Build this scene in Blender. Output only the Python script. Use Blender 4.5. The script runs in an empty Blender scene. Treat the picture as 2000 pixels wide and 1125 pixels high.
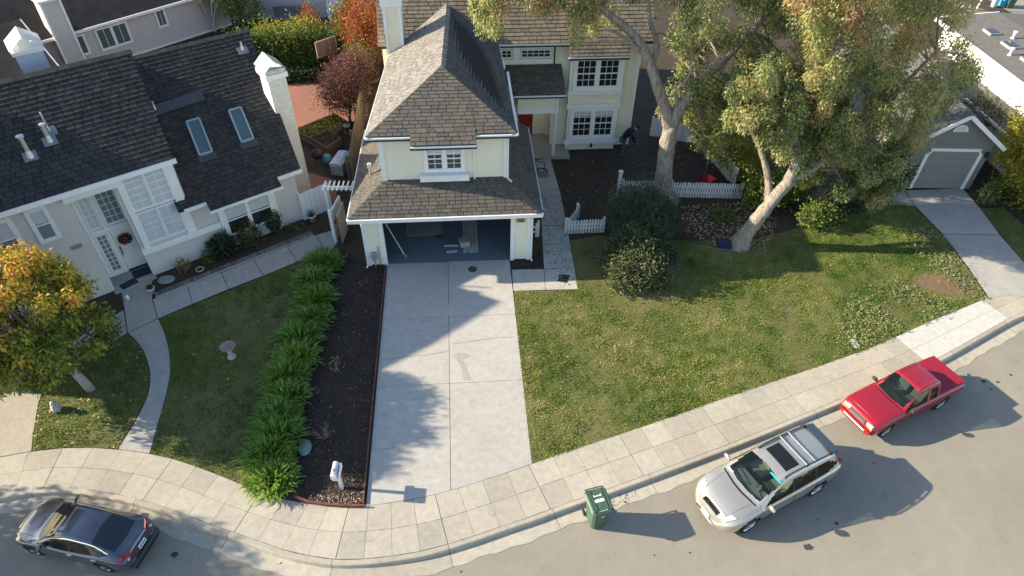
import bpy, math, random
import numpy as np
from mathutils import Vector, Matrix

random.seed(7)
rng = np.random.default_rng(7)
S = bpy.context.scene
COL = S.collection
PI = math.pi
rad = math.radians

# ------------------------------------------------------------------ camera, sky, sun, exposure
PITCH, ROLL, YAW = rad(43.4), rad(1.0), rad(5.0)
FPX = 1330.0
_f = np.array([math.sin(YAW) * math.cos(PITCH), math.cos(YAW) * math.cos(PITCH), -math.sin(PITCH)])
_r0 = np.array([math.cos(YAW), -math.sin(YAW), 0.0])
_u0 = np.cross(_r0, _f)
CR = _r0 * math.cos(ROLL) + _u0 * math.sin(ROLL)
CU = -_r0 * math.sin(ROLL) + _u0 * math.cos(ROLL)
CF = _f
CC = np.array([0.7226, -20.6178, 18.0])
cam_data = bpy.data.cameras.new("camera")
cam = bpy.data.objects.new("camera", cam_data)
COL.objects.link(cam)
cam.matrix_world = Matrix(((CR[0], CU[0], -CF[0], CC[0]), (CR[1], CU[1], -CF[1], CC[1]),
                           (CR[2], CU[2], -CF[2], CC[2]), (0, 0, 0, 1)))
cam_data.sensor_fit = 'HORIZONTAL'
cam_data.sensor_width = 36.0
cam_data.lens = 36.0 * FPX / 2000.0
cam_data.clip_end = 1000.0
S.camera = cam

SUN_EL, SUN_DIR = rad(24.0), rad(-9.0)       # shadows run towards SUN_DIR from +x
to_sun = Vector((-math.cos(SUN_DIR) * math.cos(SUN_EL), -math.sin(SUN_DIR) * math.cos(SUN_EL), math.sin(SUN_EL)))
world = bpy.data.worlds.new("World")
S.world = world
world.use_nodes = True
wn = world.node_tree
sky = wn.nodes.new("ShaderNodeTexSky")
sky.sky_type = 'NISHITA'
sky.sun_disc = False
sky.sun_elevation = SUN_EL
sky.sun_rotation = math.atan2(to_sun.x, to_sun.y)
sky.air_density = 1.0
sky.dust_density = 0.6
wn.links.new(sky.outputs[0], wn.nodes["Background"].inputs[0])
wn.nodes["Background"].inputs[1].default_value = 0.125
sun_data = bpy.data.lights.new("sun", 'SUN')
sun_data.energy = 5.0
sun_data.angle = rad(0.53)
sun_data.color = (1.0, 0.865, 0.645)
sun = bpy.data.objects.new("sun", sun_data)
COL.objects.link(sun)
sun.rotation_euler = to_sun.to_track_quat('Z', 'Y').to_euler()
sun.location = (-40, 8, 40)
S.view_settings.view_transform = 'Standard'
S.view_settings.look = 'None'
S.view_settings.gamma = 1.0
S.view_settings.use_curve_mapping = False
S.view_settings.exposure = 1.25
S.cycles.max_bounces = 5
S.cycles.transparent_max_bounces = 6
S.cycles.caustics_reflective = False
S.cycles.caustics_refractive = False
S.cycles.use_denoising = True

# ------------------------------------------------------------------ surveying helpers
def ray(u, v):
    return CF * FPX + CR * (u - 1000.0) + CU * (562.5 - v)

def at(u, v, z=0.0):
    """place on the level z that was surveyed at reading (u, v)"""
    d = ray(u, v)
    t = (z - CC[2]) / d[2]
    p = CC + d * t
    return Vector(p)

def aty(u, v, y):
    d = ray(u, v)
    t = (y - CC[1]) / d[1]
    return Vector(CC + d * t)

def xy(pts, z=0.0):
    return [tuple(at(u, v, z)[:2]) for u, v in pts]

# ------------------------------------------------------------------ mesh helpers
class B:
    def __init__(s):
        s.v = []; s.f = []; s.t = []; s.cut = []
    def add(s, vs, fs, tint=None):
        n = len(s.v); s.cut.append((n, len(s.f)))
        s.v += [tuple(p) for p in vs]
        s.f += [tuple(i + n for i in f) for f in fs]
        if tint is not None:
            s.t += [tint] * len(fs)
        return s
    def box(s, x0, x1, y0, y1, z0, z1, M=None, tint=None):
        vs = [Vector((x, y, z)) for z in (z0, z1) for y in (y0, y1) for x in (x0, x1)]
        if M is not None: vs = [M @ p for p in vs]
        return s.add(vs, [(0, 2, 3, 1), (4, 5, 7, 6), (0, 1, 5, 4), (2, 6, 7, 3), (0, 4, 6, 2), (1, 3, 7, 5)], tint)
    def cbox(s, c, size, rz=0.0, rx=0.0, ry=0.0):
        M = Matrix.Translation(c) @ Matrix.Rotation(rz, 4, 'Z') @ Matrix.Rotation(ry, 4, 'Y') @ Matrix.Rotation(rx, 4, 'X')
        a, b, c2 = size[0] / 2, size[1] / 2, size[2] / 2
        return s.box(-a, a, -b, b, -c2, c2, M)
    def prism(s, poly, z0, z1):
        ar = sum(poly[i][0] * poly[(i + 1) % len(poly)][1] - poly[(i + 1) % len(poly)][0] * poly[i][1] for i in range(len(poly)))
        if ar < 0: poly = poly[::-1]
        n = len(poly)
        vs = [(p[0], p[1], z0) for p in poly] + [(p[0], p[1], z1) for p in poly]
        fs = [tuple(range(n, 2 * n)), tuple(range(n - 1, -1, -1))]
        fs += [(i, (i + 1) % n, n + (i + 1) % n, n + i) for i in range(n)]
        return s.add(vs, fs)
    def sheet(s, poly, z):
        ar = sum(poly[i][0] * poly[(i + 1) % len(poly)][1] - poly[(i + 1) % len(poly)][0] * poly[i][1] for i in range(len(poly)))
        if ar < 0: poly = poly[::-1]
        return s.add([(p[0], p[1], z) for p in poly], [tuple(range(len(poly)))])
    def quad(s, a, b, c, d):
        return s.add([a, b, c, d], [(0, 1, 2, 3)])
    def tube(s, pts, r, n=8, cap=True):
        pts = [Vector(p) for p in pts]
        k = len(pts)
        rs = r if isinstance(r, (list, tuple)) else [r] * k
        vs = []; fs = []
        ref = Vector((0, 0, 1))
        t0 = (pts[1] - pts[0]).normalized()
        if abs(t0.z) > 0.9: ref = Vector((1, 0, 0))
        side = t0.cross(ref).normalized()
        for i, p in enumerate(pts):
            t = (pts[min(i + 1, k - 1)] - pts[max(i - 1, 0)]).normalized()
            side = (side - t * side.dot(t)).normalized()
            up = t.cross(side)
            for j in range(n):
                a = 2 * PI * j / n
                vs.append(p + (side * math.cos(a) + up * math.sin(a)) * rs[i])
        for i in range(k - 1):
            for j in range(n):
                fs.append((i * n + j, i * n + (j + 1) % n, (i + 1) * n + (j + 1) % n, (i + 1) * n + j))
        if cap:
            fs.append(tuple(range(n - 1, -1, -1))); fs.append(tuple((k - 1) * n + j for j in range(n)))
        return s.add(vs, fs)
    def lathe(s, prof, n=16, M=None, closed=False):
        vs = []; fs = []
        for r, z in prof:
            for j in range(n):
                a = 2 * PI * j / n
                p = Vector((r * math.cos(a), r * math.sin(a), z))
                vs.append(M @ p if M is not None else p)
        k = len(prof)
        for i in range(k - 1 if not closed else k):
            i2 = (i + 1) % k
            for j in range(n):
                fs.append((i * n + j, i * n + (j + 1) % n, i2 * n + (j + 1) % n, i2 * n + j))
        if not closed:
            if prof[0][0] > 1e-4: fs.append(tuple(range(n - 1, -1, -1)))
            if prof[-1][0] > 1e-4: fs.append(tuple((k - 1) * n + j for j in range(n)))
        return s.add(vs, fs)
    def beam(s, p, q, w, h, up=(0, 0, 1)):
        p, q = Vector(p), Vector(q)
        d = (q - p).normalized()
        u = Vector(up); sd = d.cross(u)
        if sd.length < 1e-4: sd = d.cross(Vector((1, 0, 0)))
        sd.normalize(); u = sd.cross(d)
        vs = []
        for o in (p, q):
            for a, b in ((-1, -1), (1, -1), (1, 1), (-1, 1)):
                vs.append(o + sd * a * w / 2 + u * b * h / 2)
        return s.add(vs, [(0, 1, 2, 3), (7, 6, 5, 4), (0, 4, 5, 1), (1, 5, 6, 2), (2, 6, 7, 3), (3, 7, 4, 0)])
    def mesh(s, name):
        me = bpy.data.meshes.new(name)
        me.from_pydata(s.v, [], s.f)
        if s.t and len(s.t) == len(s.f):
            a = me.attributes.new("tint", 'FLOAT', 'FACE')
            a.data.foreach_set("value", s.t)
        me.update()
        return me

def link(name, me, mat=None, parent=None, smooth=False):
    if mat is not None and not me.materials:
        me.materials.append(mat)
    if smooth:
        me.polygons.foreach_set("use_smooth", [True] * len(me.polygons))
    o = bpy.data.objects.new(name, me)
    COL.objects.link(o)
    if parent is not None: o.parent = parent
    return o

def obj(name, b, mat, parent=None, smooth=False):
    return link(name, b.mesh(name), mat, parent, smooth)

def objs(name, b, mat, parent=None):
    """one object for every piece that was added to b"""
    cuts = b.cut + [(len(b.v), len(b.f))]
    for (v0, f0), (v1, f1) in zip(cuts, cuts[1:]):
        p = B(); p.v = b.v[v0:v1]; p.f = [tuple(i - v0 for i in f) for f in b.f[f0:f1]]
        obj(name, p, mat, parent)

def tag(o, label, cat, group=None):
    o["label"] = label; o["category"] = cat
    if group: o["group"] = group
    return o

def thing(name, label, cat, group=None, loc=(0, 0, 0), rz=0.0):
    o = bpy.data.objects.new(name, None)
    o.empty_display_size = 0.2
    COL.objects.link(o)
    o.location = loc; o.rotation_euler = (0, 0, rz)
    return tag(o, label, cat, group)

def struct(o):
    o["kind"] = "structure"; return o

def stuff(o, label=None, cat=None):
    o["kind"] = "stuff"
    if label: o["label"] = label; o["category"] = cat
    return o

def np_mesh(name, verts, faces_n, loops, tint=None):
    """verts (V,3); loops flat index array; faces_n = verts per face"""
    me = bpy.data.meshes.new(name)
    nf = len(loops) // faces_n
    me.vertices.add(len(verts)); me.vertices.foreach_set("co", np.asarray(verts, np.float32).ravel())
    me.loops.add(len(loops)); me.loops.foreach_set("vertex_index", np.asarray(loops, np.int32))
    me.polygons.add(nf); me.polygons.foreach_set("loop_start", np.arange(nf, dtype=np.int32) * faces_n)
    if tint is not None:
        a = me.attributes.new("tint", 'FLOAT', 'FACE')
        a.data.foreach_set("value", np.asarray(tint, np.float32))
    me.update(calc_edges=True)
    return me

# ------------------------------------------------------------------ materials
MATS = {}
def _new(name):
    m = bpy.data.materials.new(name); m.use_nodes = True
    nt = m.node_tree
    return m, nt, nt.nodes["Principled BSDF"]

def noise(nt, scale, detail=5, rough=0.6, vec=None):
    n = nt.nodes.new("ShaderNodeTexNoise"); n.inputs["Scale"].default_value = scale
    n.inputs["Detail"].default_value = detail; n.inputs["Roughness"].default_value = rough
    if vec is not None: nt.links.new(vec, n.inputs["Vector"])
    return n

def ramp(nt, stops, src):
    r = nt.nodes.new("ShaderNodeValToRGB")
    el = r.color_ramp.elements
    while len(el) < len(stops): el.new(0.5)
    for e, (p, c) in zip(el, stops):
        e.position = p; e.color = (c[0], c[1], c[2], 1) if len(c) > 2 else (c[0],) * 3 + (1,)
    nt.links.new(src, r.inputs[0])
    return r

def mixc(nt, fac, a, b, mode='MIX'):
    m = nt.nodes.new("ShaderNodeMix"); m.data_type = 'RGBA'; m.blend_type = mode
    for sock, val in ((m.inputs[0], fac), (m.inputs[6], a), (m.inputs[7], b)):
        if isinstance(val, (int, float)): sock.default_value = val
        elif isinstance(val, tuple): sock.default_value = (*val, 1)
        else: nt.links.new(val, sock)
    return m.outputs[2]

def coords(nt, scale=None):
    t = nt.nodes.new("ShaderNodeTexCoord").outputs["Object"]
    if scale is None: return t
    mp = nt.nodes.new("ShaderNodeMapping"); mp.inputs["Scale"].default_value = scale
    nt.links.new(t, mp.inputs[0]); return mp.outputs[0]

def mat(name, col, rough=0.75, metal=0.0, var=0.12, vs=4.0, bump=0.0, bs=60.0, spec=0.35, coat=0.0, rand=0.0, stops=None, squash=None):
    """one surface: base colour with two scales of noise, optional per-object or per-face variation and relief"""
    if name in MATS: return MATS[name]
    m, nt, p = _new(name)
    c = coords(nt, squash)
    n1 = noise(nt, vs, 6, 0.65, c)
    lo = tuple(x * (1 - var) for x in col); hi = tuple(min(1, x * (1 + var)) for x in col)
    out = ramp(nt, [(0.3, lo), (0.7, hi)], n1.outputs["Fac"]).outputs[0]
    if rand or stops:
        oi = nt.nodes.new("ShaderNodeObjectInfo")
        atn = nt.nodes.new("ShaderNodeAttribute"); atn.attribute_name = "tint"
        ad = nt.nodes.new("ShaderNodeMath"); ad.operation = 'ADD'
        nt.links.new(oi.outputs["Random"], ad.inputs[0]); nt.links.new(atn.outputs["Fac"], ad.inputs[1])
        fr = nt.nodes.new("ShaderNodeMath"); fr.operation = 'FRACT'; nt.links.new(ad.outputs[0], fr.inputs[0])
        if stops:
            rp = ramp(nt, stops, fr.outputs[0])
            out = mixc(nt, 1.0, out, rp.outputs[0], 'MULTIPLY')
        else:
            rp = ramp(nt, [(0, (1 - rand,)), (1, (1 + rand * 0.6,))], fr.outputs[0])
            out = mixc(nt, 1.0, out, rp.outputs[0], 'MULTIPLY')
    nt.links.new(out, p.inputs["Base Color"])
    p.inputs["Roughness"].default_value = rough; p.inputs["Metallic"].default_value = metal
    p.inputs["Specular IOR Level"].default_value = spec
    p.inputs["Coat Weight"].default_value = coat; p.inputs["Coat Roughness"].default_value = 0.04
    if bump:
        n2 = noise(nt, bs, 4, 0.6, c)
        bp = nt.nodes.new("ShaderNodeBump"); bp.inputs["Strength"].default_value = bump; bp.inputs["Distance"].default_value = 0.02
        nt.links.new(n2.outputs["Fac"], bp.inputs["Height"]); nt.links.new(bp.outputs[0], p.inputs["Normal"])
    MATS[name] = m
    return m

def ground_mat(name, base, stain, speck, sc=1.0, bump=0.3, rand=0.0, stain_at=0.55, speck_amt=0.5, fine=90.0, rough=0.9, mids=(0.80, 1.15)):
    """weathered paving or earth: broad stains, mid blotches, fine grit"""
    if name in MATS: return MATS[name]
    m, nt, p = _new(name)
    c = coords(nt)
    big = noise(nt, 0.55 * sc, 6, 0.7, c); mid = noise(nt, 4.5 * sc, 6, 0.75, c); grit = noise(nt, fine, 3, 0.8, c)
    f1 = ramp(nt, [(stain_at - 0.18, (0.0,)), (stain_at + 0.18, (1.0,))], big.outputs["Fac"])
    out = mixc(nt, f1.outputs[0], base, stain)
    f2 = ramp(nt, [(0.25, (mids[0],)), (0.75, (mids[1],))], mid.outputs["Fac"])
    out = mixc(nt, 1.0, out, f2.outputs[0], 'MULTIPLY')
    f3 = ramp(nt, [(0.30, (1.0,)), (0.42, (0.0,))], grit.outputs["Fac"])
    sc3 = nt.nodes.new("ShaderNodeMath"); sc3.operation = 'MULTIPLY'; sc3.inputs[1].default_value = speck_amt
    nt.links.new(f3.outputs[0], sc3.inputs[0])
    out = mixc(nt, sc3.outputs[0], out, speck)
    # a few darker drips and blotches with an outline of their own
    vo = nt.nodes.new("ShaderNodeTexNoise"); vo.inputs["Scale"].default_value = 2.2 * sc; vo.inputs["Detail"].default_value = 2
    vo.inputs["Distortion"].default_value = 0.6
    nt.links.new(c, vo.inputs["Vector"])
    f4 = ramp(nt, [(0.70, (0.0,)), (0.78, (0.45,))], vo.outputs["Fac"])
    out = mixc(nt, f4.outputs[0], out, tuple(x * 0.55 for x in stain))
    if rand:
        oi = nt.nodes.new("ShaderNodeObjectInfo")
        rp = ramp(nt, [(0, (1 - rand,)), (1, (1 + rand,))], oi.outputs["Random"])
        out = mixc(nt, 1.0, out, rp.outputs[0], 'MULTIPLY')
    nt.links.new(out, p.inputs["Base Color"])
    p.inputs["Roughness"].default_value = rough; p.inputs["Specular IOR Level"].default_value = 0.25
    bp = nt.nodes.new("ShaderNodeBump"); bp.inputs["Strength"].default_value = bump; bp.inputs["Distance"].default_value = 0.01
    nt.links.new(grit.outputs["Fac"], bp.inputs["Height"]); nt.links.new(bp.outputs[0], p.inputs["Normal"])
    MATS[name] = m
    return m

def leaf_mat(name, stops, trans=0.3, rough=0.55, spec=0.3):
    if name in MATS: return MATS[name]
    m, nt, p = _new(name)
    a = nt.nodes.new("ShaderNodeAttribute"); a.attribute_name = "tint"
    r = ramp(nt, stops, a.outputs["Fac"])
    nt.links.new(r.outputs[0], p.inputs["Base Color"])
    p.inputs["Roughness"].default_value = rough; p.inputs["Specular IOR Level"].default_value = spec
    t = nt.nodes.new("ShaderNodeBsdfTranslucent"); nt.links.new(r.outputs[0], t.inputs[0])
    mx = nt.nodes.new("ShaderNodeMixShader"); mx.inputs[0].default_value = trans
    nt.links.new(p.outputs[0], mx.inputs[1]); nt.links.new(t.outputs[0], mx.inputs[2])
    nt.links.new(mx.outputs[0], nt.nodes["Material Output"].inputs[0])
    MATS[name] = m
    return m

def glass_mat(name, tintc=(0.25, 0.3, 0.3), clear=0.5, dark=(0.012, 0.016, 0.018)):
    if name in MATS: return MATS[name]
    m, nt, p = _new(name)
    p.inputs["Base Color"].default_value = (*dark, 1); p.inputs["Roughness"].default_value = 0.04
    p.inputs["Specular IOR Level"].default_value = 0.6
    if clear > 0:
        t = nt.nodes.new("ShaderNodeBsdfTransparent"); t.inputs[0].default_value = (*tintc, 1)
        mx = nt.nodes.new("ShaderNodeMixShader"); mx.inputs[0].default_value = clear
        nt.links.new(p.outputs[0], mx.inputs[1]); nt.links.new(t.outputs[0], mx.inputs[2])
        nt.links.new(mx.outputs[0], nt.nodes["Material Output"].inputs[0])
    MATS[name] = m
    return m

def paint(name, col, metal=0.0, rough=0.35, flake=0.0):
    m = mat(name, col, rough, metal, 0.03, 1.5, spec=0.5, coat=1.0)
    return m

white = mat('white_paint', (0.80, 0.80, 0.78), 0.55, var=0.05, vs=2.0)
yellow = mat('pale_yellow_siding', (0.78, 0.74, 0.58), 0.7, var=0.05, vs=1.2)
greyw = mat('warm_grey_siding', (0.58, 0.555, 0.54), 0.7, var=0.06, vs=1.0)
black = mat('black_plastic', (0.02, 0.02, 0.022), 0.5, var=0.1)
darkmetal = mat('dark_metal', (0.06, 0.065, 0.07), 0.45, 0.6, var=0.1)
galv = mat('galvanised_metal', (0.55, 0.57, 0.58), 0.45, 0.7, var=0.15, vs=6)
wpane = glass_mat('window_glass', clear=0.0, dark=(0.020, 0.026, 0.03))
blindm = mat('window_blind', (0.62, 0.64, 0.66), 0.6, var=0.05)
conc = ground_mat('driveway_concrete', (0.425, 0.405, 0.37), (0.375, 0.36, 0.335), (0.30, 0.29, 0.27), 0.8, 0.15, 0.05, 0.6, 0.25, 55)
walkc = ground_mat('sidewalk_concrete', (0.42, 0.385, 0.32), (0.35, 0.322, 0.268), (0.26, 0.24, 0.2), 1.3, 0.2, 0.10, 0.52, 0.35, 60)
newc = ground_mat('new_white_concrete', (0.52, 0.505, 0.47), (0.49, 0.505, 0.475), (0.4, 0.4, 0.38), 1.0, 0.1, 0.02, 0.65, 0.1, 60)
pathc = ground_mat('path_concrete', (0.40, 0.39, 0.36), (0.32, 0.31, 0.29), (0.24, 0.23, 0.22), 1.2, 0.2, 0.08, 0.55, 0.3, 60)
asphalt = ground_mat('asphalt', (0.29, 0.262, 0.215), (0.235, 0.216, 0.18), (0.12, 0.115, 0.105), 0.6, 0.5, 0, 0.52, 0.6, 26, 0.88, (0.93, 1.05))
soil = ground_mat('dark_soil', (0.050, 0.037, 0.027), (0.075, 0.055, 0.04), (0.13, 0.10, 0.075), 1.6, 0.8, 0, 0.55, 0.5, 26)
mulch = ground_mat('bark_mulch', (0.032, 0.022, 0.018), (0.055, 0.038, 0.03), (0.10, 0.07, 0.055), 2.0, 1.0, 0, 0.55, 0.6, 22)
turf_ground = ground_mat('turf_ground', (0.105, 0.115, 0.035), (0.17, 0.14, 0.065), (0.27, 0.25, 0.11), 2.2, 0.8, 0, 0.55, 0.6, 22, 0.9, (0.6, 1.35))
brickred = ground_mat('brick_patio', (0.30, 0.145, 0.105), (0.25, 0.12, 0.09), (0.18, 0.09, 0.07), 2.0, 0.3, 0, 0.55, 0.4, 30)
wood = mat('weathered_wood', (0.19, 0.145, 0.10), 0.85, var=0.3, vs=5, bump=0.2, bs=40, rand=0.25, squash=(6, 6, 0.8))
wood2 = mat('planter_wood', (0.20, 0.155, 0.11), 0.85, var=0.3, vs=5, rand=0.2)
redwood = mat('red_fence_wood', (0.27, 0.085, 0.05), 0.8, var=0.2, vs=4, rand=0.2)
SH_BROWN = [(0.0, (0.78, 0.76, 0.74)), (0.35, (1.0, 0.97, 0.93)), (0.7, (1.12, 1.05, 0.95)), (1.0, (0.72, 0.68, 0.64))]
shingle = mat('brown_shingle', (0.108, 0.102, 0.095), 0.9, var=0.22, vs=7, bump=0.4, bs=70, stops=SH_BROWN)
shingle_tan = mat('tan_shingle', (0.20, 0.172, 0.135), 0.9, var=0.22, vs=7, bump=0.4, bs=70, stops=SH_BROWN)
rooftile = mat('charcoal_roof_tile', (0.040, 0.038, 0.037), 0.85, var=0.4, vs=5, bump=0.3, bs=60, stops=[(0, (0.7, 0.7, 0.7)), (0.5, (1, 1, 1)), (1, (1.25, 1.2, 1.15))])
greyroof = mat('grey_roof', (0.125, 0.118, 0.11), 0.9, var=0.15, vs=3, bump=0.3, bs=50, rand=0.1)
brownroof = mat('dark_brown_roof', (0.045, 0.035, 0.03), 0.9, var=0.35, vs=1.5, bump=0.3, bs=40)
# ------------------------------------------------------------------ ground, street, kerb, pavements
def catmull(pts, step):
    P = [np.array(p, float) for p in pts]
    P = [2 * P[0] - P[1]] + P + [2 * P[-1] - P[-2]]
    out = []
    for i in range(1, len(P) - 2):
        a, b, c, d = P[i - 1], P[i], P[i + 1], P[i + 2]
        n = max(2, int(np.linalg.norm(c - b) / step))
        for k in range(n):
            t = k / n
            out.append(0.5 * ((2 * b) + (c - a) * t + (2 * a - 5 * b + 4 * c - d) * t * t + (3 * b - a - 3 * c + d) * t ** 3))
    out.append(P[-2])
    return np.array(out)

KB_PX = [(0, 965), (45, 957), (90, 953), (148, 954), (211, 963), (278, 977), (350, 1001), (404, 1022), (500, 1055), (560, 1076),
         (600, 1085), (654, 1093), (714, 1092), (768, 1086), (822, 1077), (879, 1062), (935, 1044), (989, 1025), (1041, 1008),
         (1096, 987), (1188, 955), (1287, 919), (1438, 862), (1591, 800), (1720, 747), (1831, 700), (1961, 627), (2000, 609)]
SI_PX = [(0, 893), (60, 882), (100, 877), (150, 874), (231, 878), (292, 886), (350, 900), (420, 925), (482, 950), (530, 970),
         (580, 980), (640, 989), (714, 988), (770, 981), (850, 966), (930, 943), (1000, 920), (1039, 906), (1100, 885), (1200, 846),
         (1300, 806), (1400, 767), (1500, 728), (1600, 690), (1642, 700), (1704, 678), (1744, 660), (1849, 614), (1931, 581), (2000, 547)]
SI_PX[23] = (1600, 715)
SI_PX[22] = (1500, 749)
SI_PX[21] = (1400, 783)
SI_PX[20] = (1300, 818)
SI_PX[19] = (1200, 852)
kb = xy(KB_PX); si = xy(SI_PX)
def resample_(P, step):
    s = np.concatenate([[0], np.cumsum(np.linalg.norm(np.diff(P, axis=0), axis=1))])
    q = np.arange(0, s[-1], step)
    return np.stack([np.interp(q, s, P[:, 0]), np.interp(q, s, P[:, 1])], 1)
def ext(pts, L):
    a, b = np.array(pts[0]), np.array(pts[1]); c, d = np.array(pts[-2]), np.array(pts[-1])
    return [tuple(a + (a - b) / np.linalg.norm(a - b) * L)] + list(pts) + [tuple(d + (d - c) / np.linalg.norm(d - c) * L)]
KB = np.array(ext(list(map(tuple, catmull(kb, 0.25))), 14))
SI = resample_(np.array(ext(list(map(tuple, catmull(si, 0.25))), 14)), .2)
KBs = resample_(KB, 0.24)
tan = np.gradient(KBs, axis=0); tan /= np.linalg.norm(tan, axis=1)[:, None]
nor = np.stack([-tan[:, 1], tan[:, 0]], 1)          # towards the yards
def smooth1(a, k):
    ker = np.ones(k) / k
    return np.convolve(np.pad(a, (k // 2, k - 1 - k // 2), 'edge'), ker, 'valid')
def hit_si(p, n):
    d = SI - p
    along = d @ n; across = d @ np.array([n[1], -n[0]])
    for i in range(len(SI) - 1):
        if across[i] * across[i + 1] <= 0 and 0.3 < along[i] < 4:
            t = across[i] / (across[i] - across[i + 1] + 1e-9)
            return along[i] + (along[i + 1] - along[i]) * t
    return None
wid = np.array([hit_si(p, n) or 1.5 for p, n in zip(KBs, nor)])
wid = smooth1(np.clip(wid, 1.0, 2.2), 5)
def off(i, d): return tuple(KBs[i] + nor[i] * d)
N = len(KBs)

far = 140
b = B(); north = [off(i, -0.05) for i in range(N)]
b.sheet(north + [(far, north[-1][1]), (far, far), (-far, far), (-far, north[0][1])], -0.015)
struct(obj('ground', b, soil))
b = B(); south = [off(i, -0.45) for i in range(N)]
b.sheet(south + [(far, south[-1][1]), (far, -far), (-far, -far), (-far, south[0][1])], -0.14)
struct(obj('street', b, asphalt))
# gutter pan and kerb, cast in lengths
gutter = struct(obj('gutter', B().sheet([off(0, -0.1), off(1, -0.1), off(1, -0.11), off(0, -0.11)], -0.16), walkc))
kerb = struct(obj('kerb', B().box(-90, -89.9, -30, -29.9, -0.2, -0.15), walkc))
seg = 13
_p = at(879, 1062); _i = int(np.argmin(((KBs - np.array([_p.x, _p.y])) ** 2).sum(1)))
for a in range(_i % seg, N - seg, seg):
    gb = B(); kbm = B()
    for i in range(a, a + seg):
        g0 = 0.012 if i == a else 0; 
        p, q = KBs[i], KBs[i + 1]
        o0 = np.array(off(i, 0)) + tan[i] * g0; o1 = np.array(off(i + 1, 0))
        def V(o, k, d, z): v = o + nor[k] * d; return (v[0], v[1], z)
        w0 = -0.60 - 0.03 * math.sin(i * 1.7) - 0.025 * math.sin(i * 0.63)
        w1 = -0.60 - 0.03 * math.sin((i + 1) * 1.7) - 0.025 * math.sin((i + 1) * 0.63)
        gb.quad(V(o0, i, w0, -0.132), V(o1, i + 1, w1, -0.132), V(o1, i + 1, -0.17, -0.137), V(o0, i, -0.17, -0.137))
        prof = [(0.0, -0.14), (0.0, 0.0), (-0.12, -0.002), (-0.15, -0.02), (-0.185, -0.14)]
        for (d0, z0), (d1, z1) in zip(prof, prof[1:]):
            kbm.quad(V(o0, i, d1, z1), V(o1, i + 1, d1, z1), V(o1, i + 1, d0, z0), V(o0, i, d0, z0))
    obj('gutter_slab', gb, walkc, gutter); obj('kerb_stone', kbm, walkc, kerb)
# pavement: two rows of slabs between kerb and lawns
side = struct(obj('sidewalk', B().sheet([off(0, .02), off(0, 0.03), off(1, 0.03), off(1, .02)], -0.012), soil))
_p = at(879, 1062); I0 = int(np.argmin(((KBs - np.array([_p.x, _p.y])) ** 2).sum(1)))
STEP = 3.18; KMIN = -int(I0 / STEP)
def station(k):
    f = I0 + k * STEP
    i = int(f); t = f - i
    if i >= N - 1: i, t = N - 2, 1.0
    L = lambda A: A[i] * (1 - t) + A[i + 1] * t
    return L(KBs), L(nor), L(wid), L(tan)
white_lo, white_hi = at(1790, 690)[0], at(1945, 610)[0]
k = KMIN
while I0 + (k + 1) * STEP < N - 1:
    p0, n0, w0, t0 = station(k); p1, n1, w1, t1 = station(k + 1)
    big = (k % 4 == 0)
    g = 0.018 if big else 0.008
    xm = (p0[0] + p1[0]) / 2
    m = newc if white_lo < xm < white_hi else walkc
    for d0, d1 in ((0.012, 0.5), (0.5, 1.0)):
        e0 = 0.012 if d0 < 0.1 else 0.006; e1 = 0.008
        lo = lambda p, n, w, d, e: p + n * (w * d + e)
        A_ = lo(p0, n0, w0, 0 if d0 < .1 else d0, e0) + t0 * g; B_ = lo(p1, n1, w1, 0 if d0 < .1 else d0, e0)
        C_ = lo(p1, n1, w1, d1, -e1 * .4); D_ = lo(p0, n0, w0, d1, -e1 * .4) + t0 * g
        dz = random.uniform(-0.003, 0.003)
        obj('slab', B().prism([A_, B_, C_, D_], -0.10, dz), m, side)
    k += 1

# our driveway: six cast panels
def si_between(x0, x1):
    return [tuple(p) for p in SI if x0 < p[0] < x1 and p[1] > -14]
def si_y(x): 
    return float(np.interp(x, SI[:, 0][(SI[:, 0] > -14)], SI[:, 1][(SI[:, 0] > -14)]))
drive = struct(obj('driveway', B().box(-2.4, 2.3, -8.8, -0.1, -0.10, -0.09), soil))
ys = [0.0, -3.06, -6.16]
for x0, x1 in ((-2.47, -0.062), (-0.046, 2.40)):
    obj('slab', B().prism([(x0, 0.03), (x0, ys[1] + .006), (x1, ys[1] + .006), (x1, 0.0)], -0.08, 0.004), conc, drive)
    obj('slab', B().prism([(x0, ys[1] - .006), (x0, ys[2] + .006), (x1, ys[2] + .006), (x1, ys[1] - .006)], -0.08, 0.003), conc, drive)
    mid = si_between(x0, x1)
    obj('slab', B().prism([(x1, ys[2] - .006), (x0, ys[2] - .006), (x0, si_y(x0) + .012)] + [(p[0], p[1] + .012) for p in mid] + [(x1, si_y(x1) + .012)], -0.08, 0.003), conc, drive)
# oil spots and tyre stain that lie on the concrete
def blot(name, px, m, z=0.007, parent=None, r=0.16, n=14, st=(1, 1), rot=0):
    c0 = at(*px); pts = []
    for j in range(n):
        a = 2 * PI * j / n; rr = r * random.uniform(0.72, 1.2)
        x, y = rr * math.cos(a) * st[0], rr * math.sin(a) * st[1]
        pts.append((c0.x + x * math.cos(rot) - y * math.sin(rot), c0.y + x * math.sin(rot) + y * math.cos(rot)))
    return obj(name, B().sheet(pts, z), m, parent)
oil = mat('oil_stain', (0.345, 0.32, 0.27), 0.8, var=0.2, vs=9)
oil2 = mat('road_tar_spot', (0.05, 0.05, 0.052), 0.7, var=0.2, vs=9)
blot('stain', (902, 697), oil, 0.006, drive, 0.26, 16, (1, .7))
b = B(); b.sheet(xy([(893, 703), (904, 702), (912, 722), (920, 742), (906, 744), (902, 722)]), 0.0065); obj('stain', b, oil, drive)
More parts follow.
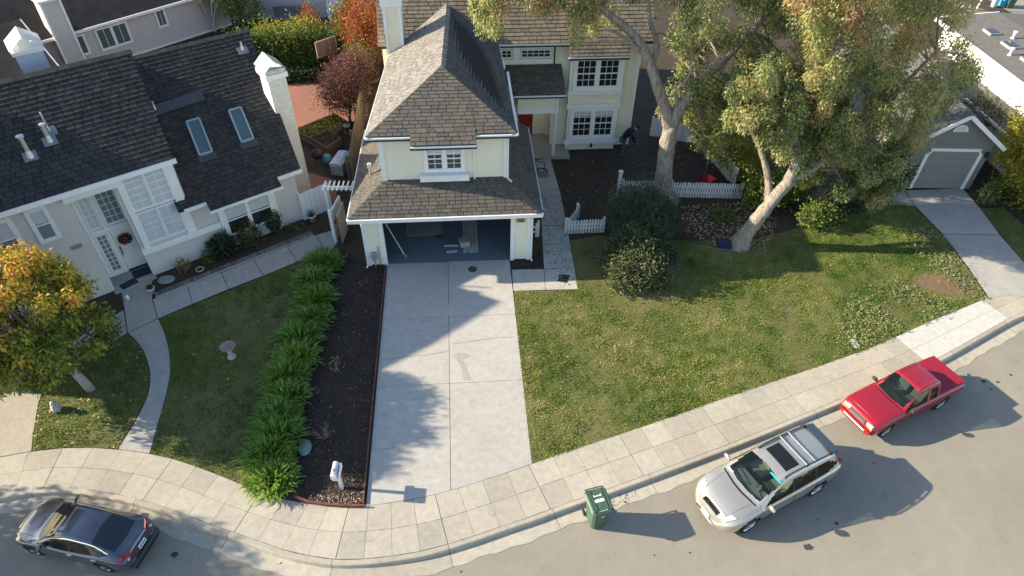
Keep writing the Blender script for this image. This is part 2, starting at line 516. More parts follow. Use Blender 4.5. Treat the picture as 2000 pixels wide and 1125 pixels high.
blot('stain', (866, 606), mat('old_stain', (0.40, 0.385, 0.35), 0.9, var=0.2, vs=9), 0.0065, drive, 0.32, 16, (.8, 1.2))
blot('stain', (960, 998), oil, 0.006, side, 0.15, 14, (.6, 1.3))
crackm = mat('crack_dirt', (0.17, 0.165, 0.15), 0.9)
def crack(pts, w=0.012, z=0.008, parent=None):
    P = catmull([tuple(at(*p)[:2]) for p in pts], 0.12)
    b = B()
    for i in range(len(P) - 1):
        j0 = np.array([random.uniform(-.012, .012), random.uniform(-.012, .012)])
        if i: j0 = jl
        j1 = np.array([random.uniform(-.012, .012), random.uniform(-.012, .012)]); jl = j1
        a, c = P[i] + j0, P[i + 1] + j1; d = c - a; n = np.array([-d[1], d[0]]) / (np.linalg.norm(d) + 1e-9) * w * .5
        b.quad((*(a - n), z), (*(c - n), z), (*(c + n), z), (*(a + n), z))
    obj('crack', b, crackm, parent)
crack([(752, 703), (790, 697), (830, 694), (875, 686)], parent=drive)
crack([(885, 672), (920, 667), (960, 661), (1003, 658)], parent=drive)
crack([(722, 880), (760, 876), (800, 868), (822, 872)], parent=drive)
crack([(755, 590), (800, 577), (840, 572)], 0.008, parent=drive)
for px, r in [((1582, 1064), .17), ((1637, 1018), .09), ((1896, 727), .10), ((1925, 740), .12), ((1953, 741), .09), ((1940, 755), .07), ((1966, 655), .17), ((338, 1078), .15), ((1600, 1010), .05), ((1710, 900), .05), ((900, 1112), .05), ((1280, 1080), .04), ((1350, 1075), .05), ((1978, 727), .08)]:
    blot('tar_spot', (px[0], px[1]), oil2, -0.136, bpy.data.objects['street'], r * .72, 14, (1, .8))

# house path on the right of the garage
path = struct(obj('front_path', B().box(2.6, 4.5, -1.6, -0.6, -0.09, -0.08), soil))
PP = [[(1000, 527), (1062, 525.5), (1065, 566), (1003, 568)], [(1063, 525.5), (1122, 524), (1128, 565), (1066, 566)],
      [(1060, 478), (1113, 477), (1122, 523), (1063, 524.5)], [(1058, 442), (1108, 440), (1113, 476), (1060, 477)],
      [(1054, 372), (1093, 371), (1107, 439), (1058, 441)], [(1046, 313), (1075, 310), (1092, 370), (1054, 371)]]
for q in PP: obj('slab', B().prism(xy(q), -0.08, 0.004 + random.uniform(-.001, .002)), pathc if q[0][1] < 520 else conc, path)
struct(obj('porch_slab', B().prism([(3.3, 7.35), (5.85, 7.2), (5.85, 8.0), (5.7, 8.4), (5.0, 9.4), (3.3, 9.4)], -0.05, 0.10), pathc))
# neighbour's driveway on the far right
nd = struct(obj('neighbour_driveway', B().box(21.5, 22.5, 0.5, 1.5, -0.09, -0.08), soil))
for q in [[(1768, 372), (1880, 368), (1914, 407), (1952, 458), (1841, 456), (1788, 402)], [(1842, 457.5), (1953, 459.5), (2000, 513), (2060, 575), (1932, 580), (1897, 528)],
          [(1720, 378), (1766, 373), (1786, 402), (1718, 398)]]:
    obj('slab', B().prism(xy(q), -0.08, 0.004), pathc, nd)
# neighbour path on the left, along the grey house
lp = struct(obj('house_path', B().sheet(xy([(330, 590), (345, 584), (350, 590), (335, 596)]), -0.01), soil))
inner = [(298, 585), (366, 558.5), (432, 533), (496, 507), (561, 481), (617, 459)]
outer = [(308, 622), (376, 593), (446, 564), (514, 538), (580, 511), (636, 490)]
for i in range(5):
    A, Bq, C, D = inner[i], inner[i + 1], outer[i + 1], outer[i]
    sh = lambda p, dx: (p[0] + dx, p[1] - dx * 0.38)
    obj('slab', B().prism(xy([sh(A, .6), sh(Bq, -.6), sh(C, -.6), sh(D, .6)]), -0.08, 0.003), pathc, lp)
obj('slab', B().prism(xy([(618, 459), (655, 448), (662, 470), (650, 486), (637, 490)]), -0.08, 0.003), pathc, lp)
obj('slab', B().prism(xy([(236, 562), (297, 538), (297, 586), (307, 622), (250, 649), (243, 600)]), -0.08, 0.003), pathc, lp)
obj('slab', B().prism(xy([(241, 606), (248, 650), (170, 695), (92, 738), (0, 775), (0, 738), (120, 680)]), -0.08, 0.002), pathc, lp)
cp = struct(obj('curved_path', B().sheet(xy([(300, 740), (320, 740), (320, 750), (300, 750)]), -0.01), soil))
CL = [(251, 650), (275, 676), (287, 701), (294, 737), (287, 777), (265, 822), (231, 877)]
CRt = [(309, 623), (323, 656), (331, 696), (331, 737), (321, 782), (307, 831), (292, 885)]
def curve_px(P, a, b_, n=7):
    c = catmull(P, 4.0); m = np.linspace(a, b_, n) * (len(c) - 1)
    return [tuple(c[int(round(i))]) for i in m]
for a, c2 in ((0, .49), (.495, 1)):
    obj('slab', B().prism(xy(curve_px(CL, a, c2, 9)) + xy(curve_px(CRt, a, c2, 9))[::-1], -0.08, 0.003), pathc, cp)
struct(obj('left_driveway', B().prism(xy([(-60, 770), (0, 752), (91, 740), (74, 790), (64, 850), (61, 881), (0, 892), (-60, 905)]), -0.08, 0.003), walkc))
# driveway edge board and bed edging on the left of the drive
tag(obj('edging_board', B().beam((-2.52, 0.0, 0.02), (-2.56, si_y(-2.5) + .06, 0.02), 0.035, 0.13), mat('red_edging', (0.15, 0.06, 0.05), 0.85, var=0.3), None), 'dark red timber board along the left edge of the yellow house driveway', 'edging')
b = B(); E_ = catmull([tuple(at(*p)[:2]) for p in [(577, 972), (600, 981), (640, 988), (680, 990), (713, 990)]], .15)
for i in range(len(E_) - 1): b.beam((*E_[i], 0.045), (*E_[i + 1], 0.045), 0.05, 0.15)
tag(obj('edging_board', b, MATS['red_edging']), 'curved red timber edging board at the foot of the mulch bed by the sidewalk', 'edging')

# beds, bare earth, patio
BED = [(652, 478), (716, 515), (755, 519), (747, 622), (733, 756), (719, 897), (713, 984), (650, 986), (600, 975), (560, 900), (590, 800), (610, 700), (640, 600), (640, 520)]
struct(obj('mulch_bed', B().sheet(xy(BED), 0.0), mulch))
struct(obj('gravel_strip', B().sheet(xy([(998, 511), (1036, 508), (1056, 480), (1061, 524), (1000, 526)]), -0.004), mulch))
struct(obj('patio', B().sheet(xy([(520, 160), (560, 165), (640, 150), (700, 150), (712, 235), (640, 250), (560, 260), (575, 330), (650, 350), (660, 390), (600, 420), (560, 300), (500, 220)]), -0.003), brickred))
# lawns
LAWN_R = [(1004, 569), (1128, 567), (1123, 520), (1113, 470), (1165, 460), (1240, 465), (1340, 470), (1440, 475), (1540, 450), (1640, 420), (1735, 384), (1785, 404),
          (1839, 457), (1895, 530), (1929, 580)] + [p for p in SI_PX[::-1] if 1039 <= p[0] < 1925] + [(1020, 745)]
struct(obj('bare_patch', B().sheet(xy([(1775, 545), (1800, 535), (1840, 538), (1880, 548), (1908, 562), (1895, 576), (1850, 575), (1815, 566), (1785, 556)]), .002), ground_mat('dry_earth', (.20, .125, .08), (.15, .10, .065), (.30, .22, .15), 2, .8, 0, .5, .5, 24)))
LAWN_L = [(312, 623), (325, 656), (333, 696), (333, 737), (323, 782), (309, 831), (294, 884), (350, 898), (420, 923), (482, 948), (530, 968), (560, 970), (580, 900), (590, 800), (640, 600), (645, 500), (600, 506)]
LAWN_S = [(250, 652), (273, 676), (285, 701), (292, 737), (285, 777), (263, 822), (229, 876), (150, 872), (100, 875), (63, 880), (66, 850), (76, 790), (93, 740), (170, 697)]
LAWN_N = [(1916, 407), (1955, 458), (2002, 513), (2060, 572), (2070, 470), (2000, 440), (1960, 405)]
for nm, P, z in (('lawn', LAWN_R, -0.004), ('lawn', LAWN_L, -0.005), ('lawn', LAWN_S, -0.005), ('lawn', LAWN_N, -0.005)):
    struct(obj(nm, B().sheet(xy(P), z), turf_ground))

def inside(P, x, y):
    P = np.asarray(P); n = len(P); r = np.zeros(len(x), bool); j = n - 1
    for i in range(n):
        xi, yi = P[i]; xj, yj = P[j]
        c = ((yi > y) != (yj > y)) & (x < (xj - xi) * (y - yi) / (yj - yi + 1e-12) + xi)
        r ^= c; j = i
    return r
def scatter(P, density, seed=0):
    P = np.asarray(P); lo, hi = P.min(0), P.max(0)
    r = np.random.default_rng(seed); n = int((hi - lo).prod() * density)
    x = r.uniform(lo[0], hi[0], n); y = r.uniform(lo[1], hi[1], n)
    k = inside(P, x, y)
    return x[k], y[k]
def patches(x, y, s, seed):
    r = np.random.default_rng(seed); v = np.zeros_like(x)
    for i in range(9):
        a = r.uniform(0, 2 * PI); f = s * r.uniform(.5, 2.2)
        v += np.sin((x * math.cos(a) + y * math.sin(a)) * f + r.uniform(0, 7)) / 9 ** .5
    return v
def holes_mask(x, y, holes):
    d = np.ones_like(x)
    for (u, v), rx, ry, amt in holes:
        c = at(u, v); q = ((x - c.x) / rx) ** 2 + ((y - c.y) / ry) ** 2
        d *= 1 - amt * np.clip(1.6 - q, 0, 1)
    return d
def grass(name, P, density, label, m, holes=(), seed=1, hmul=1.0, z0=-0.005):
    x, y = scatter(P, density, seed); r = np.random.default_rng(seed + 50)
    keep = r.uniform(size=len(x)) < holes_mask(x, y, holes) * np.clip(0.72 + 0.35 * patches(x, y, 1.1, seed) + .2 * patches(x, y, 4.5, seed + 2), .15, 1)
    x, y = x[keep], y[keep]; n = len(x)
    x = x + r.normal(0, .025, n); y = y + r.normal(0, .025, n)
    a = r.uniform(0, 2 * PI, n); h = r.uniform(0.022, 0.055, n) * hmul * np.clip(1 + 0.2 * patches(x, y, .8, seed + 3) + .35 * patches(x, y, 7, seed + 5), .4, 2); w = r.uniform(0.009, 0.019, n)
    lean = r.uniform(0.01, 0.06, n); la = r.uniform(0, 2 * PI, n)
    V = np.zeros((n, 3, 3), np.float32)
    V[:, 0] = np.stack([x - np.cos(a) * w, y - np.sin(a) * w, np.full(n, z0)], 1)
    V[:, 1] = np.stack([x + np.cos(a) * w, y + np.sin(a) * w, np.full(n, z0)], 1)
    V[:, 2] = np.stack([x + np.cos(la) * lean, y + np.sin(la) * lean, z0 + h], 1)
    t = np.clip(0.47 + 0.20 * patches(x, y, .9, seed + 9) + 0.17 * patches(x, y, 5.5, seed + 4) + r.normal(0, .19, n) - (.17 * np.clip((x - 6.5) / 6, 0, 1) - .05 if seed == 1 else 0), 0, 1)
    me = np_mesh(name, V.reshape(-1, 3), 3, np.arange(3 * n), t)
    o = link(name, me, m); stuff(o, label, 'grass'); return o
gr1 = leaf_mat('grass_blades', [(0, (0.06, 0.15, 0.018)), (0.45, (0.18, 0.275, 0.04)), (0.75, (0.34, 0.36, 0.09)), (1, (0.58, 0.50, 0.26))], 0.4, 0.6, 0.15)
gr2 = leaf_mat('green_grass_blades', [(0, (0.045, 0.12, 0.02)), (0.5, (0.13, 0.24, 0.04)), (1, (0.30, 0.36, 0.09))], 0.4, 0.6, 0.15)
RLw = xy(LAWN_R)
grass('grass', RLw, 1500, 'sunlit patchy lawn of short yellow-green grass right of the driveway', gr1,
      [((1245, 520), 1.9, 2.4, 1), ((1400, 440), 3.0, 1.0, .95), ((1160, 500), 1.3, 1.6, .9), ((1450, 480), 1.2, .8, .9), ((1860, 560), 1.6, .8, .92), ((1780, 620), 2.0, .8, .45)], 1)
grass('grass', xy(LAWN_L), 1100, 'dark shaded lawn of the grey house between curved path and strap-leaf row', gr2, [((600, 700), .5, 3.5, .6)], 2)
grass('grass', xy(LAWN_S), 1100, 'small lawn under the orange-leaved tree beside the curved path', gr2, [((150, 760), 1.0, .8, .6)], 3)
grass('grass', xy(LAWN_N), 700, 'bright green grass strip right of the neighbour driveway', gr2, (), 4)

# loose bits: fallen leaves, bark chips, clippings
def flakes(name, P, density, size, label, cat, m, seed, z=0.012, hol=()):
    x, y = scatter(P, density, seed); r = np.random.default_rng(seed)
    k = r.uniform(size=len(x)) < holes_mask(x, y, hol); x, y = x[k], y[k]
    n = len(x); a = r.uniform(0, 2 * PI, n); L = r.uniform(.5, 1.2, n) * size; W = L * r.uniform(.3, .6, n)
    ca, sa = np.cos(a), np.sin(a); V = np.zeros((n, 4, 3), np.float32)
    for k, (p, q) in enumerate(((-1, -1), (1, -1), (1, 1), (-1, 1))):
        V[:, k] = np.stack([x + ca * L * p - sa * W * q, y + sa * L * p + ca * W * q, z + r.uniform(0, .02, n) + p * r.uniform(-.012, .012, n)], 1)
    return stuff(link(name, np_mesh(name, V.reshape(-1, 3), 4, np.arange(4 * n), r.uniform(0, 1, n)), m), label, cat)
litter = leaf_mat('dry_leaf', [(0, (0.20, 0.12, 0.05)), (.5, (0.42, 0.31, 0.16)), (1, (0.60, 0.52, 0.34))], .15)
chipm = leaf_mat('bark_chip', [(0, (0.028, 0.018, 0.015)), (.75, (0.06, 0.042, 0.034)), (.95, (0.12, 0.088, 0.07)), (1, (0.30, 0.23, 0.18))], 0)
flakes('fallen_leaves', RLw, 3.5, .022, 'dry leaves scattered over the right lawn', 'leaves', litter, 11, .045)
flakes('fallen_leaves', xy(LAWN_S), 9, .04, 'pale fallen leaves under the orange-leaved tree', 'leaves', litter, 12, .05)
flakes('fallen_leaves', xy(LAWN_L), .7, .05, 'few stray leaves on the shaded lawn', 'leaves', litter, 13, .05)
flakes('leaf_litter', xy([(1330, 400), (1450, 395), (1520, 430), (1500, 490), (1400, 480), (1330, 450)]), 90, .05, 'brown leaf litter around the foot of the leaning tree', 'litter', litter, 14, .0)
flakes('bark_chips', xy(BED), 240, .028, 'dark bark chips on the bed left of the driveway', 'bark chips', chipm, 15, .003)
flakes('bark_chips', xy([(600, 968), (712, 960), (712, 984), (650, 986), (605, 976)]), 500, .024, 'pale bark chips spilled at the sidewalk end of the bed', 'bark chips', leaf_mat('pale_chip', [(0, (.08, .055, .04)), (.5, (.28, .2, .15)), (1, (.55, .45, .35))], 0), 16, .005)
flakes('gravel', xy([(998, 511), (1036, 508), (1056, 480), (1061, 524), (1000, 526)]), 420, .022, 'dark gravel beside the right garage corner', 'gravel', chipm, 17, .003)
clip = mat('soil_crumbs', (0.03, 0.026, 0.02), .95)
flakes('soil_crumbs', xy([(1060, 470), (1112, 470), (1124, 560), (1095, 562), (1066, 530)]), 55, .03, 'dark soil crumbs strewn over the front path', 'soil', clip, 18, .006)
flakes('soil_crumbs', xy([(1092, 536), (1112, 538), (1108, 553), (1090, 550)]), 900, .03, 'small heap of dark clippings on the front path', 'soil', clip, 19, .01)
flakes('soil_crumbs', xy([(1050, 380), (1095, 380), (1110, 440), (1112, 470), (1058, 470)]), 40, .035, 'soil crumbs on the upper front path', 'soil', clip, 20, .006)
flakes('soil_clods', xy([(1085, 315), (1290, 290), (1390, 300), (1430, 370), (1210, 372), (1110, 420)]), 60, .05, 'turned dark soil of the fenced front yard', 'soil', chipm, 21, -.005)
flakes('gutter_debris', xy([(300, 1012), (420, 1060), (560, 1102), (560, 1108), (420, 1068), (300, 1020)], -.13), 60, .022, 'leaf crumbs lying in the gutter behind the dark grey car', 'debris', litter, 24, -.128)
flakes('gutter_debris', xy([(1185, 975), (1240, 955), (1245, 975), (1195, 993)], -.13), 140, .02, 'leaf crumbs in the gutter behind the green bin', 'debris', chipm, 22, -.128)
# ------------------------------------------------------------------ building kit
def siding(b, x0, x1, z0, z1, y, e=0.14, lap=0.018):
    n = max(1, int(round((z1 - z0) / e))); h = (z1 - z0) / n
    for i in range(n):
        a, c = z0 + i * h, z0 + (i + 1) * h
        b.quad((x0, y - lap, a), (x1, y - lap, a), (x1, y, c), (x0, y, c))
        b.quad((x0, y, a), (x1, y, a), (x1, y - lap, a), (x0, y - lap, a))
    return b

def window(parent, x0, x1, z0, z1, y, units=1, grid=(3, 4), trim=0.10, sill=True, meet=True, blind=0.0, pane_mat=None, mull=0.09, label=None, tm=None):
    """white trimmed window in a wall that faces -y"""
    tm = tm or white
    b = B()
    b.box(x0 - trim, x0, y - .06, y + .01, z0 - trim, z1 + trim); b.box(x1, x1 + trim, y - .06, y + .01, z0 - trim, z1 + trim)
    b.box(x0, x1, y - .06, y + .01, z1, z1 + trim); b.box(x0, x1, y - .06, y + .01, z0 - trim, z0)
    if sill: b.box(x0 - trim - .03, x1 + trim + .03, y - .14, y + .005, z0 - trim - .05, z0 - trim)
    w = (x1 - x0 - mull * (units - 1)) / units
    for u in range(1, units):
        c = x0 + u * w + (u - 1) * mull; b.box(c, c + mull, y - .058, y + .01, z0, z1)
    win = obj('window', b, tm, parent)
    if label: win["label"] = label
    mb = B()
    for u in range(units):
        a = x0 + u * (w + mull); c = a + w
        f = 0.035
        mb.box(a, a + f, y - .04, y - .005, z0, z1); mb.box(c - f, c, y - .04, y - .005, z0, z1)
        mb.box(a + f, c - f, y - .04, y - .005, z1 - f, z1); mb.box(a + f, c - f, y - .04, y - .005, z0, z0 + f)
        zm = (z0 + z1) / 2
        if meet: mb.box(a + f, c - f, y - .045, y - .005, zm - .025, zm + .025)
        gx, gy = grid
        for k in range(1, gx):
            xx = a + f + (w - 2 * f) * k / gx; mb.box(xx - .011, xx + .011, y - .03, y - .012, z0 + f, z1 - f)
        for k in range(1, gy):
            zz = z0 + f + (z1 - z0 - 2 * f) * k / gy
            if meet and abs(zz - zm) < .03: continue
            mb.box(a + f, c - f, y - .029, y - .013, zz - .011, zz + .011)
        obj('pane', B().box(a + f, c - f, y - .012, y - .004, z0 + f, z1 - f), pane_mat or wpane, win)
        if blind > 0:
            bb = B(); zz = z1 - f - .01; zl = z1 - (z1 - z0) * blind
            while zz > zl:
                bb.box(a + f + .01, c - f - .01, y - .017, y - .0125, zz - .045, zz); zz -= .055
            obj('blind', bb, blindm, win)
    obj('muntin', mb, tm, win)
    return win

UNIT = B().add([(0, 0, .004), (1, 0, .004), (1, 1, 0), (0, 1, 0), (0, 0, 1), (1, 0, 1), (1, 1, .35), (0, 1, .35)],
               [(4, 5, 6, 7), (0, 1, 5, 4), (1, 2, 6, 5), (3, 0, 4, 7)])
_unit_mesh = {}
def shingles(parent, BL, BR, TR, TL, m, exposure=0.2, width=0.33, thick=0.022, singles=0, jitter=0.35, seed=0, name='shingle', side=1):
    """lay courses over the patch; the first `singles` whole pieces are objects, the rest one joined part"""
    r = random.Random(seed)
    BL, BR, TR, TL = map(Vector, (BL, BR, TR, TL))
    nrm = (BR - BL).cross((TL + TR) / 2 - (BL + BR) / 2).normalized() * side
    H = ((TL + TR) / 2 - (BL + BR) / 2).length
    rows = max(1, int(round(H / exposure)))
    joined = B(); made = 0
    for k in range(rows):
        t0, t1 = k / rows, min(1.0, (k + 1.12) / rows)
        l0, r0, l1, r1 = BL.lerp(TL, t0), BR.lerp(TR, t0), BL.lerp(TL, t1), BR.lerp(TR, t1)
        L = (r0 - l0).length
        if L < .02: continue
        e = (r0 - l0) / L
        L1 = max((r1 - l1).dot(e), 0.0); s1 = (l1 - l0).dot(e)
        upv = (l1 - l0) - e * s1; hh = upv.length; upn = upv / max(hh, 1e-6)
        cuts = [0.0]; x = -r.uniform(0, width)
        while x < L:
            x += width * r.uniform(1 - jitter, 1 + jitter)
            if 0.05 < x < L - .05: cuts.append(x)
        cuts.append(L)
        for a, c in zip(cuts, cuts[1:]):
            g = .011; a2, c2 = a + g, c - g
            dz = r.uniform(0.0, .006)
            whole = a2 > s1 + .01 and c2 < s1 + L1 - .01 and a2 > .01 and c2 < L - .01
            if whole and made < singles:
                key = m.name
                if key not in _unit_mesh:
                    me = UNIT.mesh('shingle'); me.materials.append(m); _unit_mesh[key] = me
                o = bpy.data.objects.new(name, _unit_mesh[key]); COL.objects.link(o); o.parent = parent
                X, Y, Z = e * (c2 - a2), upn * hh, nrm * (thick + dz)
                P = l0 + e * a2 + nrm * .012
                o.matrix_local = Matrix(((X.x, Y.x, Z.x, P.x), (X.y, Y.y, Z.y, P.y), (X.z, Y.z, Z.z, P.z), (0, 0, 0, 1)))
                made += 1
            else:
                ta, tc = min(max(a2, s1), s1 + L1), max(min(c2, s1 + L1), s1)
                if tc < ta: tc = ta
                p0, p1 = l0 + e * a2 + nrm * .016, l0 + e * c2 + nrm * .016
                q0, q1 = l0 + e * ta + upn * hh + nrm * .012, l0 + e * tc + upn * hh + nrm * .012
                n1 = nrm * (thick + dz); n2 = nrm * thick * .35
                joined.add([p0, p1, q1, q0, p0 + n1, p1 + n1, q1 + n2, q0 + n2],
                           [(4, 5, 6, 7), (0, 1, 5, 4), (1, 2, 6, 5), (3, 0, 4, 7)], r.random())
    if joined.f:
        o = obj('shingles', joined, m, parent); o["kind"] = "stuff"
    return made

def slab4(b, BL, BR, TR, TL, thick=0.12):
    BL, BR, TR, TL = map(Vector, (BL, BR, TR, TL)); d = Vector((0, 0, -thick))
    return b.add([BL, BR, TR, TL, BL + d, BR + d, TR + d, TL + d], [(0, 1, 2, 3), (7, 6, 5, 4), (0, 4, 5, 1), (1, 5, 6, 2), (2, 6, 7, 3), (3, 7, 4, 0)])

def ridge_caps(parent, P, Q, m, w=0.16, step=0.28, name='ridge_cap'):
    P, Q = Vector(P), Vector(Q); L = (Q - P).length; d = (Q - P) / L
    sd = d.cross(Vector((0, 0, 1))).normalized(); n = max(1, int(L / step)); b = B()
    dn = Vector((0, 0, -1)) - d * d.dot(Vector((0, 0, -1)))
    for i in range(n):
        a, c = P + d * (i * L / n), P + d * ((i + 1.08) * L / n)
        t = random.random()
        for s in (1, -1):
            o0 = Vector((0, 0, .035)); o1 = sd * s * w + dn * w * .38 + Vector((0, 0, .025))
            lo = Vector((0, 0, -.014))
            b.add([a + o0, c + o0 + lo, c + o1 + lo, a + o1], [(0, 1, 2, 3) if s > 0 else (3, 2, 1, 0)], t)
        b.add([a + Vector((0, 0, .035)), a + sd * w + dn * w * .38 + Vector((0, 0, .025)), a + Vector((0, 0, 0)), a - sd * w + dn * w * .38 + Vector((0, 0, .025))], [(0, 1, 2), (0, 2, 3)], t)
    o = obj(name, b, m, parent); return o

# ------------------------------------------------------------------ the yellow house
YH = thing('house', 'pale yellow two-storey house with brown shingle roof and open garage', 'house')
w = B()
siding(w, -3.2, -2.44, 0.06, 2.5, 0.0, .13); siding(w, 2.44, 3.24, 0.06, 2.5, 0.0, .13)
w.box(-2.44, 2.44, 0.02, .14, 2.16, 2.6)
w.box(-3.2, -3.08, 0.02, 8.4, 0, 2.6); w.box(3.1, 3.24, 0.02, 8.4, 0, 2.6)
w.box(-3.07, -2.46, .03, .13, 0, 2.5); w.box(2.46, 3.09, .03, .13, 0, 2.5)
siding(w, -2.25, 2.34, 3.25, 5.45, 0.86, .13)
w.box(-2.25, 2.34, .88, .95, 3.2, 5.4)
w.box(-2.25, -2.15, .9, 8.4, 3.0, 5.45); w.box(2.24, 2.34, .9, 8.4, 3.0, 5.45)
siding(w, 2.35, 5.70, 2.0, 5.42, 8.4, .13); siding(w, 8.08, 8.88, 0.0, 5.1, 8.4, .13)
siding(w, 4.98, 5.70, 0.0, 2.0, 8.4, .13)
w.box(5.0, 8.87, 8.42, 8.6, 0, 5.4); w.box(8.75, 8.87, 8.42, 17, 0, 5.4); w.box(-2.6, -2.45, 8.42, 17, 0, 5.4); w.box(-2.6, 8.86, 16.9, 17, 0, 5.4)
w.box(-2.44, 5.0, 8.43, 8.55, 2.5, 5.4)
siding(w, 5.72, 8.06, 0.05, 4.85, 8.0, .13); w.box(5.73, 8.05, 8.02, 8.40, 0, 4.8)
# porch recess
w.box(3.26, 5.1, 9.42, 9.5, 0.1, 3.0); w.box(5.02, 5.1, 8.6, 9.42, .1, 3.0)
w.box(3.3, 5.14, 7.40, 7.55, 2.62, 3.14)
obj('wall', w, yellow, YH)
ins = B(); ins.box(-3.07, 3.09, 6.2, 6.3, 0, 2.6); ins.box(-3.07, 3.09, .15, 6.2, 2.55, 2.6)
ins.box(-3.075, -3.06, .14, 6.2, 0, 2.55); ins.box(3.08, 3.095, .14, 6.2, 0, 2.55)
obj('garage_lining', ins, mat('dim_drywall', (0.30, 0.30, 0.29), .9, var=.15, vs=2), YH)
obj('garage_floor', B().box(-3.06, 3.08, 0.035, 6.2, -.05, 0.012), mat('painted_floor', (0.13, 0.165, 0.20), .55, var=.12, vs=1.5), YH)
# white corner boards, fascia, jambs
t = B()
for x0, x1 in ((-3.235, -3.06), (-2.60, -2.435), (2.435, 2.58), (3.08, 3.275)): t.box(x0, x1, -.045, .10, 0.0, 2.5)
t.box(-2.60, 2.58, -.046, .02, 2.13, 2.5)
t.box(-2.30, -2.13, .80, .93, 3.3, 5.4); t.box(2.2, 2.385, .80, .93, 3.3, 5.4)
t.box(-2.13, 2.2, .81, .87, 3.22, 3.38)
t.box(8.80, 8.92, 8.34, 8.5, 0, 5.2); t.box(5.66, 5.78, 7.93, 8.0, 2.3, 4.85); t.box(8.0, 8.12, 7.93, 8.0, 2.3, 4.85)
t.box(5.70, 5.76, 7.94, 8.0, 0.05, 2.3); t.box(8.02, 8.08, 7.94, 8.0, 0.05, 2.3)
t.box(5.62, 8.16, 7.90, 7.99, 2.28, 2.48)
t.box(5.62, 8.16, 7.88, 7.99, 2.98, 3.20); t.box(5.60, 8.18, 7.86, 7.99, .40, .62)
t.box(2.45, 5.02, 8.30, 8.37, 4.36, 4.56); t.box(2.45, 5.02, 8.31, 8.37, 5.03, 5.16); t.box(3.12, 3.42, 8.31, 8.37, 4.56, 5.03); t.box(2.45, 2.55, 8.31, 8.37, 4.56, 5.03); t.box(4.88, 5.02, 8.31, 8.37, 4.56, 5.03)
t.box(3.3, 5.16, 7.38, 7.57, 2.36, 2.62)
t.box(4.86, 5.0, 9.30, 9.44, .1, 2.4); t.box(4.98, 5.11, 7.42, 7.55, .1, 2.36)
objs('trim', t, white, YH)
g = B(); dk = B()
def gutter(p, q, w=.11, h=.11, drop=.05):
    p, q = Vector(p), Vector(q); z = Vector((0, 0, -drop))
    g.beam(p + z, q + z, w, h)
def dfascia(p, q, dz=-.15, w=.06, h=.10):
    dk.beam(Vector(p) + Vector((0, 0, dz)), Vector(q) + Vector((0, 0, dz)), w, h)
EZ = 2.58
gutter((-3.62, -.44, EZ), (3.60, -.44, EZ), .10, .15); gutter((-3.60, -.40, EZ), (-3.45, 6.0, EZ)); gutter((3.58, -.40, EZ), (3.60, 5.8, EZ))
UZ = 5.45
gutter((-2.66, .47, UZ), (-1.10, .47, UZ), .09, .06, .03); gutter((1.2, .47, UZ), (2.68, .47, UZ), .09, .06, .03); gutter((-1.1, .12, 5.27), (1.2, .12, 5.27), .09, .06, .03)
dfascia((-2.66, .49, UZ), (-1.10, .49, UZ), -.11); dfascia((1.2, .49, UZ), (2.68, .49, UZ), -.11); dfascia((-1.12, .14, 5.27), (1.22, .14, 5.27), -.11)
gutter((-2.66, .47, UZ), (-2.20, 6.9, UZ), .08, .07, .02); gutter((2.67, .47, UZ), (2.66, 5.25, UZ), .09, .08, .02); gutter((2.55, 5.65, UZ), (2.43, 7.75, UZ), .08, .08, .02)
gutter((2.46, 7.82, 5.47), (5.55, 7.82, 5.47), .09, .06, .03); dfascia((2.48, 7.85, 5.47), (5.55, 7.85, 5.47), -.11)
gutter((5.50, 7.50, 4.98), (8.22, 7.50, 4.98), .09, .06, .03); dfascia((5.52, 7.53, 4.98), (8.20, 7.53, 4.98), -.12)
gutter((3.10, 7.16, 3.38), (5.45, 7.16, 3.38), .09, .06, .03); dfascia((3.12, 7.19, 3.38), (5.44, 7.19, 3.38), -.11)
objs('gutter', g, white, YH); objs('fascia', dk, mat('dark_blue_fascia', (0.035, 0.042, 0.055), .6), YH)
# roof decks
rf = B()
PF = [(-3.58, -.4, 2.6), (3.56, -.4, 2.6), (2.36, .86, 3.42), (-2.27, .86, 3.42)]
PL_ = [(-3.43, 6.0, 2.6), (-3.58, -.4, 2.6), (-2.27, .86, 3.42), (-2.15, 6.0, 3.42)]
PR_ = [(3.56, -.4, 2.6), (3.58, 5.8, 2.6), (2.36, 5.8, 3.42), (2.36, .86, 3.42)]
FL, FR, AP, RB = (-2.64, .5, 5.47), (2.64, .5, 5.47), (.06, 3.14, 6.76), (.30, 9.05, 6.76)
LB, RBk = (-2.18, 7.2, 5.47), (2.44, 7.85, 5.47)
for q in (PF, PL_, PR_): slab4(rf, *q, .06)
def low(p, d=.0): return Vector(p) + Vector((0, 0, -d))
slab4(rf, FL, FR, AP, AP, .05); slab4(rf, LB, FL, AP, RB, .05); slab4(rf, FR, RBk, RB, AP, .05)
EX = [(-1.1, .12, 5.29), (1.2, .12, 5.29), (1.2, .72, 5.60), (-1.1, .72, 5.60)]
slab4(rf, *EX, .05)
MF = [(-2.7, 7.82, 5.47), (9.3, 7.82, 5.47), (9.3, 11.1, 8.95), (-2.7, 11.1, 8.95)]
slab4(rf, *MF, .1); slab4(rf, (9.3, 14.4, 5.47), (-2.7, 14.4, 5.47), (-2.7, 11.1, 8.95), (9.3, 11.1, 8.95), .1)
BAYR = [(5.5, 7.48, 5.0), (8.2, 7.48, 5.0), (8.2, 8.05, 5.78), (5.5, 8.05, 5.78)]
slab4(rf, *BAYR, .06)
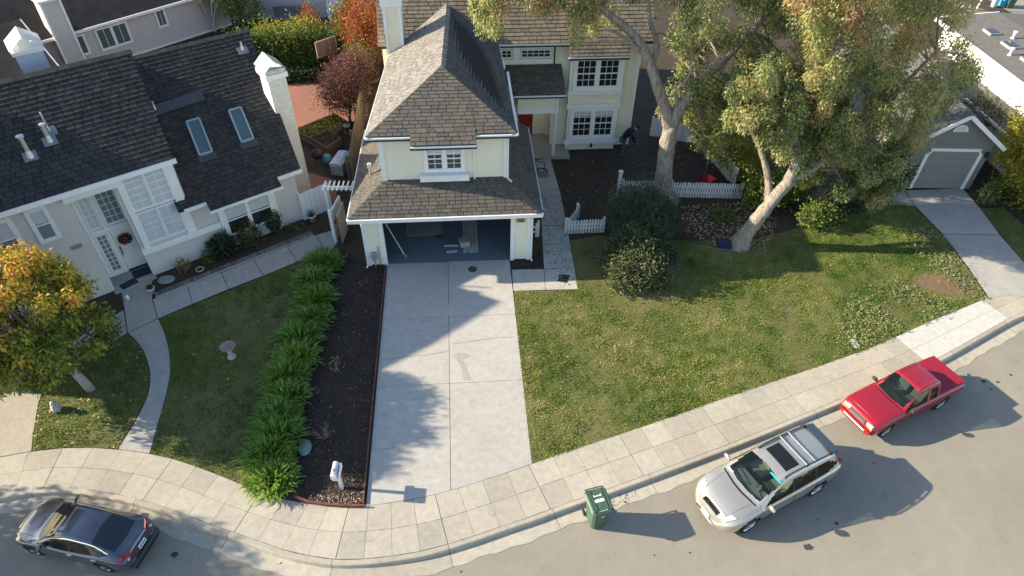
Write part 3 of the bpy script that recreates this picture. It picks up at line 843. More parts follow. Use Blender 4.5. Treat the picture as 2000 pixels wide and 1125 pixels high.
PORR = [(3.1, 7.18, 3.40), (5.44, 7.18, 3.40), (5.32, 8.40, 4.26), (2.4, 8.40, 4.26)]
slab4(rf, *PORR, .06)
roofdeck = mat('roof_felt', (0.028, 0.025, 0.023), .95)
ro = obj('roof', rf, roofdeck, YH)
n1 = shingles(YH, *PF, shingle, .155, .33, .028, 150, seed=1)
shingles(YH, *PL_, shingle, .155, .33, .028, 0, seed=2); shingles(YH, *PR_, shingle, .155, .33, .028, 0, seed=3)
shingles(YH, FL, FR, AP, AP, shingle, .155, .33, .028, 150, seed=4)
shingles(YH, *EX, shingle, .155, .33, .028, 0, seed=5)
pale = mat('sunlit_shingle', (0.225, 0.217, 0.208), 0.9, var=0.22, vs=7, bump=0.4, bs=70, stops=SH_BROWN)  # lighter shingle copy: sunlight on the left slope and hips put into the colour
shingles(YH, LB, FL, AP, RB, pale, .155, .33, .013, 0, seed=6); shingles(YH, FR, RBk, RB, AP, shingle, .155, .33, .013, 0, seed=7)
shingles(YH, *MF, shingle_tan, .17, .36, .03, 0, seed=8); shingles(YH, *BAYR, shingle_tan, .17, .36, .03, 0, seed=9)
shingles(YH, *PORR, shingle, .155, .33, .028, 0, seed=10)
hc = B()
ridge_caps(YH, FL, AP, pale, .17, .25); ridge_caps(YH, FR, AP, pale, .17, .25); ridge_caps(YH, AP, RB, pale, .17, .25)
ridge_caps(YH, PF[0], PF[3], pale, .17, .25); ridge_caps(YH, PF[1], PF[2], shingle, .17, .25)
# windows
window(YH, -.60, .66, 3.86, 4.78, .84, 2, (2, 4), .12, False, True, .30, mull=.13)
s_ = B(); s_.box(-.90, .92, .62, .86, 3.44, 3.68); s_.box(-.86, .88, .58, .86, 3.68, 3.72); obj('window_box', s_, white, YH)
for z0, z1 in ((3.34, 4.62), (.80, 2.14)):
    window(YH, 5.98, 7.88, z0, z1, 7.98, 2, (3, 4), .16, False, True, .22 if z0 < 2 else 0.0, mull=.16)
window(YH, 2.60, 3.06, 4.62, 4.98, 8.36, 1, (2, 2), .03, False, False); window(YH, 3.48, 4.80, 4.62, 4.98, 8.36, 1, (5, 2), .03, False, False)
d = obj('door', B().box(3.32, 4.22, 9.36, 9.415, .1, 2.2), mat('dark_red_door', (0.22, 0.02, 0.02), .45), YH)
obj('handle', B().box(4.10, 4.14, 9.30, 9.36, .95, 1.2), darkmetal, d)
ch = B(); CHX0, CHX1, CHY = -2.22, -1.56, 7.1
siding(ch, CHX0, CHX1, 4.6, 7.5, CHY, .2); ch.box(CHX0 + .01, CHX1 - .01, CHY + .01, CHY + .9, 3.5, 7.5)
co = obj('chimney', ch, yellow, YH)
ct = B(); ct.box(CHX0 - .04, CHX0 + .08, CHY - .05, CHY + .1, 4.6, 7.45); ct.box(CHX1 - .08, CHX1 + .04, CHY - .05, CHY + .1, 4.6, 7.45)
ct.box(CHX0 - .10, CHX1 + .10, CHY - .1, CHY + 1.0, 7.45, 7.85); ct.box(CHX1 - .02, CHX1 + .04, CHY + .1, CHY + .92, 5.0, 7.45)
objs('chimney_trim', ct, white, co)
# downspouts
for pts in ([(1.12, .74, 5.2), (1.12, .80, 4.9), (1.12, .80, 3.4)], [(5.06, 7.3, 3.3), (5.06, 7.36, 3.0), (5.06, 7.36, .12)], [(-3.20, -.09, 2.4), (-3.20, -.09, .1), (-3.25, -.2, .06)], [(3.26, -.09, 2.4), (3.26, -.09, .1), (3.3, -.2, .06)], [(2.36, .76, 5.3), (2.36, .76, 3.4), (2.5, .6, 3.36)]):
    obj('downspout', B().tube(pts, .035, 8), white, YH)
obj('downspout', B().tube([(4.97, 8.24, 5.3), (4.97, 8.26, 4.35), (5.0, 8.0, 4.28)], .035, 8), mat('brown_pipe', (.06, .05, .04), .6), YH)
vp = B().lathe([(.05, 0), (.05, .45), (.085, .45), (.085, .6), (.0, .62)], 14, Matrix.Translation((-2.86, 1.76, 2.98))); vp.cbox((-2.86, 1.76, 2.99), (.3, .3, .03), 0, 0, -.56)
obj('vent_pipe', vp, galv, YH)
ut = B(); ut.box(-2.98, -2.82, -.16, -.02, .42, .72); ut.tube([(-2.9, -.1, .42), (-2.9, -.12, .02)], .025); ut.tube([(-2.72, -.06, 1.0), (-2.72, -.06, .05)], .02)
ut.lathe([(.09, 0), (.09, .06), (0, .06)], 12, Matrix.Translation((-2.9, -.2, .5)) @ Matrix.Rotation(rad(90), 4, 'X'))
obj('utility_meter', ut, mat('meter_grey', (.25, .28, .30), .5), YH)
pl = obj('number_plaque', B().box(2.66, 2.98, -.06, -.025, 1.92, 2.08), mat('plaque_wood', (.32, .18, .08), .6), YH)
def text(name, s, size, M, m, parent, ext_=.002):
    cu = bpy.data.curves.new(name, 'FONT'); cu.body = s; cu.size = size; cu.extrude = ext_; cu.align_x = 'CENTER'; cu.align_y = 'CENTER'
    o = bpy.data.objects.new(name, cu); COL.objects.link(o)
    dg = bpy.context.evaluated_depsgraph_get(); me = bpy.data.meshes.new_from_object(o.evaluated_get(dg))
    bpy.data.objects.remove(o); me.transform(M); me.materials.clear(); me.materials.append(m)
    return link(name, me, None, parent)
text('digits', '54', .16, Matrix.Translation((2.82, -.064, 2.0)) @ Matrix.Rotation(rad(90), 4, 'X'), black, pl)
lamp = B().lathe([(.03, 0), (.06, .05), (.05, .2), (0, .24)], 10, Matrix.Translation((6.95, 7.84, .22))); obj('wall_lamp', lamp, black, YH)

# ------------------------------------------------------------------ the grey house on the left
LO = at(302.7, 537); LANG = rad(32.19)
LH = thing('house', 'grey clapboard house with charcoal tile roof, skylights and tall white windows', 'house', None, (LO.x, LO.y, 0), LANG)
w = B()
siding(w, -9, -1.45, 0, 4.75, 0, .17); siding(w, -.05, 2.05, 0, 4.75, 0, .17); siding(w, 2.05, 6.20, 0, 2.6, 0, .17)
w.box(-9, -1.45, .02, .15, 0, 4.7); w.box(-.05, 6.19, .02, .15, 0, 2.5); w.box(-.05, 2.04, .02, .15, 2.5, 4.7)
w.box(-1.55, -1.45, .1, .9, 0, 4.6); w.box(-.05, .05, .1, .9, 0, 4.6)
w.box(6.08, 6.2, .15, 9.5, 0, 2.5); w.box(-9, 6.2, 9.4, 9.5, 0, 2.6); w.box(1.95, 2.05, .15, 7.0, 2.4, 4.9)
w.add([(2.05, -.2, 4.8), (2.05, 7.3, 4.8), (2.05, 3.6, 7.0)], [(0, 1, 2)]); w.add([(6.2, 0, 2.5), (6.2, 9.5, 2.5), (6.2, 5.0, 5.7)], [(0, 1, 2)])
siding(w, -1.5, 0, 2.1, 4.55, .82, .17)
w.box(2.95, 5.15, -.1, .02, 0, 2.2)
obj('wall', w, greyw, LH)
R1 = [(-9, -.38, 4.72), (2.12, -.38, 4.72), (2.52, 3.6, 7.08), (-9, 3.6, 7.08)]
R2 = [(1.6, -.38, 2.62), (6.42, -.38, 2.62), (7.36, 5.45, 6.08), (1.9, 5.45, 6.08)]
R3 = [(2.62, -.72, 2.40), (5.42, -.72, 2.40), (5.42, -.2, 2.72), (2.62, -.2, 2.72)]
rf = B(); slab4(rf, *R1, .12); slab4(rf, *R2, .10); slab4(rf, *R3, .06)
slab4(rf, (2.52, 7.6, 4.72), (-9, 7.6, 4.72), (-9, 3.6, 7.08), (2.52, 3.6, 7.08), .1); slab4(rf, (7.2, 10.5, 3.1), (1.9, 10.5, 3.1), (1.9, 5.45, 6.08), (7.36, 5.45, 6.08), .1)
obj('roof', rf, roofdeck, LH)
shingles(LH, *R2, rooftile, .19, .30, .032, 0, .15, 21, 'roof_tile'); shingles(LH, *R1, rooftile, .19, .30, .032, 300, .15, 20, 'roof_tile'); shingles(LH, *R3, rooftile, .17, .30, .03, 0, .15, 22, 'roof_tile')
ridge_caps(LH, R1[3], R1[2], rooftile, .2, .34); ridge_caps(LH, R2[3], R2[2], rooftile, .2, .34)
t = B()
t.beam((-9, -.42, 4.62), (2.16, -.42, 4.62), .06, .18)
t.beam((1.8, -.40, 2.54), (2.62, -.40, 2.54), .06, .14); t.beam((5.42, -.40, 2.54), (6.44, -.40, 2.54), .06, .16); t.beam((2.58, -.74, 2.33), (5.46, -.74, 2.33), .06, .10)
# tall window surround
t.box(.08, .27, -.09, 0, 1.35, 4.55); t.box(1.68, 2.0, -.09, 0, 1.35, 4.55); t.box(.27, 1.68, -.088, 0, 4.46, 4.6); t.box(-.06, 2.9, -.14, 0, 1.10, 1.36)
t.box(-1.6, .1, -.16, -.03, 4.16, 4.40)
t.box(2.92, 3.1, -.14, -.02, .3, 2.2); t.box(4.97, 5.2, -.14, -.02, .3, 2.2); t.box(2.92, 5.2, -.145, -.02, 1.98, 2.24); t.box(2.1, 2.95, -.06, 0, 1.12, 1.34)
t.box(-1.48, -1.28, .78, .9, .05, 4.0); t.box(-.86, -.74, .76, .88, .05, 4.0); t.box(-1.28, -.05, .765, .88, 2.02, 2.2); t.box(-.06, 0.05, .78, .9, .05, 2.1); t.box(-1.3, -.86, .77, .88, .05, .18)
objs('trim', t, white, LH)
bl = glass_mat('blind_lit_glass', clear=0.0, dark=(0.20, 0.24, 0.27))
for x0, x1 in ((.29, .94), (1.01, 1.66)):
    for z0, z1 in ((1.50, 2.84), (2.98, 4.44)):
        window(LH, x0, x1, z0, z1, -.01, 1, (2, 5), .03, False, False, .98, bl)
window(LH, -1.25, -.90, 2.3, 3.95, .80, 1, (2, 6), .03, False, False, .98, bl); window(LH, -.70, -.06, 2.3, 3.95, .80, 1, (3, 6), .03, False, False, 0, bl)
window(LH, -1.25, -.90, .25, 1.98, .80, 1, (2, 8), .03, False, False, 0, bl)
window(LH, -2.68, -2.22, 3.02, 4.20, -.01, 1, (1, 1), .10, False, True, .45, bl); window(LH, -5.0, -3.30, 2.80, 4.15, -.01, 2, (1, 1), .14, True, True, .45, bl)
window(LH, 3.14, 4.94, .62, 1.92, -.11, 2, (1, 1), .04, False, True, .42)
d = obj('door', B().box(-.72, -.06, .80, .85, .10, 2.02), mat('white_door', (.78, .79, .80), .45), LH)
obj('handle', B().box(-.68, -.64, .74, .80, .85, 1.25), darkmetal, d); obj('threshold', B().box(-.74, -.03, .70, .80, .04, .10), black, d)
obj('step', B().box(-1.5, .02, -.25, .80, -.02, .05), pathc, LH)
vb = B(); vb.box(-2.05, -1.7, -.05, 0, 2.30, 2.45)
for i in range(3): vb.box(-2.05, -1.7, -.065, -.05, 2.31 + i * .045, 2.33 + i * .045)
obj('wall_vent', vb, mat('vent_grey', (.3, .29, .27), .7), LH)
def roof_pt(s, o, base=2.62): return Vector((s, o, base + (o + .38) * ((.5935 if base < 4 else .593))))
skyg = glass_mat('skylight_glass', clear=0.0, dark=(0.07, 0.12, 0.145))
for s0, s1, a, c in ((3.2, 3.68, 1.2, 2.5), (4.84, 5.32, 1.2, 2.46)):
    b_ = B(); nz = Vector((0, -.51, .86)) * .12
    P = [roof_pt(s0, a), roof_pt(s1, a), roof_pt(s1 + .15, c), roof_pt(s0 + .15, c)]
    for p, q in zip(P, P[1:] + P[:1]): b_.beam(p + nz * .5, q + nz * .5, .07, .14, nz)
    sk = obj('skylight', b_, mat('skylight_frame', (.32, .38, .40), .5, .3), LH)
    obj('pane', B().quad(*[p + nz * .8 for p in P]), skyg, sk)
    obj('flashing', B().quad(*[p + nz * .42 for p in (roof_pt(s0 - .1, a - .25), roof_pt(s1 + .1, a - .25), roof_pt(s1 + .1, a), roof_pt(s0 - .1, a))]), mat('flashing', (.07, .075, .08), .7, .2), sk)
obj('flashing', B().quad(*[Vector(p) + Vector((0, -.02, .085)) for p in (roof_pt(2.25, 3.0), roof_pt(4.4, 3.1), roof_pt(4.45, 3.5), roof_pt(2.3, 3.4))]), MATS['flashing'], LH)
def vent(s, o, base, h, r, cap):
    p = roof_pt(s, o, base); b_ = B()
    b_.lathe([(r * 2.2, -.05), (r * 1.3, .2), (r, .25), (r, h)] + ([(r * 1.7, h), (r * 1.7, h + .06), (0, h + .09)] if cap else [(0, h)]), 12, Matrix.Translation(p)); vo_ = obj('vent_pipe', b_, galv, LH); obj('flashing', B().cbox(p + Vector((0, -.03, .06)), (.42, .36, .02), 0, .535), mat('lead_flashing', (.20, .215, .235), .6, .3), vo_)
vent(-1.83, .95, 4.72, .75, .07, True); vent(-1.12, 1.25, 4.72, .62, .06, True); vent(-1.0, 1.55, 4.72, .75, .03, False); vent(2.55, 3.25, 2.62, .4, .03, False); vent(6.7, 4.6, 2.62, .4, .03, False)
tw = B(); tw.box(-10.6, -4.4, .6, 7.4, 4.4, 6.6); obj('upper_storey', tw, greyw, LH)
tw = B(); slab4(tw, (-10.9, .2, 6.5), (-4.2, .2, 6.5), (-4.2, 3.4, 8.45), (-10.9, 3.4, 8.45), .12); slab4(tw, (-4.2, 7.8, 6.0), (-10.9, 7.8, 6.0), (-10.9, 3.4, 8.45), (-4.2, 3.4, 8.45), .12); obj('upper_roof', tw, rooftile, LH)
# white brick chimney on the right gable
cw = mat('whitewashed_brick', (.68, .67, .63), .85, var=.15, vs=5, bump=.6, bs=14, squash=(1, 1, 3))
c = B(); c.box(6.62, 7.36, 1.85, 2.75, 0, 5.55)
cho = obj('chimney', c, cw, LH)
cc = B(); cc.box(6.54, 7.44, 1.76, 2.84, 5.42, 5.62); obj('chimney_cap', cc, white, cho)
c3 = B(); 
for x, y in ((6.58, 1.82), (7.32, 1.82), (6.58, 2.70), (7.32, 2.70)): c3.box(x, x + .08, y, y + .08, 5.62, 5.78)
c3.add([(6.52, 1.74, 5.75), (6.52, 2.86, 5.75), (6.98, 2.86, 6.15), (6.98, 1.74, 6.15)], [(0, 1, 2, 3), (3, 2, 1, 0)]); c3.add([(7.44, 1.74, 5.75), (7.44, 2.86, 5.75), (6.98, 2.86, 6.15), (6.98, 1.74, 6.15)], [(0, 1, 2, 3), (3, 2, 1, 0)])
c3.box(6.6, 7.38, 1.8, 1.83, 5.62, 5.80)
obj('chimney_hood', c3, mat('zinc_hood', (.45, .50, .50), .5, .4, var=.3, vs=6), cho)
# rear chimney behind the ridge
c = B(); c.box(-.95, -.05, 5.2, 6.2, 4.5, 7.15); cr = obj('chimney', c, mat('pale_blue_grey_brick', (.55, .58, .62), .8, var=.08, vs=6), LH)
c4 = B(); c4.box(-1.02, .02, 5.12, 6.28, 7.15, 7.28)
c4.box(-.7, -.3, 5.5, 5.9, 7.28, 7.5)
for s_ in (-1, 1): c4.add([(-.5 + s_ * .55, 5.1, 7.35), (-.5 + s_ * .55, 6.3, 7.35), (-.5, 6.3, 7.75), (-.5, 5.1, 7.75)], [(0, 1, 2, 3), (3, 2, 1, 0)])
obj('chimney_hood', c4, white, cr)

# ------------------------------------------------------------------ houses further off
HB = at(259, 109); 
BH = thing('house', 'mauve-grey house with dark brown roof behind the charcoal-roofed house', 'house', None, (HB.x, HB.y, 0), rad(42.7))
w = B(); siding(w, -14, 6.5, 0, 2.3, 0, .2); w.box(-14, 6.49, .02, 8, 0, 2.3); obj('wall', w, mat('mauve_grey_siding', (.52, .48, .46), .75, var=.05), BH)
rf = B(); slab4(rf, (-14, -.35, 2.32), (6.9, -.35, 2.32), (6.9, 4.6, 4.9), (-14, 4.6, 4.9), .12); slab4(rf, (6.9, 9.5, 2.3), (-14, 9.5, 2.3), (-14, 4.6, 4.9), (6.9, 4.6, 4.9), .12)
slab4(rf, (-14, -3.4, 1.55), (-4.55, -3.4, 1.55), (-4.55, .6, 3.3), (-14, .6, 3.3), .12); obj('roof', rf, brownroof, BH)
t = B(); t.beam((-14, -.40, 2.26), (6.94, -.40, 2.26), .06, .14); t.beam((-14, -3.44, 1.5), (-4.5, -3.44, 1.5), .06, .12); t.beam((-4.52, -3.44, 1.5), (-4.52, .6, 3.26), .05, .12); t.box(-2.6, 6.5, -.12, -.03, 0, .10); objs('trim', t, white, BH)
obj('wing', B().box(-14, -4.75, -3.1, 0, 0, 1.5), MATS['mauve_grey_siding'], BH)
c = B().box(-3.62, -2.68, -.62, .4, 0, 4.2); ch2 = obj('chimney', c, MATS['mauve_grey_siding'], BH)
t = B(); t.box(-3.68, -3.58, -.68, -.58, 0, 4.2); t.box(-2.72, -2.62, -.68, -.58, 0, 4.2); t.box(-3.75, -2.55, -.75, .5, 4.2, 4.3); objs('chimney_trim', t, white, ch2)
for x0, x1, z0, z1, u in ((-2.52, -2.16, .92, 1.92, 1), (-1.42, .25, .85, 1.95, 2), (2.08, 2.56, 1.15, 2.05, 1)):
    window(BH, x0, x1, z0, z1, -.03, u, (2 if x0 > -2 else 1, 1), .08, False, False, 0, glass_mat('pale_glass', clear=0, dark=(.10, .13, .13)))
# house across the back gardens, top middle
P0 = at(480, 38)
FH = thing('house', 'plain blue-grey rear wall with white deck seen over the back hedge', 'house', None, (P0.x, P0.y, 0), rad(2))
w = B(); siding(w, -4, 16, 0, 5, 0, .22); w.box(-4, 15.9, .03, 7, 0, 5); obj('wall', w, mat('blue_grey_siding', (.50, .50, .52), .75, var=.05), FH)
dkb = B(); D0 = 5.6
dkb.box(D0, D0 + 2.4, -2.2, 0, 1.05, 1.2)
for x in (D0 + .08, D0 + 2.3): dkb.box(x - .06, x + .06, -2.18, -2.06, 0, 2.3)
dkb.box(D0, D0 + 2.4, -2.18, -2.1, 2.2, 2.3); dkb.box(D0, D0 + .08, -2.2, 0, 2.2, 2.3)
dk_o = obj('deck', dkb, white, FH)
for i in range(15): obj('baluster', B().box(D0 + .2 + i * .145, D0 + .27 + i * .145, -2.15, -2.11, 1.2, 2.2), white, dk_o)
bn = B(); bn.box(2.0, 4.2, -1.2, -.5, .35, .45); bn.box(2.0, 4.2, -.6, -.5, .45, .95)
for x in (2.1, 4.0): bn.box(x, x + .1, -1.15, -.55, 0, .35)
tag(obj('garden_bench', bn, mat('slate_cushion', (.14, .15, .18), .8)), 'dark slatted garden bench against the blue-grey wall behind the hedge', 'bench').matrix_world = Matrix.Translation((P0.x, P0.y, 0)) @ Matrix.Rotation(rad(2), 4, 'Z')
b = B().tube([tuple(at(512, 22)), tuple(at(512, 22) + Vector((-.2, 0, 3.6)))], .05); tag(obj('clothes_pole', b, galv), 'slim pale metal pole standing before the blue-grey wall', 'pole')
b = B().tube([tuple(at(565, 25)), tuple(at(565, 25) + Vector((-.05, 0, 2.6)))], .07); b.cbox(at(565, 25) + Vector((-.05, 0, 2.6)), (.5, .12, .1)); tag(obj('clothes_pole', b, wood2), 'wooden post with crosspiece standing before the blue-grey wall', 'pole')

# right neighbour: grey gabled garage
NO = at(1776, 366); NANG = rad(-5.2)
NG = thing('garage', 'dark grey gabled garage with white trimmed door and half-round vent', 'garage', None, (NO.x, NO.y, 0), NANG)
gy = mat('slate_grey_siding', (.20, .195, .17), .75, var=.08)
w = B(); siding(w, -.95, 2.75, 0, 2.5, 0, .16); w.box(-.95, 2.74, .02, 9, 0, 2.5)
n = 9
for i in range(n):
    z0, z1 = 2.5 + i * .14, 2.5 + (i + 1) * .14
    h0, h1 = 1.85 * (1 - i / n), 1.85 * (1 - (i + 1) / n)
    w.quad((.9 - h0, -.018, z0), (.9 + h0, -.018, z0), (.9 + h1, 0, z1), (.9 - h1, 0, z1))
obj('wall', w, gy, NG)
NL = [(-1.25, 9, 2.36), (-1.25, -.35, 2.36), (.9, -.35, 3.90), (.9, 9, 3.90)]; NR = [(3.05, -.35, 2.36), (3.05, 9, 2.36), (.9, 9, 3.90), (.9, -.35, 3.90)]
rf = B(); slab4(rf, *NL, .1); slab4(rf, *NR, .1)
ro = obj('roof', rf, greyroof, NG); ridge_caps(NG, (.9, -.35, 3.9), (.9, 9, 3.9), greyroof, .2, .3)
shingles(NG, *NL, greyroof, .2, .4, .014, 0, seed=30); shingles(NG, *NR, greyroof, .2, .4, .014, 0, seed=31)
t = B(); t.beam((-1.27, -.36, 2.28), (.9, -.36, 3.84), .05, .17); t.beam((3.07, -.36, 2.28), (.9, -.36, 3.84), .05, .17)
t.box(-.05, .1, -.07, .0, 0, 1.85); t.box(2.30, 2.46, -.07, 0, 0, 1.85); t.box(.1, 2.30, -.07, 0, 1.98, 2.12)
t.beam((.03, -.035, 1.85), (.22, -.035, 2.05), .07, .14, (0, -1, 0)); t.beam((2.38, -.035, 1.85), (2.18, -.035, 2.05), .07, .14, (0, -1, 0)); objs('trim', t, white, NG)
dr = obj('garage_door', B().box(.1, 2.30, -.03, 0, 0, 1.98), mat('grey_garage_door', (.24, .235, .22), .7, var=.05), NG)
for i in range(5): obj('panel', B().box(.12, 2.28, -.042, -.03, .03 + i * .39, .40 + i * .39), MATS['grey_garage_door'], dr)
vb = B(); vb.add([(0.95 + .33 * math.cos(a), -.06, 2.95 + .33 * math.sin(a)) for a in np.linspace(0, PI, 12)], [tuple(range(12))])
vo = obj('gable_vent', vb, white, NG); vs_ = B()
for i in range(4): vs_.box(.95 - .24 + i * .03, .95 + .24 - i * .03, -.075, -.061, 2.99 + i * .06, 3.01 + i * .06)
objs('slat', vs_, mat('vent_shadow', (.35, .35, .35), .7), vo)
obj('wall_lamp', B().lathe([(.05, 0), (.09, .06), (.07, .22), (0, .27)], 10, Matrix.Translation((2.6, -.12, 1.75))), black, NG)
# white house and flat roofed wing further right
WH = thing('house', 'bright white walled house with flat grey roof at the top right', 'house', None, (27.0, 0, 0), rad(-90))
w = B(); w.box(-14, 4, 0, 7, 0, 3.6); obj('wall', w, mat('bright_white_wall', (.82, .82, .80), .7, var=.03), WH)
rf = B(); slab4(rf, (-14.3, -.45, 3.62), (4, -.45, 3.62), (4, 3.0, 3.85), (-14.3, 3.0, 3.85), .15); slab4(rf, (4, 7.4, 3.5), (-14.3, 7.4, 3.5), (-14.3, 3.0, 3.85), (4, 3.0, 3.85), .15); obj('roof', rf, greyroof, WH)
t = B(); t.beam((-14.3, -.49, 3.56), (4, -.49, 3.56), .06, .2); t.beam((-14.33, -.4, 3.58), (-14.33, 3.0, 3.8), .06, .16); objs('trim', t, white, WH)
lr = B(); slab4(lr, (-14, -1.0, 1.75), (4, -1.0, 1.75), (4, -.02, 2.2), (-14, -.02, 2.2), .1); obj('lower_roof', lr, greyroof, WH)
lw = B(); lw.box(-13.8, 4, -.8, -.1, 0, 1.75); obj('lower_wall', lw, mat('blue_white_wall', (.66, .68, .72), .7, var=.03), WH)
t = B(); t.beam((-14, -1.04, 1.7), (4, -1.04, 1.7), .06, .14); objs('trim', t, white, WH)
for x, y, s_ in ((-12.0, 1.2, .7), (-10.4, 1.2, .8), (-8.6, 1.1, .9), (-6.9, 1.0, .9)):
    zz = 3.62 + (y + .45) * .067
    k = B(); k.box(x - s_ / 2, x + s_ / 2, y - .3, y + .3, zz - .02, zz + .1); so = obj('skylight', k, mat('grey_curb', (.3, .3, .3), .6), WH)
    obj('pane', B().box(x - s_ / 2 + .06, x + s_ / 2 - .06, y - .24, y + .24, zz + .1, zz + .12), wpane, so)
for x, y in ((-11.2, 1.8), (-9.5, .6), (-9.6, 2.0), (-7.7, 1.6)):
    zz = 3.62 + (y + .45) * .067; obj('vent_pipe', B().lathe([(.12, -.03), (.06, .05), (.06, .28), (.1, .28), (.1, .36), (0, .38)], 10, Matrix.Translation((x, y, zz))), white, WH)
# far street in the top right corner
b = B().sheet(xy([(1880, -30), (2010, 45), (2150, 60), (2150, -60), (1900, -80)]), -.004); struct(obj('far_street', b, asphalt))
b = B().sheet(xy([(1890, 20), (1893, 8), (2010, 48), (2150, 90), (2150, 120), (2005, 105)]), -.007); struct(obj('far_verge', b, ground_mat('dry_verge', (.20, .13, .08), (.16, .15, .07), (.1, .08, .05), 1, .5)))
b = B().sheet(xy([(1870, -5), (1893, 6), (1899, 12), (1893, 24), (1860, 10)]), -.002); struct(obj('far_pavement', b, newc))
# ------------------------------------------------------------------ planting kit
def unit(v): return v / (np.linalg.norm(v, axis=1)[:, None] + 1e-9)
def leaves(name, C, D, L, W, tint, m, parent=None, seed=0, fold=0.25):
    """one small pointed, folded leaf per row: base C, direction D"""
    r = np.random.default_rng(seed); n = len(C)
    D = unit(D); R = r.normal(size=(n, 3)); Sd = unit(np.cross(D, R)); Nn = np.cross(Sd, D)
    L = L[:, None]; W = W[:, None]
    V = np.zeros((n, 4, 3), np.float32)
    V[:, 0] = C; V[:, 1] = C + D * L * .45 + Sd * W + Nn * W * fold; V[:, 2] = C + D * L; V[:, 3] = C + D * L * .45 - Sd * W + Nn * W * fold
    return link(name, np_mesh(name, V.reshape(-1, 3), 4, np.arange(4 * n), np.clip(tint, 0, 1)), m, parent)

def clump_cloud(cl, per, seed, droop=0.6, spread=0.55):
    """cl rows: x y z rx ry rz tint -> leaf bases, directions, tints"""
    r = np.random.default_rng(seed); cl = np.asarray(cl, float); n = len(cl) * per
    idx = np.repeat(np.arange(len(cl)), per)
    P = unit(r.normal(size=(n, 3))) * (r.uniform(0, 1, (n, 1)) ** (1 / 2.2))
    C = cl[idx, :3] + P * cl[idx, 3:6]
    D = P * spread + r.normal(size=(n, 3)) * .45 + np.array([0, 0, -droop])
    t = cl[idx, 6] + r.normal(0, .16, n) 
    return C, D, t

def tree_limbs(b, pts, r0, r1, n=9, wob=0.0, seed=0):
    P = catmull3(pts, .25); k = len(P)
    rs = [r0 + (r1 - r0) * (i / (k - 1)) ** .9 for i in range(k)]
    rr = random.Random(seed)
    rs = [x * (1 + wob * rr.uniform(-1, 1)) for x in rs]
    b.tube([Vector(p) for p in P], rs, n)
    return P
def catmull3(pts, step): return catmull([tuple(p) for p in pts], step)

def bark_mat(name, pale, tan_, dark):
    m, nt, p = _new(name); c = coords(nt, (1, 1, .4)); c2 = coords(nt, (1, 1, .16))
    n1 = noise(nt, 2.6, 6, .7, c); n2 = noise(nt, 16, 5, .75, c2); n3 = noise(nt, 45, 3, .7, c2)
    out = ramp(nt, [(.36, tan_), (.50, pale), (.66, tuple(x * .78 for x in pale))], n1.outputs["Fac"]).outputs[0]
    f = ramp(nt, [(.40, (.9,)), (.54, (0.0,))], n2.outputs["Fac"]); out = mixc(nt, f.outputs[0], out, dark)
    nt.links.new(out, p.inputs["Base Color"]); p.inputs["Roughness"].default_value = .9; p.inputs["Specular IOR Level"].default_value = .15
    ad = nt.nodes.new("ShaderNodeMath"); ad.operation = 'ADD'; nt.links.new(n2.outputs["Fac"], ad.inputs[0]); nt.links.new(n3.outputs["Fac"], ad.inputs[1])
    bp = nt.nodes.new("ShaderNodeBump"); bp.inputs["Strength"].default_value = 1.0; bp.inputs["Distance"].default_value = .06
    nt.links.new(ad.outputs[0], bp.inputs["Height"]); nt.links.new(bp.outputs[0], p.inputs["Normal"]); MATS[name] = m
    return m
eubark = bark_mat('pale_eucalyptus_bark', (.46, .41, .355), (.36, .27, .20), (.19, .15, .12))
twigm = mat('grey_twig', (.24, .18, .14), .9, var=.2)

def pxpoly_clumps(poly, n, y0, y1, rad_, seed, tint=(.5, .15), flat=1.25, zmin=.5):
    r = np.random.default_rng(seed); P = np.array(poly, float); out = []
    lo, hi = P.min(0), P.max(0)
    while len(out) < n:
        u, v = r.uniform(lo[0], hi[0]), r.uniform(lo[1], hi[1])
        if not inside(P, np.array([u]), np.array([v]))[0]: continue
        y = r.uniform(y0, y1); p = aty(u, v, y)
        if p.z < zmin: continue
        q = rad_ * r.uniform(.55, 1.05)
        out.append((p.x, p.y, p.z, q, q, q * flat, float(np.clip(r.normal(tint[0], tint[1]), 0, 1))))
    return out
EU = [(0, (.05, .075, .03)), (.28, (.14, .175, .065)), (.52, (.29, .33, .11)), (.76, (.46, .46, .18)), (.92, (.56, .40, .22)), (1, (.48, .22, .14))]
eul = leaf_mat('eucalyptus_leaf', EU, .42, .5, .35)

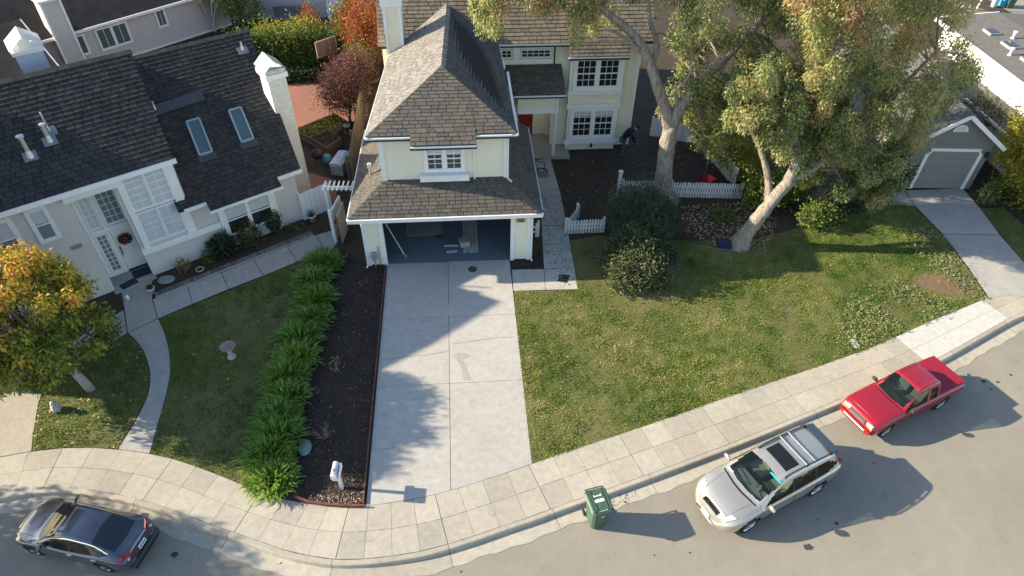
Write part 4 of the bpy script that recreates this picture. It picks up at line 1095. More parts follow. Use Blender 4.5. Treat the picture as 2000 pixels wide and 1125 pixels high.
def eucalyptus(name, label, base, limbs, clumps, per, seed, twigs=60, r_leaf=(.09, .17)):
    t = thing(name, label, 'tree', 'eucalyptus trees in the front yard', base)
    bx, by = base[0], base[1]
    tb = B()
    for i, (pts, r0, r1) in enumerate(limbs):
        tree_limbs(tb, [(p[0] - bx, p[1] - by, p[2]) for p in pts], r0, r1, 14, .09, seed + i)
    r0 = limbs[0][1]; tb.lathe([(r0 * 1.75, -.1), (r0 * 1.45, .1), (r0 * 1.18, .35), (r0 * .98, .75), (r0 * .8, 1.0)], 14, Matrix.Translation((limbs[0][0][0][0] - bx, 0, 0)) @ Matrix.Shear('XY', 4, ((limbs[0][0][1][0] - limbs[0][0][0][0]) / max(.2, limbs[0][0][1][2] + .1), 0)))
    rr = random.Random(seed)
    trunk = obj('trunk', tb, eubark, t, True)
    cl = np.array(clumps); ends = np.concatenate([catmull3(p, .4)[3:] for p, _, _ in limbs[1:]])
    tw = B()
    for c in rr.sample(list(cl), min(twigs, len(cl))):
        e = ends[np.argmin(((ends - c[:3]) ** 2).sum(1))]
        m_ = (e + c[:3]) / 2 + np.array([rr.uniform(-.3, .3), rr.uniform(-.3, .3), rr.uniform(.0, .5)])
        tree_limbs(tw, [(p[0] - bx, p[1] - by, p[2]) for p in (e, m_, c[:3])], .045, .012, 5)
    objs('branch', tw, twigm, t)
    C, D, tt = clump_cloud(cl, per, seed); C = C - np.array([bx, by, 0])
    r = np.random.default_rng(seed); n = len(C)
    leaves('crown', C, D, r.uniform(*r_leaf, n), r.uniform(.016, .03, n), tt, eul, t, seed)
    return t

T1 = at(1293, 388); Y1 = T1.y
f1 = aty(1311, 243, Y1)
limbs1 = [([(T1.x + .12, Y1, -.1), aty(1294, 372, Y1), aty(1301, 300, Y1), f1], .41, .32),
          ([f1 - Vector((0, 0, .25)), aty(1300, 215, Y1), aty(1283, 165, Y1 + .1), aty(1268, 120, Y1 + .2), aty(1246, 78, Y1 + .3), aty(1205, 40, Y1 + .2), aty(1150, 0, Y1), aty(1080, -40, Y1 - .2)], .27, .08),
          ([aty(1272, 130, Y1 + .2), aty(1283, 90, Y1 + .5), aty(1270, 40, Y1 + .8), aty(1262, -30, Y1 + 1)], .14, .06),
          ([aty(1262, 110, Y1 + .2), aty(1215, 70, Y1), aty(1180, 58, Y1 - .3)], .09, .03),
          ([f1 - Vector((0, 0, .25)), aty(1330, 205, Y1), aty(1365, 165, Y1 + .1), aty(1410, 120, Y1 + .3), aty(1470, 60, Y1 + .5), aty(1520, 0, Y1 + .8), aty(1560, -60, Y1 + 1)], .27, .08),
          ([aty(1330, 200, Y1), aty(1318, 180, Y1 - .2), aty(1345, 150, Y1 - .3), aty(1352, 115, Y1 - .3)], .07, .03)]
cl1 = (pxpoly_clumps([(920, -60), (925, 40), (955, 75), (985, 68), (1000, 20), (1090, 0), (1095, -60)], 26, 3.2, 5.2, .42, 1, (.56, .15), 1.3)
       + pxpoly_clumps([(1000, -60), (1005, 22), (1085, 18), (1095, -60)], 9, 3.2, 5.2, .4, 2, (.6, .15), 1.3)
       + pxpoly_clumps([(1090, -60), (1095, 50), (1125, 90), (1150, 70), (1170, 40), (1250, 20), (1255, -60)], 26, 3.2, 5.2, .42, 3, (.6, .15), 1.35)
       + pxpoly_clumps([(1270, -80), (1300, 60), (1330, 110), (1300, 200), (1345, 230), (1420, 140), (1540, 70), (1560, -80)], 80, 3.0, 6.8, .55, 4, (.40, .14), 1.2)
       + pxpoly_clumps([(1370, 160), (1345, 250), (1390, 300), (1500, 270), (1560, 170), (1540, 80), (1430, 140)], 64, 3.4, 6.2, .5, 5, (.40, .16), 1.2)
       + pxpoly_clumps([(1255, 205), (1275, 235), (1330, 250), (1400, 260), (1400, 200), (1335, 215), (1300, 180)], 14, 4.5, 6.5, .35, 6, (.5, .12), 1.2)
       + pxpoly_clumps([(1000, -200), (1560, -200), (1560, -60), (1000, -60)], 40, 3.0, 6.0, .6, 7, (.5, .15), 1.2))
eucalyptus('eucalyptus_tree', 'tall pale-barked eucalyptus forking above the white picket fence', (T1.x, Y1, 0), limbs1, cl1, 340, 101, 70)

T2 = at(1446, 478); Y2 = T2.y
k2 = aty(1545, 352, Y2 + .2)
limbs2 = [([(T2.x - .1, Y2, -.1), aty(1462, 450, Y2), aty(1500, 402, Y2 + .1), aty(1525, 372, Y2 + .1), k2], .31, .22),
          ([k2 - Vector((.15, 0, .2)), aty(1553, 320, Y2 + .3), aty(1550, 265, Y2 + .5), aty(1556, 215, Y2 + .8), aty(1600, 130, Y2 + 1.2), aty(1660, 40, Y2 + 1.5)], .20, .06),
          ([aty(1500, 400, Y2 + .1), aty(1500, 350, Y2 + .6), aty(1488, 300, Y2 + .9), aty(1470, 258, Y2 + 1.1), aty(1440, 190, Y2 + 1.6)], .16, .06),
          ([aty(1550, 265, Y2 + .5), aty(1536, 240, Y2 + .5), aty(1532, 215, Y2 + .6), aty(1545, 150, Y2 + 1)], .10, .05),
          ([k2, aty(1600, 320, Y2 + .5), aty(1680, 250, Y2 + .8), aty(1760, 170, Y2 + 1), aty(1830, 100, Y2 + 1.4)], .16, .05)]
cl2 = (pxpoly_clumps([(1560, -80), (1545, 60), (1570, 160), (1640, 130), (1760, 150), (1860, 200), (1910, 150), (1925, 60), (1880, -30), (1800, -80)], 130, .4, 4.0, .55, 11, (.62, .16), 1.25)
       + pxpoly_clumps([(1570, 120), (1580, 210), (1650, 260), (1740, 270), (1790, 290), (1830, 220), (1860, 190), (1760, 140), (1650, 120)], 84, .2, 3.6, .5, 12, (.60, .18), 1.3)
       + pxpoly_clumps([(1480, 230), (1500, 300), (1560, 330), (1580, 390), (1650, 400), (1720, 390), (1760, 340), (1770, 280), (1650, 250), (1570, 190)], 100, .2, 2.6, .48, 13, (.42, .17), 1.15)
       + pxpoly_clumps([(1690, 330), (1700, 405), (1740, 385), (1770, 340)], 10, .2, 1.0, .35, 14, (.5, .15), 1.3)
       + pxpoly_clumps([(1440, 130), (1430, 240), (1500, 260), (1560, 190), (1560, 100)], 60, 1.5, 4.0, .5, 15, (.4, .18), 1.1)
       + pxpoly_clumps([(1425, 170), (1420, 250), (1450, 290), (1500, 285), (1560, 230), (1570, 160), (1500, 140)], 30, -.6, 1.0, .42, 17, (.45, .17), 1.25)
       + pxpoly_clumps([(1560, -220), (1860, -220), (1900, -60), (1560, -60)], 34, .5, 4.5, .65, 16, (.6, .15), 1.1))
eucalyptus('eucalyptus_tree', 'leaning pale-barked eucalyptus with drooping crown over the right lawn', (T2.x, Y2, 0), limbs2, cl2, 340, 202, 80)

# orange and green street tree on the left
OT = at(176, 760)
t = thing('autumn_tree', 'small round tree with orange and green leaves by the curved path', 'tree', None, tuple(OT))
tb = B(); yb = OT.y
tree_limbs(tb, [(0.02, 0, -.05), (-.08, .02, .5), (-.25, .05, 1.2), (-.45, .1, 1.9)], .15, .10, 10, .06)
crown_c = Vector((-1.0, .0, 3.3))
rr = random.Random(5)
for i in range(9):
    a = i * 2.4; e = crown_c + Vector((math.cos(a) * 1.3, math.sin(a) * 1.2, rr.uniform(-.3, 1.4)))
    tree_limbs(tb, [(-.40, .1, 1.7), tuple(Vector((-.5, .1, 2.2)).lerp(e, .45) + Vector((0, 0, .2))), tuple(e)], .07, .015, 6)
obj('trunk', tb, mat('grey_bark', (.33, .30, .27), .9, var=.25, vs=8, bump=.5, bs=20), t, True)
cl = []
r = np.random.default_rng(9)
while len(cl) < 225:
    p = unit(r.normal(size=(1, 3)))[0] * r.uniform(.3, 1) ** .5
    q = np.array([crown_c.x, crown_c.y, crown_c.z]) + p * np.array([2.75, 2.2, 2.05])
    if len(cl) > 190: q = np.array([-2.9, -.9, 4.7]) + p * np.array([1.3, 1.5, 1.4])
    if q[2] < 1.25: continue
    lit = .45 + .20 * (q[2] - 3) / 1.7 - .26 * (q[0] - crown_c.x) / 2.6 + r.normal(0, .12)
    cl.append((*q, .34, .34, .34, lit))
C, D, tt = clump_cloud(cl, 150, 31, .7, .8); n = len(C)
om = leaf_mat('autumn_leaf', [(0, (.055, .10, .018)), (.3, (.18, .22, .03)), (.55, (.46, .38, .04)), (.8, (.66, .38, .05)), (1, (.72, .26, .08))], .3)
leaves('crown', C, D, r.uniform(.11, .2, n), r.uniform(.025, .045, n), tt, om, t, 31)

# generic leafy shrub: base point, list of ellipsoids
def shrub(name, label, base, blobs, per, m, seed, leaf=(.06, .10), wid_=(.02, .035), droop=.1, cat='shrub', stems=5, group=None, shell=True, stem_m=None, cname='foliage'):
    t = thing(name, label, cat, group, tuple(base))
    r = np.random.default_rng(seed); CC_, DD, TT = [], [], []
    for (x, y, z, rx, ry, rz, tint) in blobs:
        k = int(per * (rx * ry * rz) ** (2 / 3) * 10)
        P = unit(r.normal(size=(k, 3))); f = np.where(r.uniform(size=(k, 1)) < .09, r.uniform(1.05, 1.38, (k, 1)), r.uniform(.55, 1.05, (k, 1))) if shell else r.uniform(0, 1, (k, 1)) ** .4
        bump = 1 + .2 * np.sin(P[:, :1] * 7 + seed) * np.cos(P[:, 1:2] * 6) + .14 * np.sin(P[:, 2:] * 9 + P[:, :1] * 5)
        C = P * f * bump * np.array([rx, ry, rz]) + np.array([x, y, z])
        ok = C[:, 2] > .01
        D = P + r.normal(size=(k, 3)) * .6 + np.array([0, 0, -droop])
        CC_.append(C[ok]); DD.append(D[ok]); TT.append((tint + r.normal(0, .15, k) + .05 * np.sin(P[:, 0] * 6))[ok])
    C, D, T_ = np.concatenate(CC_), np.concatenate(DD), np.concatenate(TT); n = len(C)
    tb = B(); rr = random.Random(seed)
    for i in range(stems):
        bl = blobs[i % len(blobs)]
        tree_limbs(tb, [(rr.uniform(-.08, .08), rr.uniform(-.08, .08), -.03), (bl[0] * .4, bl[1] * .4, bl[2] * .5), (bl[0] + rr.uniform(-.3, .3) * bl[3], bl[1] + rr.uniform(-.3, .3) * bl[4], bl[2] + .3 * bl[5])], .03, .008, 5)
    obj('stem', tb, stem_m or twigm, t)
    leaves(cname, C, D, r.uniform(*leaf, n), r.uniform(*wid_, n), T_, m, t, seed)
    return t
G_DARK = leaf_mat('dark_green_leaf', [(0, (.018, .032, .018)), (.5, (.045, .070, .034)), (1, (.11, .13, .07))], .15)
G_MID = leaf_mat('mid_green_leaf', [(0, (.03, .06, .016)), (.5, (.10, .15, .035)), (.8, (.21, .25, .05)), (1, (.36, .33, .08))], .3)
G_YEL = leaf_mat('yellow_green_leaf', [(0, (.08, .11, .015)), (.5, (.28, .29, .04)), (1, (.55, .44, .07))], .35)
G_PUR = leaf_mat('purple_leaf', [(0, (.020, .010, .010)), (.5, (.085, .032, .032)), (1, (.24, .12, .10))], .2)
G_RED = leaf_mat('red_orange_leaf', [(0, (.16, .05, .02)), (.5, (.34, .10, .04)), (1, (.46, .26, .06))], .3)
G_SIL = leaf_mat('silver_leaf', [(0, (.09, .14, .055)), (.5, (.20, .24, .10)), (1, (.34, .36, .20))], .25)
G_BLUE = leaf_mat('grey_green_needle', [(0, (.028, .055, .032)), (.5, (.075, .115, .062)), (1, (.16, .20, .11))], .2)

p = at(1246, 560)
shrub('shrub', 'broad olive-leaved bush at the edge of the sunny lawn', p, [(0, .2, .7, .95, .8, .75, .55), (-.5, .5, .6, .7, .6, .6, .5), (.6, .45, .55, .65, .6, .6, .45), (.1, .9, .9, .9, .7, .8, .45), (-.75, -.1, .35, .45, .4, .4, .6), (.85, -.1, .3, .4, .4, .35, .5), (-.2, 1.4, .9, .8, .6, .8, .4)], 330, leaf_mat('olive_leaf', [(0, (.03, .045, .02)), (.5, (.085, .105, .045)), (.8, (.15, .165, .07)), (1, (.26, .26, .12))], .2), 41, (.07, .12), (.025, .045))
p = at(1245, 455)
shrub('juniper', 'tall dark feathery juniper in front of the picket fence', p, [(0, 0, .8, 1.15, .9, 1.0, .4), (-.6, .6, 1.0, .7, .6, .9, .5), (.5, .5, 1.0, .8, .7, .8, .35), (.1, 1.0, 1.0, .9, .6, .8, .55), (.9, -.3, .4, .6, .5, .5, .3), (.1, -.9, .7, 1.05, .8, .75, .45), (-.6, -.6, .5, .7, .6, .55, .5), (1.3, .3, .6, .5, .6, .7, .3)], 420, G_BLUE, 42, (.10, .2), (.010, .018), -.3)
shrub('shrub', 'loose dark green shrub filling the gap between juniper and olive-leaved bush', at(1235, 500), [(0, 0, .6, .8, .6, .7, .45), (.8, .1, .5, .6, .6, .6, .4), (-.7, -.1, .45, .5, .5, .5, .5), (1.3, -.4, .3, .4, .4, .35, .35)], 300, G_DARK, 44, (.08, .14), (.02, .035), .1)
p = at(1163, 500)
shrub('creeping_shrub', 'low tangle of dark branches and needles beside the front path', p, [(0, 0, .15, .6, .7, .25, .3), (.5, -.5, .15, .6, .5, .22, .25)], 150, G_BLUE, 43, (.08, .16), (.01, .016), -.2)
# shrubs under and behind the leaning tree
for k, (px, bl, m_, lab) in enumerate([
    ((1450, 350), [(0, 0, .9, .9, .8, 1.0, .5), (.6, .3, 1.4, .7, .6, .8, .6), (-.5, .8, 1.0, .7, .6, .9, .6)], G_YEL, 'bright yellow-green shrub beyond the end of the picket fence'),
    ((1490, 410), [(-.2, .3, .7, .8, .7, .8, .65), (.8, .5, .9, .8, .7, .9, .6), (1.6, .8, .8, .8, .7, .8, .5)], G_MID, 'leafy green shrub just behind the leaning trunk'),
    ((1400, 275), [(0, 0, 1.3, .9, .7, 1.3, .5)], G_MID, 'green shrub growing over the white lattice fence'),
    ((1580, 440), [(0, 0, .5, .6, .5, .6, .6), (.6, .2, .4, .6, .5, .5, .5)], G_MID, 'yellow-green shrub to the right of the leaning trunk'),
    ((1650, 410), [(0, 0, .55, .9, .6, .65, .35)], G_DARK, 'dark round shrub under the drooping crown'),
    ((1735, 365), [(0, 0, .7, .8, .6, .8, .3)], G_DARK, 'dark shrub at the left corner of the grey garage'),
    ((1340, 250), [(0, 0, .9, .6, .5, 1.0, .45)], G_DARK, 'dark shrub against the white rear fence'),
    ((1410, 425), [(0, 0, .18, .5, .35, .28, .5)], G_MID, 'low strap-leaved green plant behind the leaf litter')]):
    shrub('shrub', lab, at(*px), bl, 360, m_, 60 + k, (.08, .14), (.025, .045), .2, group='shrubs around the eucalyptus')
# right edge shrubs
shrub('shrub', 'large golden-green shrub at the right edge beside the grey garage', at(1988, 385), [(0, .2, 2.0, 1.4, 1.2, 2.0, .68), (.2, -.8, 1.4, 1.2, 1.0, 1.4, .72), (.7, .9, 2.9, 1.2, 1.0, 1.3, .7), (-.3, 1.0, 2.5, 1.0, .9, 1.3, .7)], 380, G_YEL, 81, (.09, .15), (.03, .05))
shrub('topiary_shrub', 'small clipped upright bush beside the neighbour driveway', at(1921, 396), [(0, 0, .55, .40, .38, .62, .55)], 420, G_MID, 82, (.05, .08), (.02, .03))
shrub('shrub', 'spiky dark plant below the golden shrub', at(1950, 385), [(0, 0, .2, .4, .3, .25, .3), (.5, -.6, .3, .5, .5, .4, .4)], 200, G_MID, 83, (.15, .3), (.012, .02), -.6)
shrub('shrub', 'grey-green shrub behind the grey garage roof', at(1935, 300), [(0, 0, 1.2, 1.2, .8, 1.3, .5), (-.8, 1.2, 1.4, 1.0, .8, 1.2, .45)], 200, leaf_mat('olive_leaf', [(0, (.03, .04, .02)), (1, (.27, .25, .12))]), 84, (.09, .15), (.025, .04))
# back garden
b0 = at(545, 150)
shrub('hedge', 'long clipped green hedge with yellow tips behind the patio', b0, [(x, .9 + .05 * x, 1.1 + .1 * math.sin(x * 2), .9, .8, 1.1, .5 + .1 * math.sin(x * 1.7)) for x in np.arange(-1.9, 4.1, .7)], 360, G_MID, 85, (.1, .17), (.03, .05), .2, 'hedge')
shrub('shrub', 'yellow-topped shrub at the middle of the back hedge', at(600, 112), [(0, 0, 1.5, 1.2, .7, .8, .6), (-1.8, -.2, 1.4, 1.0, .7, .8, .55)], 300, G_YEL, 86, (.1, .16), (.03, .05))
shrub('shrub', 'fiery red upright shrub in front of the white deck', at(614, 90), [(0, 0, 1.4, .6, .5, 1.1, .6)], 380, G_RED, 87, (.08, .14), (.02, .035), -.4)
shrub('hedge', 'low dark green planting along the red fence', at(590, 158), [(x, 0, .3, .5, .35, .4, .4) for x in np.arange(-1.8, 1.9, .55)], 260, G_DARK, 88, (.08, .14), (.03, .045), 0, 'hedge')
shrub('maple_tree', 'orange-red leaved tree beside the yellow chimney', at(722, 150), [(0, 0, 2.3, 1.05, .9, 1.9, .5), (.2, 1.4, 3.0, 1.3, 1.0, 1.6, .6), (-.7, 1.4, 2.6, .9, .8, 1.2, .7)], 340, G_RED, 89, (.09, .15), (.03, .05), .2, 'tree', 6, cname='crown')
shrub('shrub', 'yellow-green leafy tree in front of the orange-red tree', at(715, 165), [(-.1, 0, 1.3, .8, .6, 1.1, .6), (-.9, 2.4, 2.2, .8, .8, 1.6, .6)], 300, G_MID, 90, (.09, .15), (.03, .05))
shrub('shrub', 'purple-brown thin shrub between hedge and orange tree', at(672, 125), [(0, 0, 1.5, .9, .7, 1.2, .65)], 160, G_PUR, 91, (.08, .13), (.02, .04))
PB = at(684, 240)
t = shrub('purple_tree', 'clipped purple-leaved tree growing beside the wooden fence', PB, [(-.25, .1, 1.55, 1.05, .9, .95, .45), (0, 1.3, 1.65, 1.1, .95, .95, .6), (.25, 2.5, 1.75, 1.0, .9, .9, .66), (-.1, .7, 1.95, 1.0, 1.0, .65, .7), (.15, 1.9, 2.1, 1.0, .9, .6, .72)], 560, G_PUR, 92, (.06, .10), (.02, .035), 0, 'tree', 6, cname='crown')
# bare silvery tree behind the grey house
t = thing('bare_tree', 'pale grey-green thinly leaved tree behind the charcoal roof', 'tree', None, tuple(at(420, 62)))
tb = B(); rr = random.Random(3); tips = []
for i in range(26):
    a = rr.uniform(0, 2 * PI); q = rr.uniform(.3, 1.9); h = rr.uniform(2.8, 5.0)
    e = (math.cos(a) * q * 1.1, math.sin(a) * q, h); tips.append((*e, .55, .55, .6, rr.uniform(.3, .7)))
    tips.append((e[0] * .6, e[1] * .6, h * .7, .5, .5, .6, rr.uniform(.2, .6)))
    tree_limbs(tb, [(0, 0, 0), (e[0] * .25, e[1] * .25, h * .45), e], .06, .012, 5)
obj('trunk', tb, mat('silver_bark', (.48, .45, .42), .9), t)
C, D, tt = clump_cloud(tips, 110, 93, -.2, .5); n = len(C)
leaves('crown', C, D, rng.uniform(.07, .13, n), rng.uniform(.012, .022, n), tt, leaf_mat('silver_green_leaf', [(0, (.10, .12, .085)), (1, (.30, .31, .22))], .2), t, 93)
shrub('shrub', 'yellow-green bush beside the bare silvery tree', at(463, 62), [(0, 0, 2.4, .9, .8, 1.6, .6), (.9, .2, 1.6, .9, .7, 1.2, .62)], 200, G_MID, 94, (.1, .16), (.03, .05))

# broad street trees standing just left of the view
for (bx_, by_, hz, rx_, ry_, rz_, lab, sd) in ((-20.0, -10.5, 4.0, 2.6, 2.5, 2.3, 'dense round street tree shading the dark grey saloon car', 77),):
    t = thing('street_tree', lab, 'tree', 'street trees left of the view', (bx_, by_, 0))
    tb = B(); tree_limbs(tb, [(0, 0, -.1), (.05, 0, hz * .3), (0, .1, hz * .6)], .18, .12, 10, .05)
    for i in range(7):
        a = i * .9; tree_limbs(tb, [(0, .1, hz * .55), (math.cos(a) * rx_ * .4, math.sin(a) * ry_ * .4, hz * .75), (math.cos(a) * rx_ * .8, math.sin(a) * ry_ * .8, hz)], .08, .03, 6)
    obj('trunk', tb, MATS['grey_bark'], t, True)
    r = np.random.default_rng(sd); P_ = unit(r.normal(size=(110, 3))) * r.uniform(.2, 1, (110, 1)) ** .4
    cl = np.concatenate([P_ * np.array([rx_, ry_, rz_]) + np.array([0, 0, hz]), np.full((110, 3), .55), r.uniform(.2, .6, (110, 1))], 1)
    C, D, tt = clump_cloud(cl, 170, sd + 1, .4, .8); n = len(C)
    leaves('crown', C, D, r.uniform(.12, .2, n), r.uniform(.03, .05, n), tt, G_MID, t, sd)

# strap-leaved row between lawn and bed
strap_m = leaf_mat('strap_leaf', [(0, (.06, .14, .022)), (.5, (.18, .33, .05)), (.8, (.36, .47, .08)), (1, (.62, .56, .16))], .45, .4, .5)
row = [(628, 520), (618, 556), (612, 592), (600, 628), (590, 666), (580, 704), (566, 742), (556, 780), (548, 818), (540, 856), (532, 896), (532, 938)]
ordn = ['first', 'second', 'third', 'fourth', 'fifth', 'sixth', 'seventh', 'eighth', 'ninth', 'tenth', 'eleventh', 'twelfth']
for k, px in enumerate(row):
    c0 = at(px[0] + [5, -6, 3, 7, -4, 2, -5, 6, -3, 4, -4, 2][k], px[1]); r = np.random.default_rng(500 + k); n = 520
    t = thing('strap_leaf_plant', ordn[11 - k] + ' strap-leaved evergreen clump counting from the sidewalk', 'plant', 'strap-leaved row along the mulch bed', tuple(c0))
    a = r.uniform(0, 2 * PI, n); rho = np.sqrt(r.uniform(0, 1, n)) * .62; L = r.uniform(.34, .60, n) * r.uniform(.88, 1.12); w_ = r.uniform(.019, .032, n); zb_ = .30 * (1 - (rho / .66) ** 2) * r.uniform(.6, 1, n)
    bx_, by_ = rho * np.cos(a), rho * np.sin(a); oa = a + r.normal(0, .9, n); lean = .30 + .75 * rho / .62 + r.normal(0, .2, n)
    V = np.zeros((n, 4, 2, 3), np.float32)
    for s in range(4):
        f = s / 3; h = L * (1.05 * f - .62 * lean * f * f) + .02 + zb_; d = L * lean * .75 * f ** 1.25; ww = w_ * (1.0, 1.1, .85, .15)[s]
        cx, cy = bx_ + np.cos(oa) * d, by_ + np.sin(oa) * d
        sx, sy = -np.sin(oa) * ww, np.cos(oa) * ww
        V[:, s, 0] = np.stack([cx + sx, cy + sy, np.maximum(h, .03)], 1); V[:, s, 1] = np.stack([cx - sx, cy - sy, np.maximum(h, .03)], 1)
    base = np.arange(n)[:, None] * 8
    quads = np.concatenate([np.stack([base[:, 0] + s * 2, base[:, 0] + s * 2 + 1, base[:, 0] + s * 2 + 3, base[:, 0] + s * 2 + 2], 1) for s in range(3)], 1).reshape(-1)
    tt = np.repeat(np.clip(.42 + r.normal(0, .16, n) + (.14 if k == 11 else .1 if k == 5 else 0), 0, 1), 3)
    link('foliage', np_mesh('foliage', V.reshape(-1, 3), 4, quads, tt), strap_m, t)
    sb = B()
    for j in range(6): sb.tube([(r.uniform(-.3, .3), r.uniform(-.3, .3), -.02), (r.uniform(-.3, .3), r.uniform(-.3, .3), .2)], .015, 5)
    obj('stem', sb, G_DARK, t)
# small plants
shrub('dry_plant', 'small straw-coloured plant in the middle of the mulch bed', at(658, 722), [(0, 0, .3, .22, .2, .3, .6)], 160, leaf_mat('straw_leaf', [(0, (.10, .08, .03)), (1, (.34, .25, .10))], .2), 95, (.05, .09), (.01, .02), -.5, 'plant', 6)
t = thing('bare_twig_bush', 'bare leafless twig bush in the lower mulch bed', 'plant', None, tuple(at(632, 858)))
tb = B(); rr = random.Random(8)
for i in range(16):
    a = rr.uniform(0, 6.28); q = rr.uniform(.15, .5); h = rr.uniform(.2, .5)
    tree_limbs(tb, [(0, 0, 0), (math.cos(a) * q * .4, math.sin(a) * q * .4, h * .6), (math.cos(a) * q, math.sin(a) * q, h)], .014, .004, 5)
    tree_limbs(tb, [(math.cos(a) * q * .4, math.sin(a) * q * .4, h * .6), (math.cos(a + .6) * q * .8, math.sin(a + .6) * q * .8, h * .9)], .008, .003, 4)
obj('stem', tb, mat('dry_twig', (.24, .16, .12), .9), t)
shrub('weed', 'sparse green weeds beside the mailbox post', at(690, 940), [(0, 0, .1, .35, .3, .14, .5)], 90, G_MID, 97, (.05, .09), (.012, .02), -.4, 'plant', 4)
# planting along the grey house
for k, (px, bl, m_, lab, lf) in enumerate([
    ((492, 478), [(0, 0, .55, .5, .45, .55, .45)], leaf_mat('bronze_leaf', [(0, (.03, .035, .015)), (.6, (.09, .085, .03)), (1, (.22, .16, .06))], .15), 'round bronze-green bush under the paired window of the grey house', (.05, .08)),
    ((538, 455), [(0, 0, .75, .35, .3, .35, .4), (.05, 0, .3, .2, .2, .3, .3)], G_DARK, 'leggy dark-leaved shrub right of the round bronze bush', (.06, .1)),
    ((440, 497), [(0, 0, .35, .4, .3, .4, .4)], G_DARK, 'dark spiky-leaved plant left of the round bronze bush', (.25, .42)),
    ((410, 512), [(0, 0, .2, .32, .25, .25, .5)], G_MID, 'low green plant with red berries in the grey house planter', (.05, .09)),
    ((362, 528), [(0, 0, .22, .28, .22, .26, .6)], leaf_mat('straw_leaf', [(0, (.10, .08, .03)), (1, (.34, .25, .10))]), 'sparse yellowish plant in the grey house planter', (.06, .1)),
    ((580, 447), [(0, 0, .12, .5, .2, .14, .4)], G_MID, 'low green ground plants at the right end of the grey house planter', (.05, .09))]):
    shrub('garden_plant', lab, at(*px), bl, 750 if k < 2 else 380, m_, 120 + k, lf, (.02, .035) if lf[1] < .2 else (.03, .045), .1 if lf[1] < .2 else -.8, 'plant')
struct(obj('planter_bed', B().sheet(xy([(300, 545), (330, 535), (590, 432), (612, 440), (614, 458), (300, 582)]), .015), soil))
# pale ground cover by the corner of the lawn
def ground_cover(name, label, poly, density, m, seed, h=.085, lf=(.05, .09)):
    P = xy(poly); x, y = scatter(P, density, seed); r = np.random.default_rng(seed)
    f = patches(x, y, 2.2, seed); k = f > -.75 + r.uniform(0, .5, len(f)); x, y, f = x[k], y[k], f[k]; n = len(x); x = x + r.normal(0, .16, n); y = y + r.normal(0, .10, n)
    C = np.stack([x, y, r.uniform(.01, 1, n) * h * (1 + .5 * np.clip(f, -.5, 1.5))], 1); D = r.normal(size=(n, 3)) * np.array([1, 1, .5]) + np.array([0, 0, .6])
    o = leaves(name, C, D, r.uniform(*lf, n), r.uniform(.015, .028, n), np.clip(.5 + .2 * f + r.normal(0, .15, n), 0, 1), m, None, seed)
    return stuff(o, label, 'ground cover')
ground_cover('ground_cover', 'pale silvery ground cover at the sunny corner of the lawn', [(1690, 560), (1745, 548), (1800, 575), (1850, 590), (1905, 560), (1928, 582), (1845, 614), (1740, 657), (1650, 690), (1640, 620)], 330, G_SIL, 131)
ground_cover('ground_cover', 'grey-green ground cover along the neighbour driveway edge', [(1760, 440), (1800, 430), (1850, 480), (1895, 540), (1920, 575), (1880, 570), (1820, 520), (1790, 520)], 380, G_SIL, 132)
# ------------------------------------------------------------------ fences and gates
def picket_fence(label, P, Q, h=.95, step=.125, pw=.085, m=None, top=True, name='picket_fence', piece='picket', lean=0):
    P, Q = Vector((P[0], P[1], 0)), Vector((Q[0], Q[1], 0)); L = (Q - P).length; d = (Q - P) / L
    t = thing(name, label, 'fence', None, tuple(P), math.atan2(d.y, d.x)); m = m or white
    me = B().add([(-pw / 2, -.01, .04), (pw / 2, -.01, .04), (pw / 2, .01, .04), (-pw / 2, .01, .04), (-pw / 2, -.01, h - .05), (pw / 2, -.01, h - .05), (pw / 2, .01, h - .05), (-pw / 2, .01, h - .05), (0, -.01, h), (0, .01, h)],
                 [(0, 1, 5, 8, 4), (3, 7, 9, 6, 2), (0, 4, 7, 3), (1, 2, 6, 5), (4, 8, 9, 7), (5, 6, 9, 8), (0, 3, 2, 1)]).mesh(piece); me.materials.append(m)
    n = int(L / step)
    for i in range(n):
        o = bpy.data.objects.new(piece, me); COL.objects.link(o); o.parent = t
        o.location = ((i + .5) * L / n, 0, random.uniform(-.012, .012)); o.rotation_euler = (random.uniform(-.02, .02) + lean, random.uniform(-.012, .012), 0)
    obj('rail', B().box(0, L, .012, .05, .25, .33), m, t); obj('rail', B().box(0, L, .012, .05, h - .3, h - .22), m, t)
    for x in np.linspace(.05, L - .05, max(2, int(L / 2) + 1)): obj('post', B().box(x - .045, x + .045, .05, .14, -.1, h + .02), m, t)
    return t
oldwhite = mat('weathered_white_paint', (.62, .63, .62), .7, var=.15, vs=5, rand=.12)
a, c = at(1212, 384), at(1286, 383); picket_fence('white picket fence left of the tall eucalyptus trunk', a, at(1282, 383), .85, .115, .08, oldwhite)
picket_fence('white picket fence right of the tall eucalyptus trunk', at(1305, 386), at(1447, 389), .85, .115, .08, oldwhite)
picket_fence('short white picket fence beside the front path', at(1108, 458), at(1180, 455), .75, .115, .08, oldwhite)
picket_fence('open white picket gate leaf at the front path', at(1108, 457), at(1131, 425), .75, .115, .08, oldwhite, name='picket_gate')
picket_fence('two white pickets closing the gap by the right garage corner', (3.30, 1.35), (3.75, 1.33), .8, .16, .13, oldwhite)
tag(obj('gate_post', B().box(-.07, .07, -.07, .07, 0, 1.3).box(-.09, .09, -.09, .09, 1.3, 1.36), oldwhite), 'tall white post at the left end of the picket fence', 'post').location = tuple(at(1206, 384))
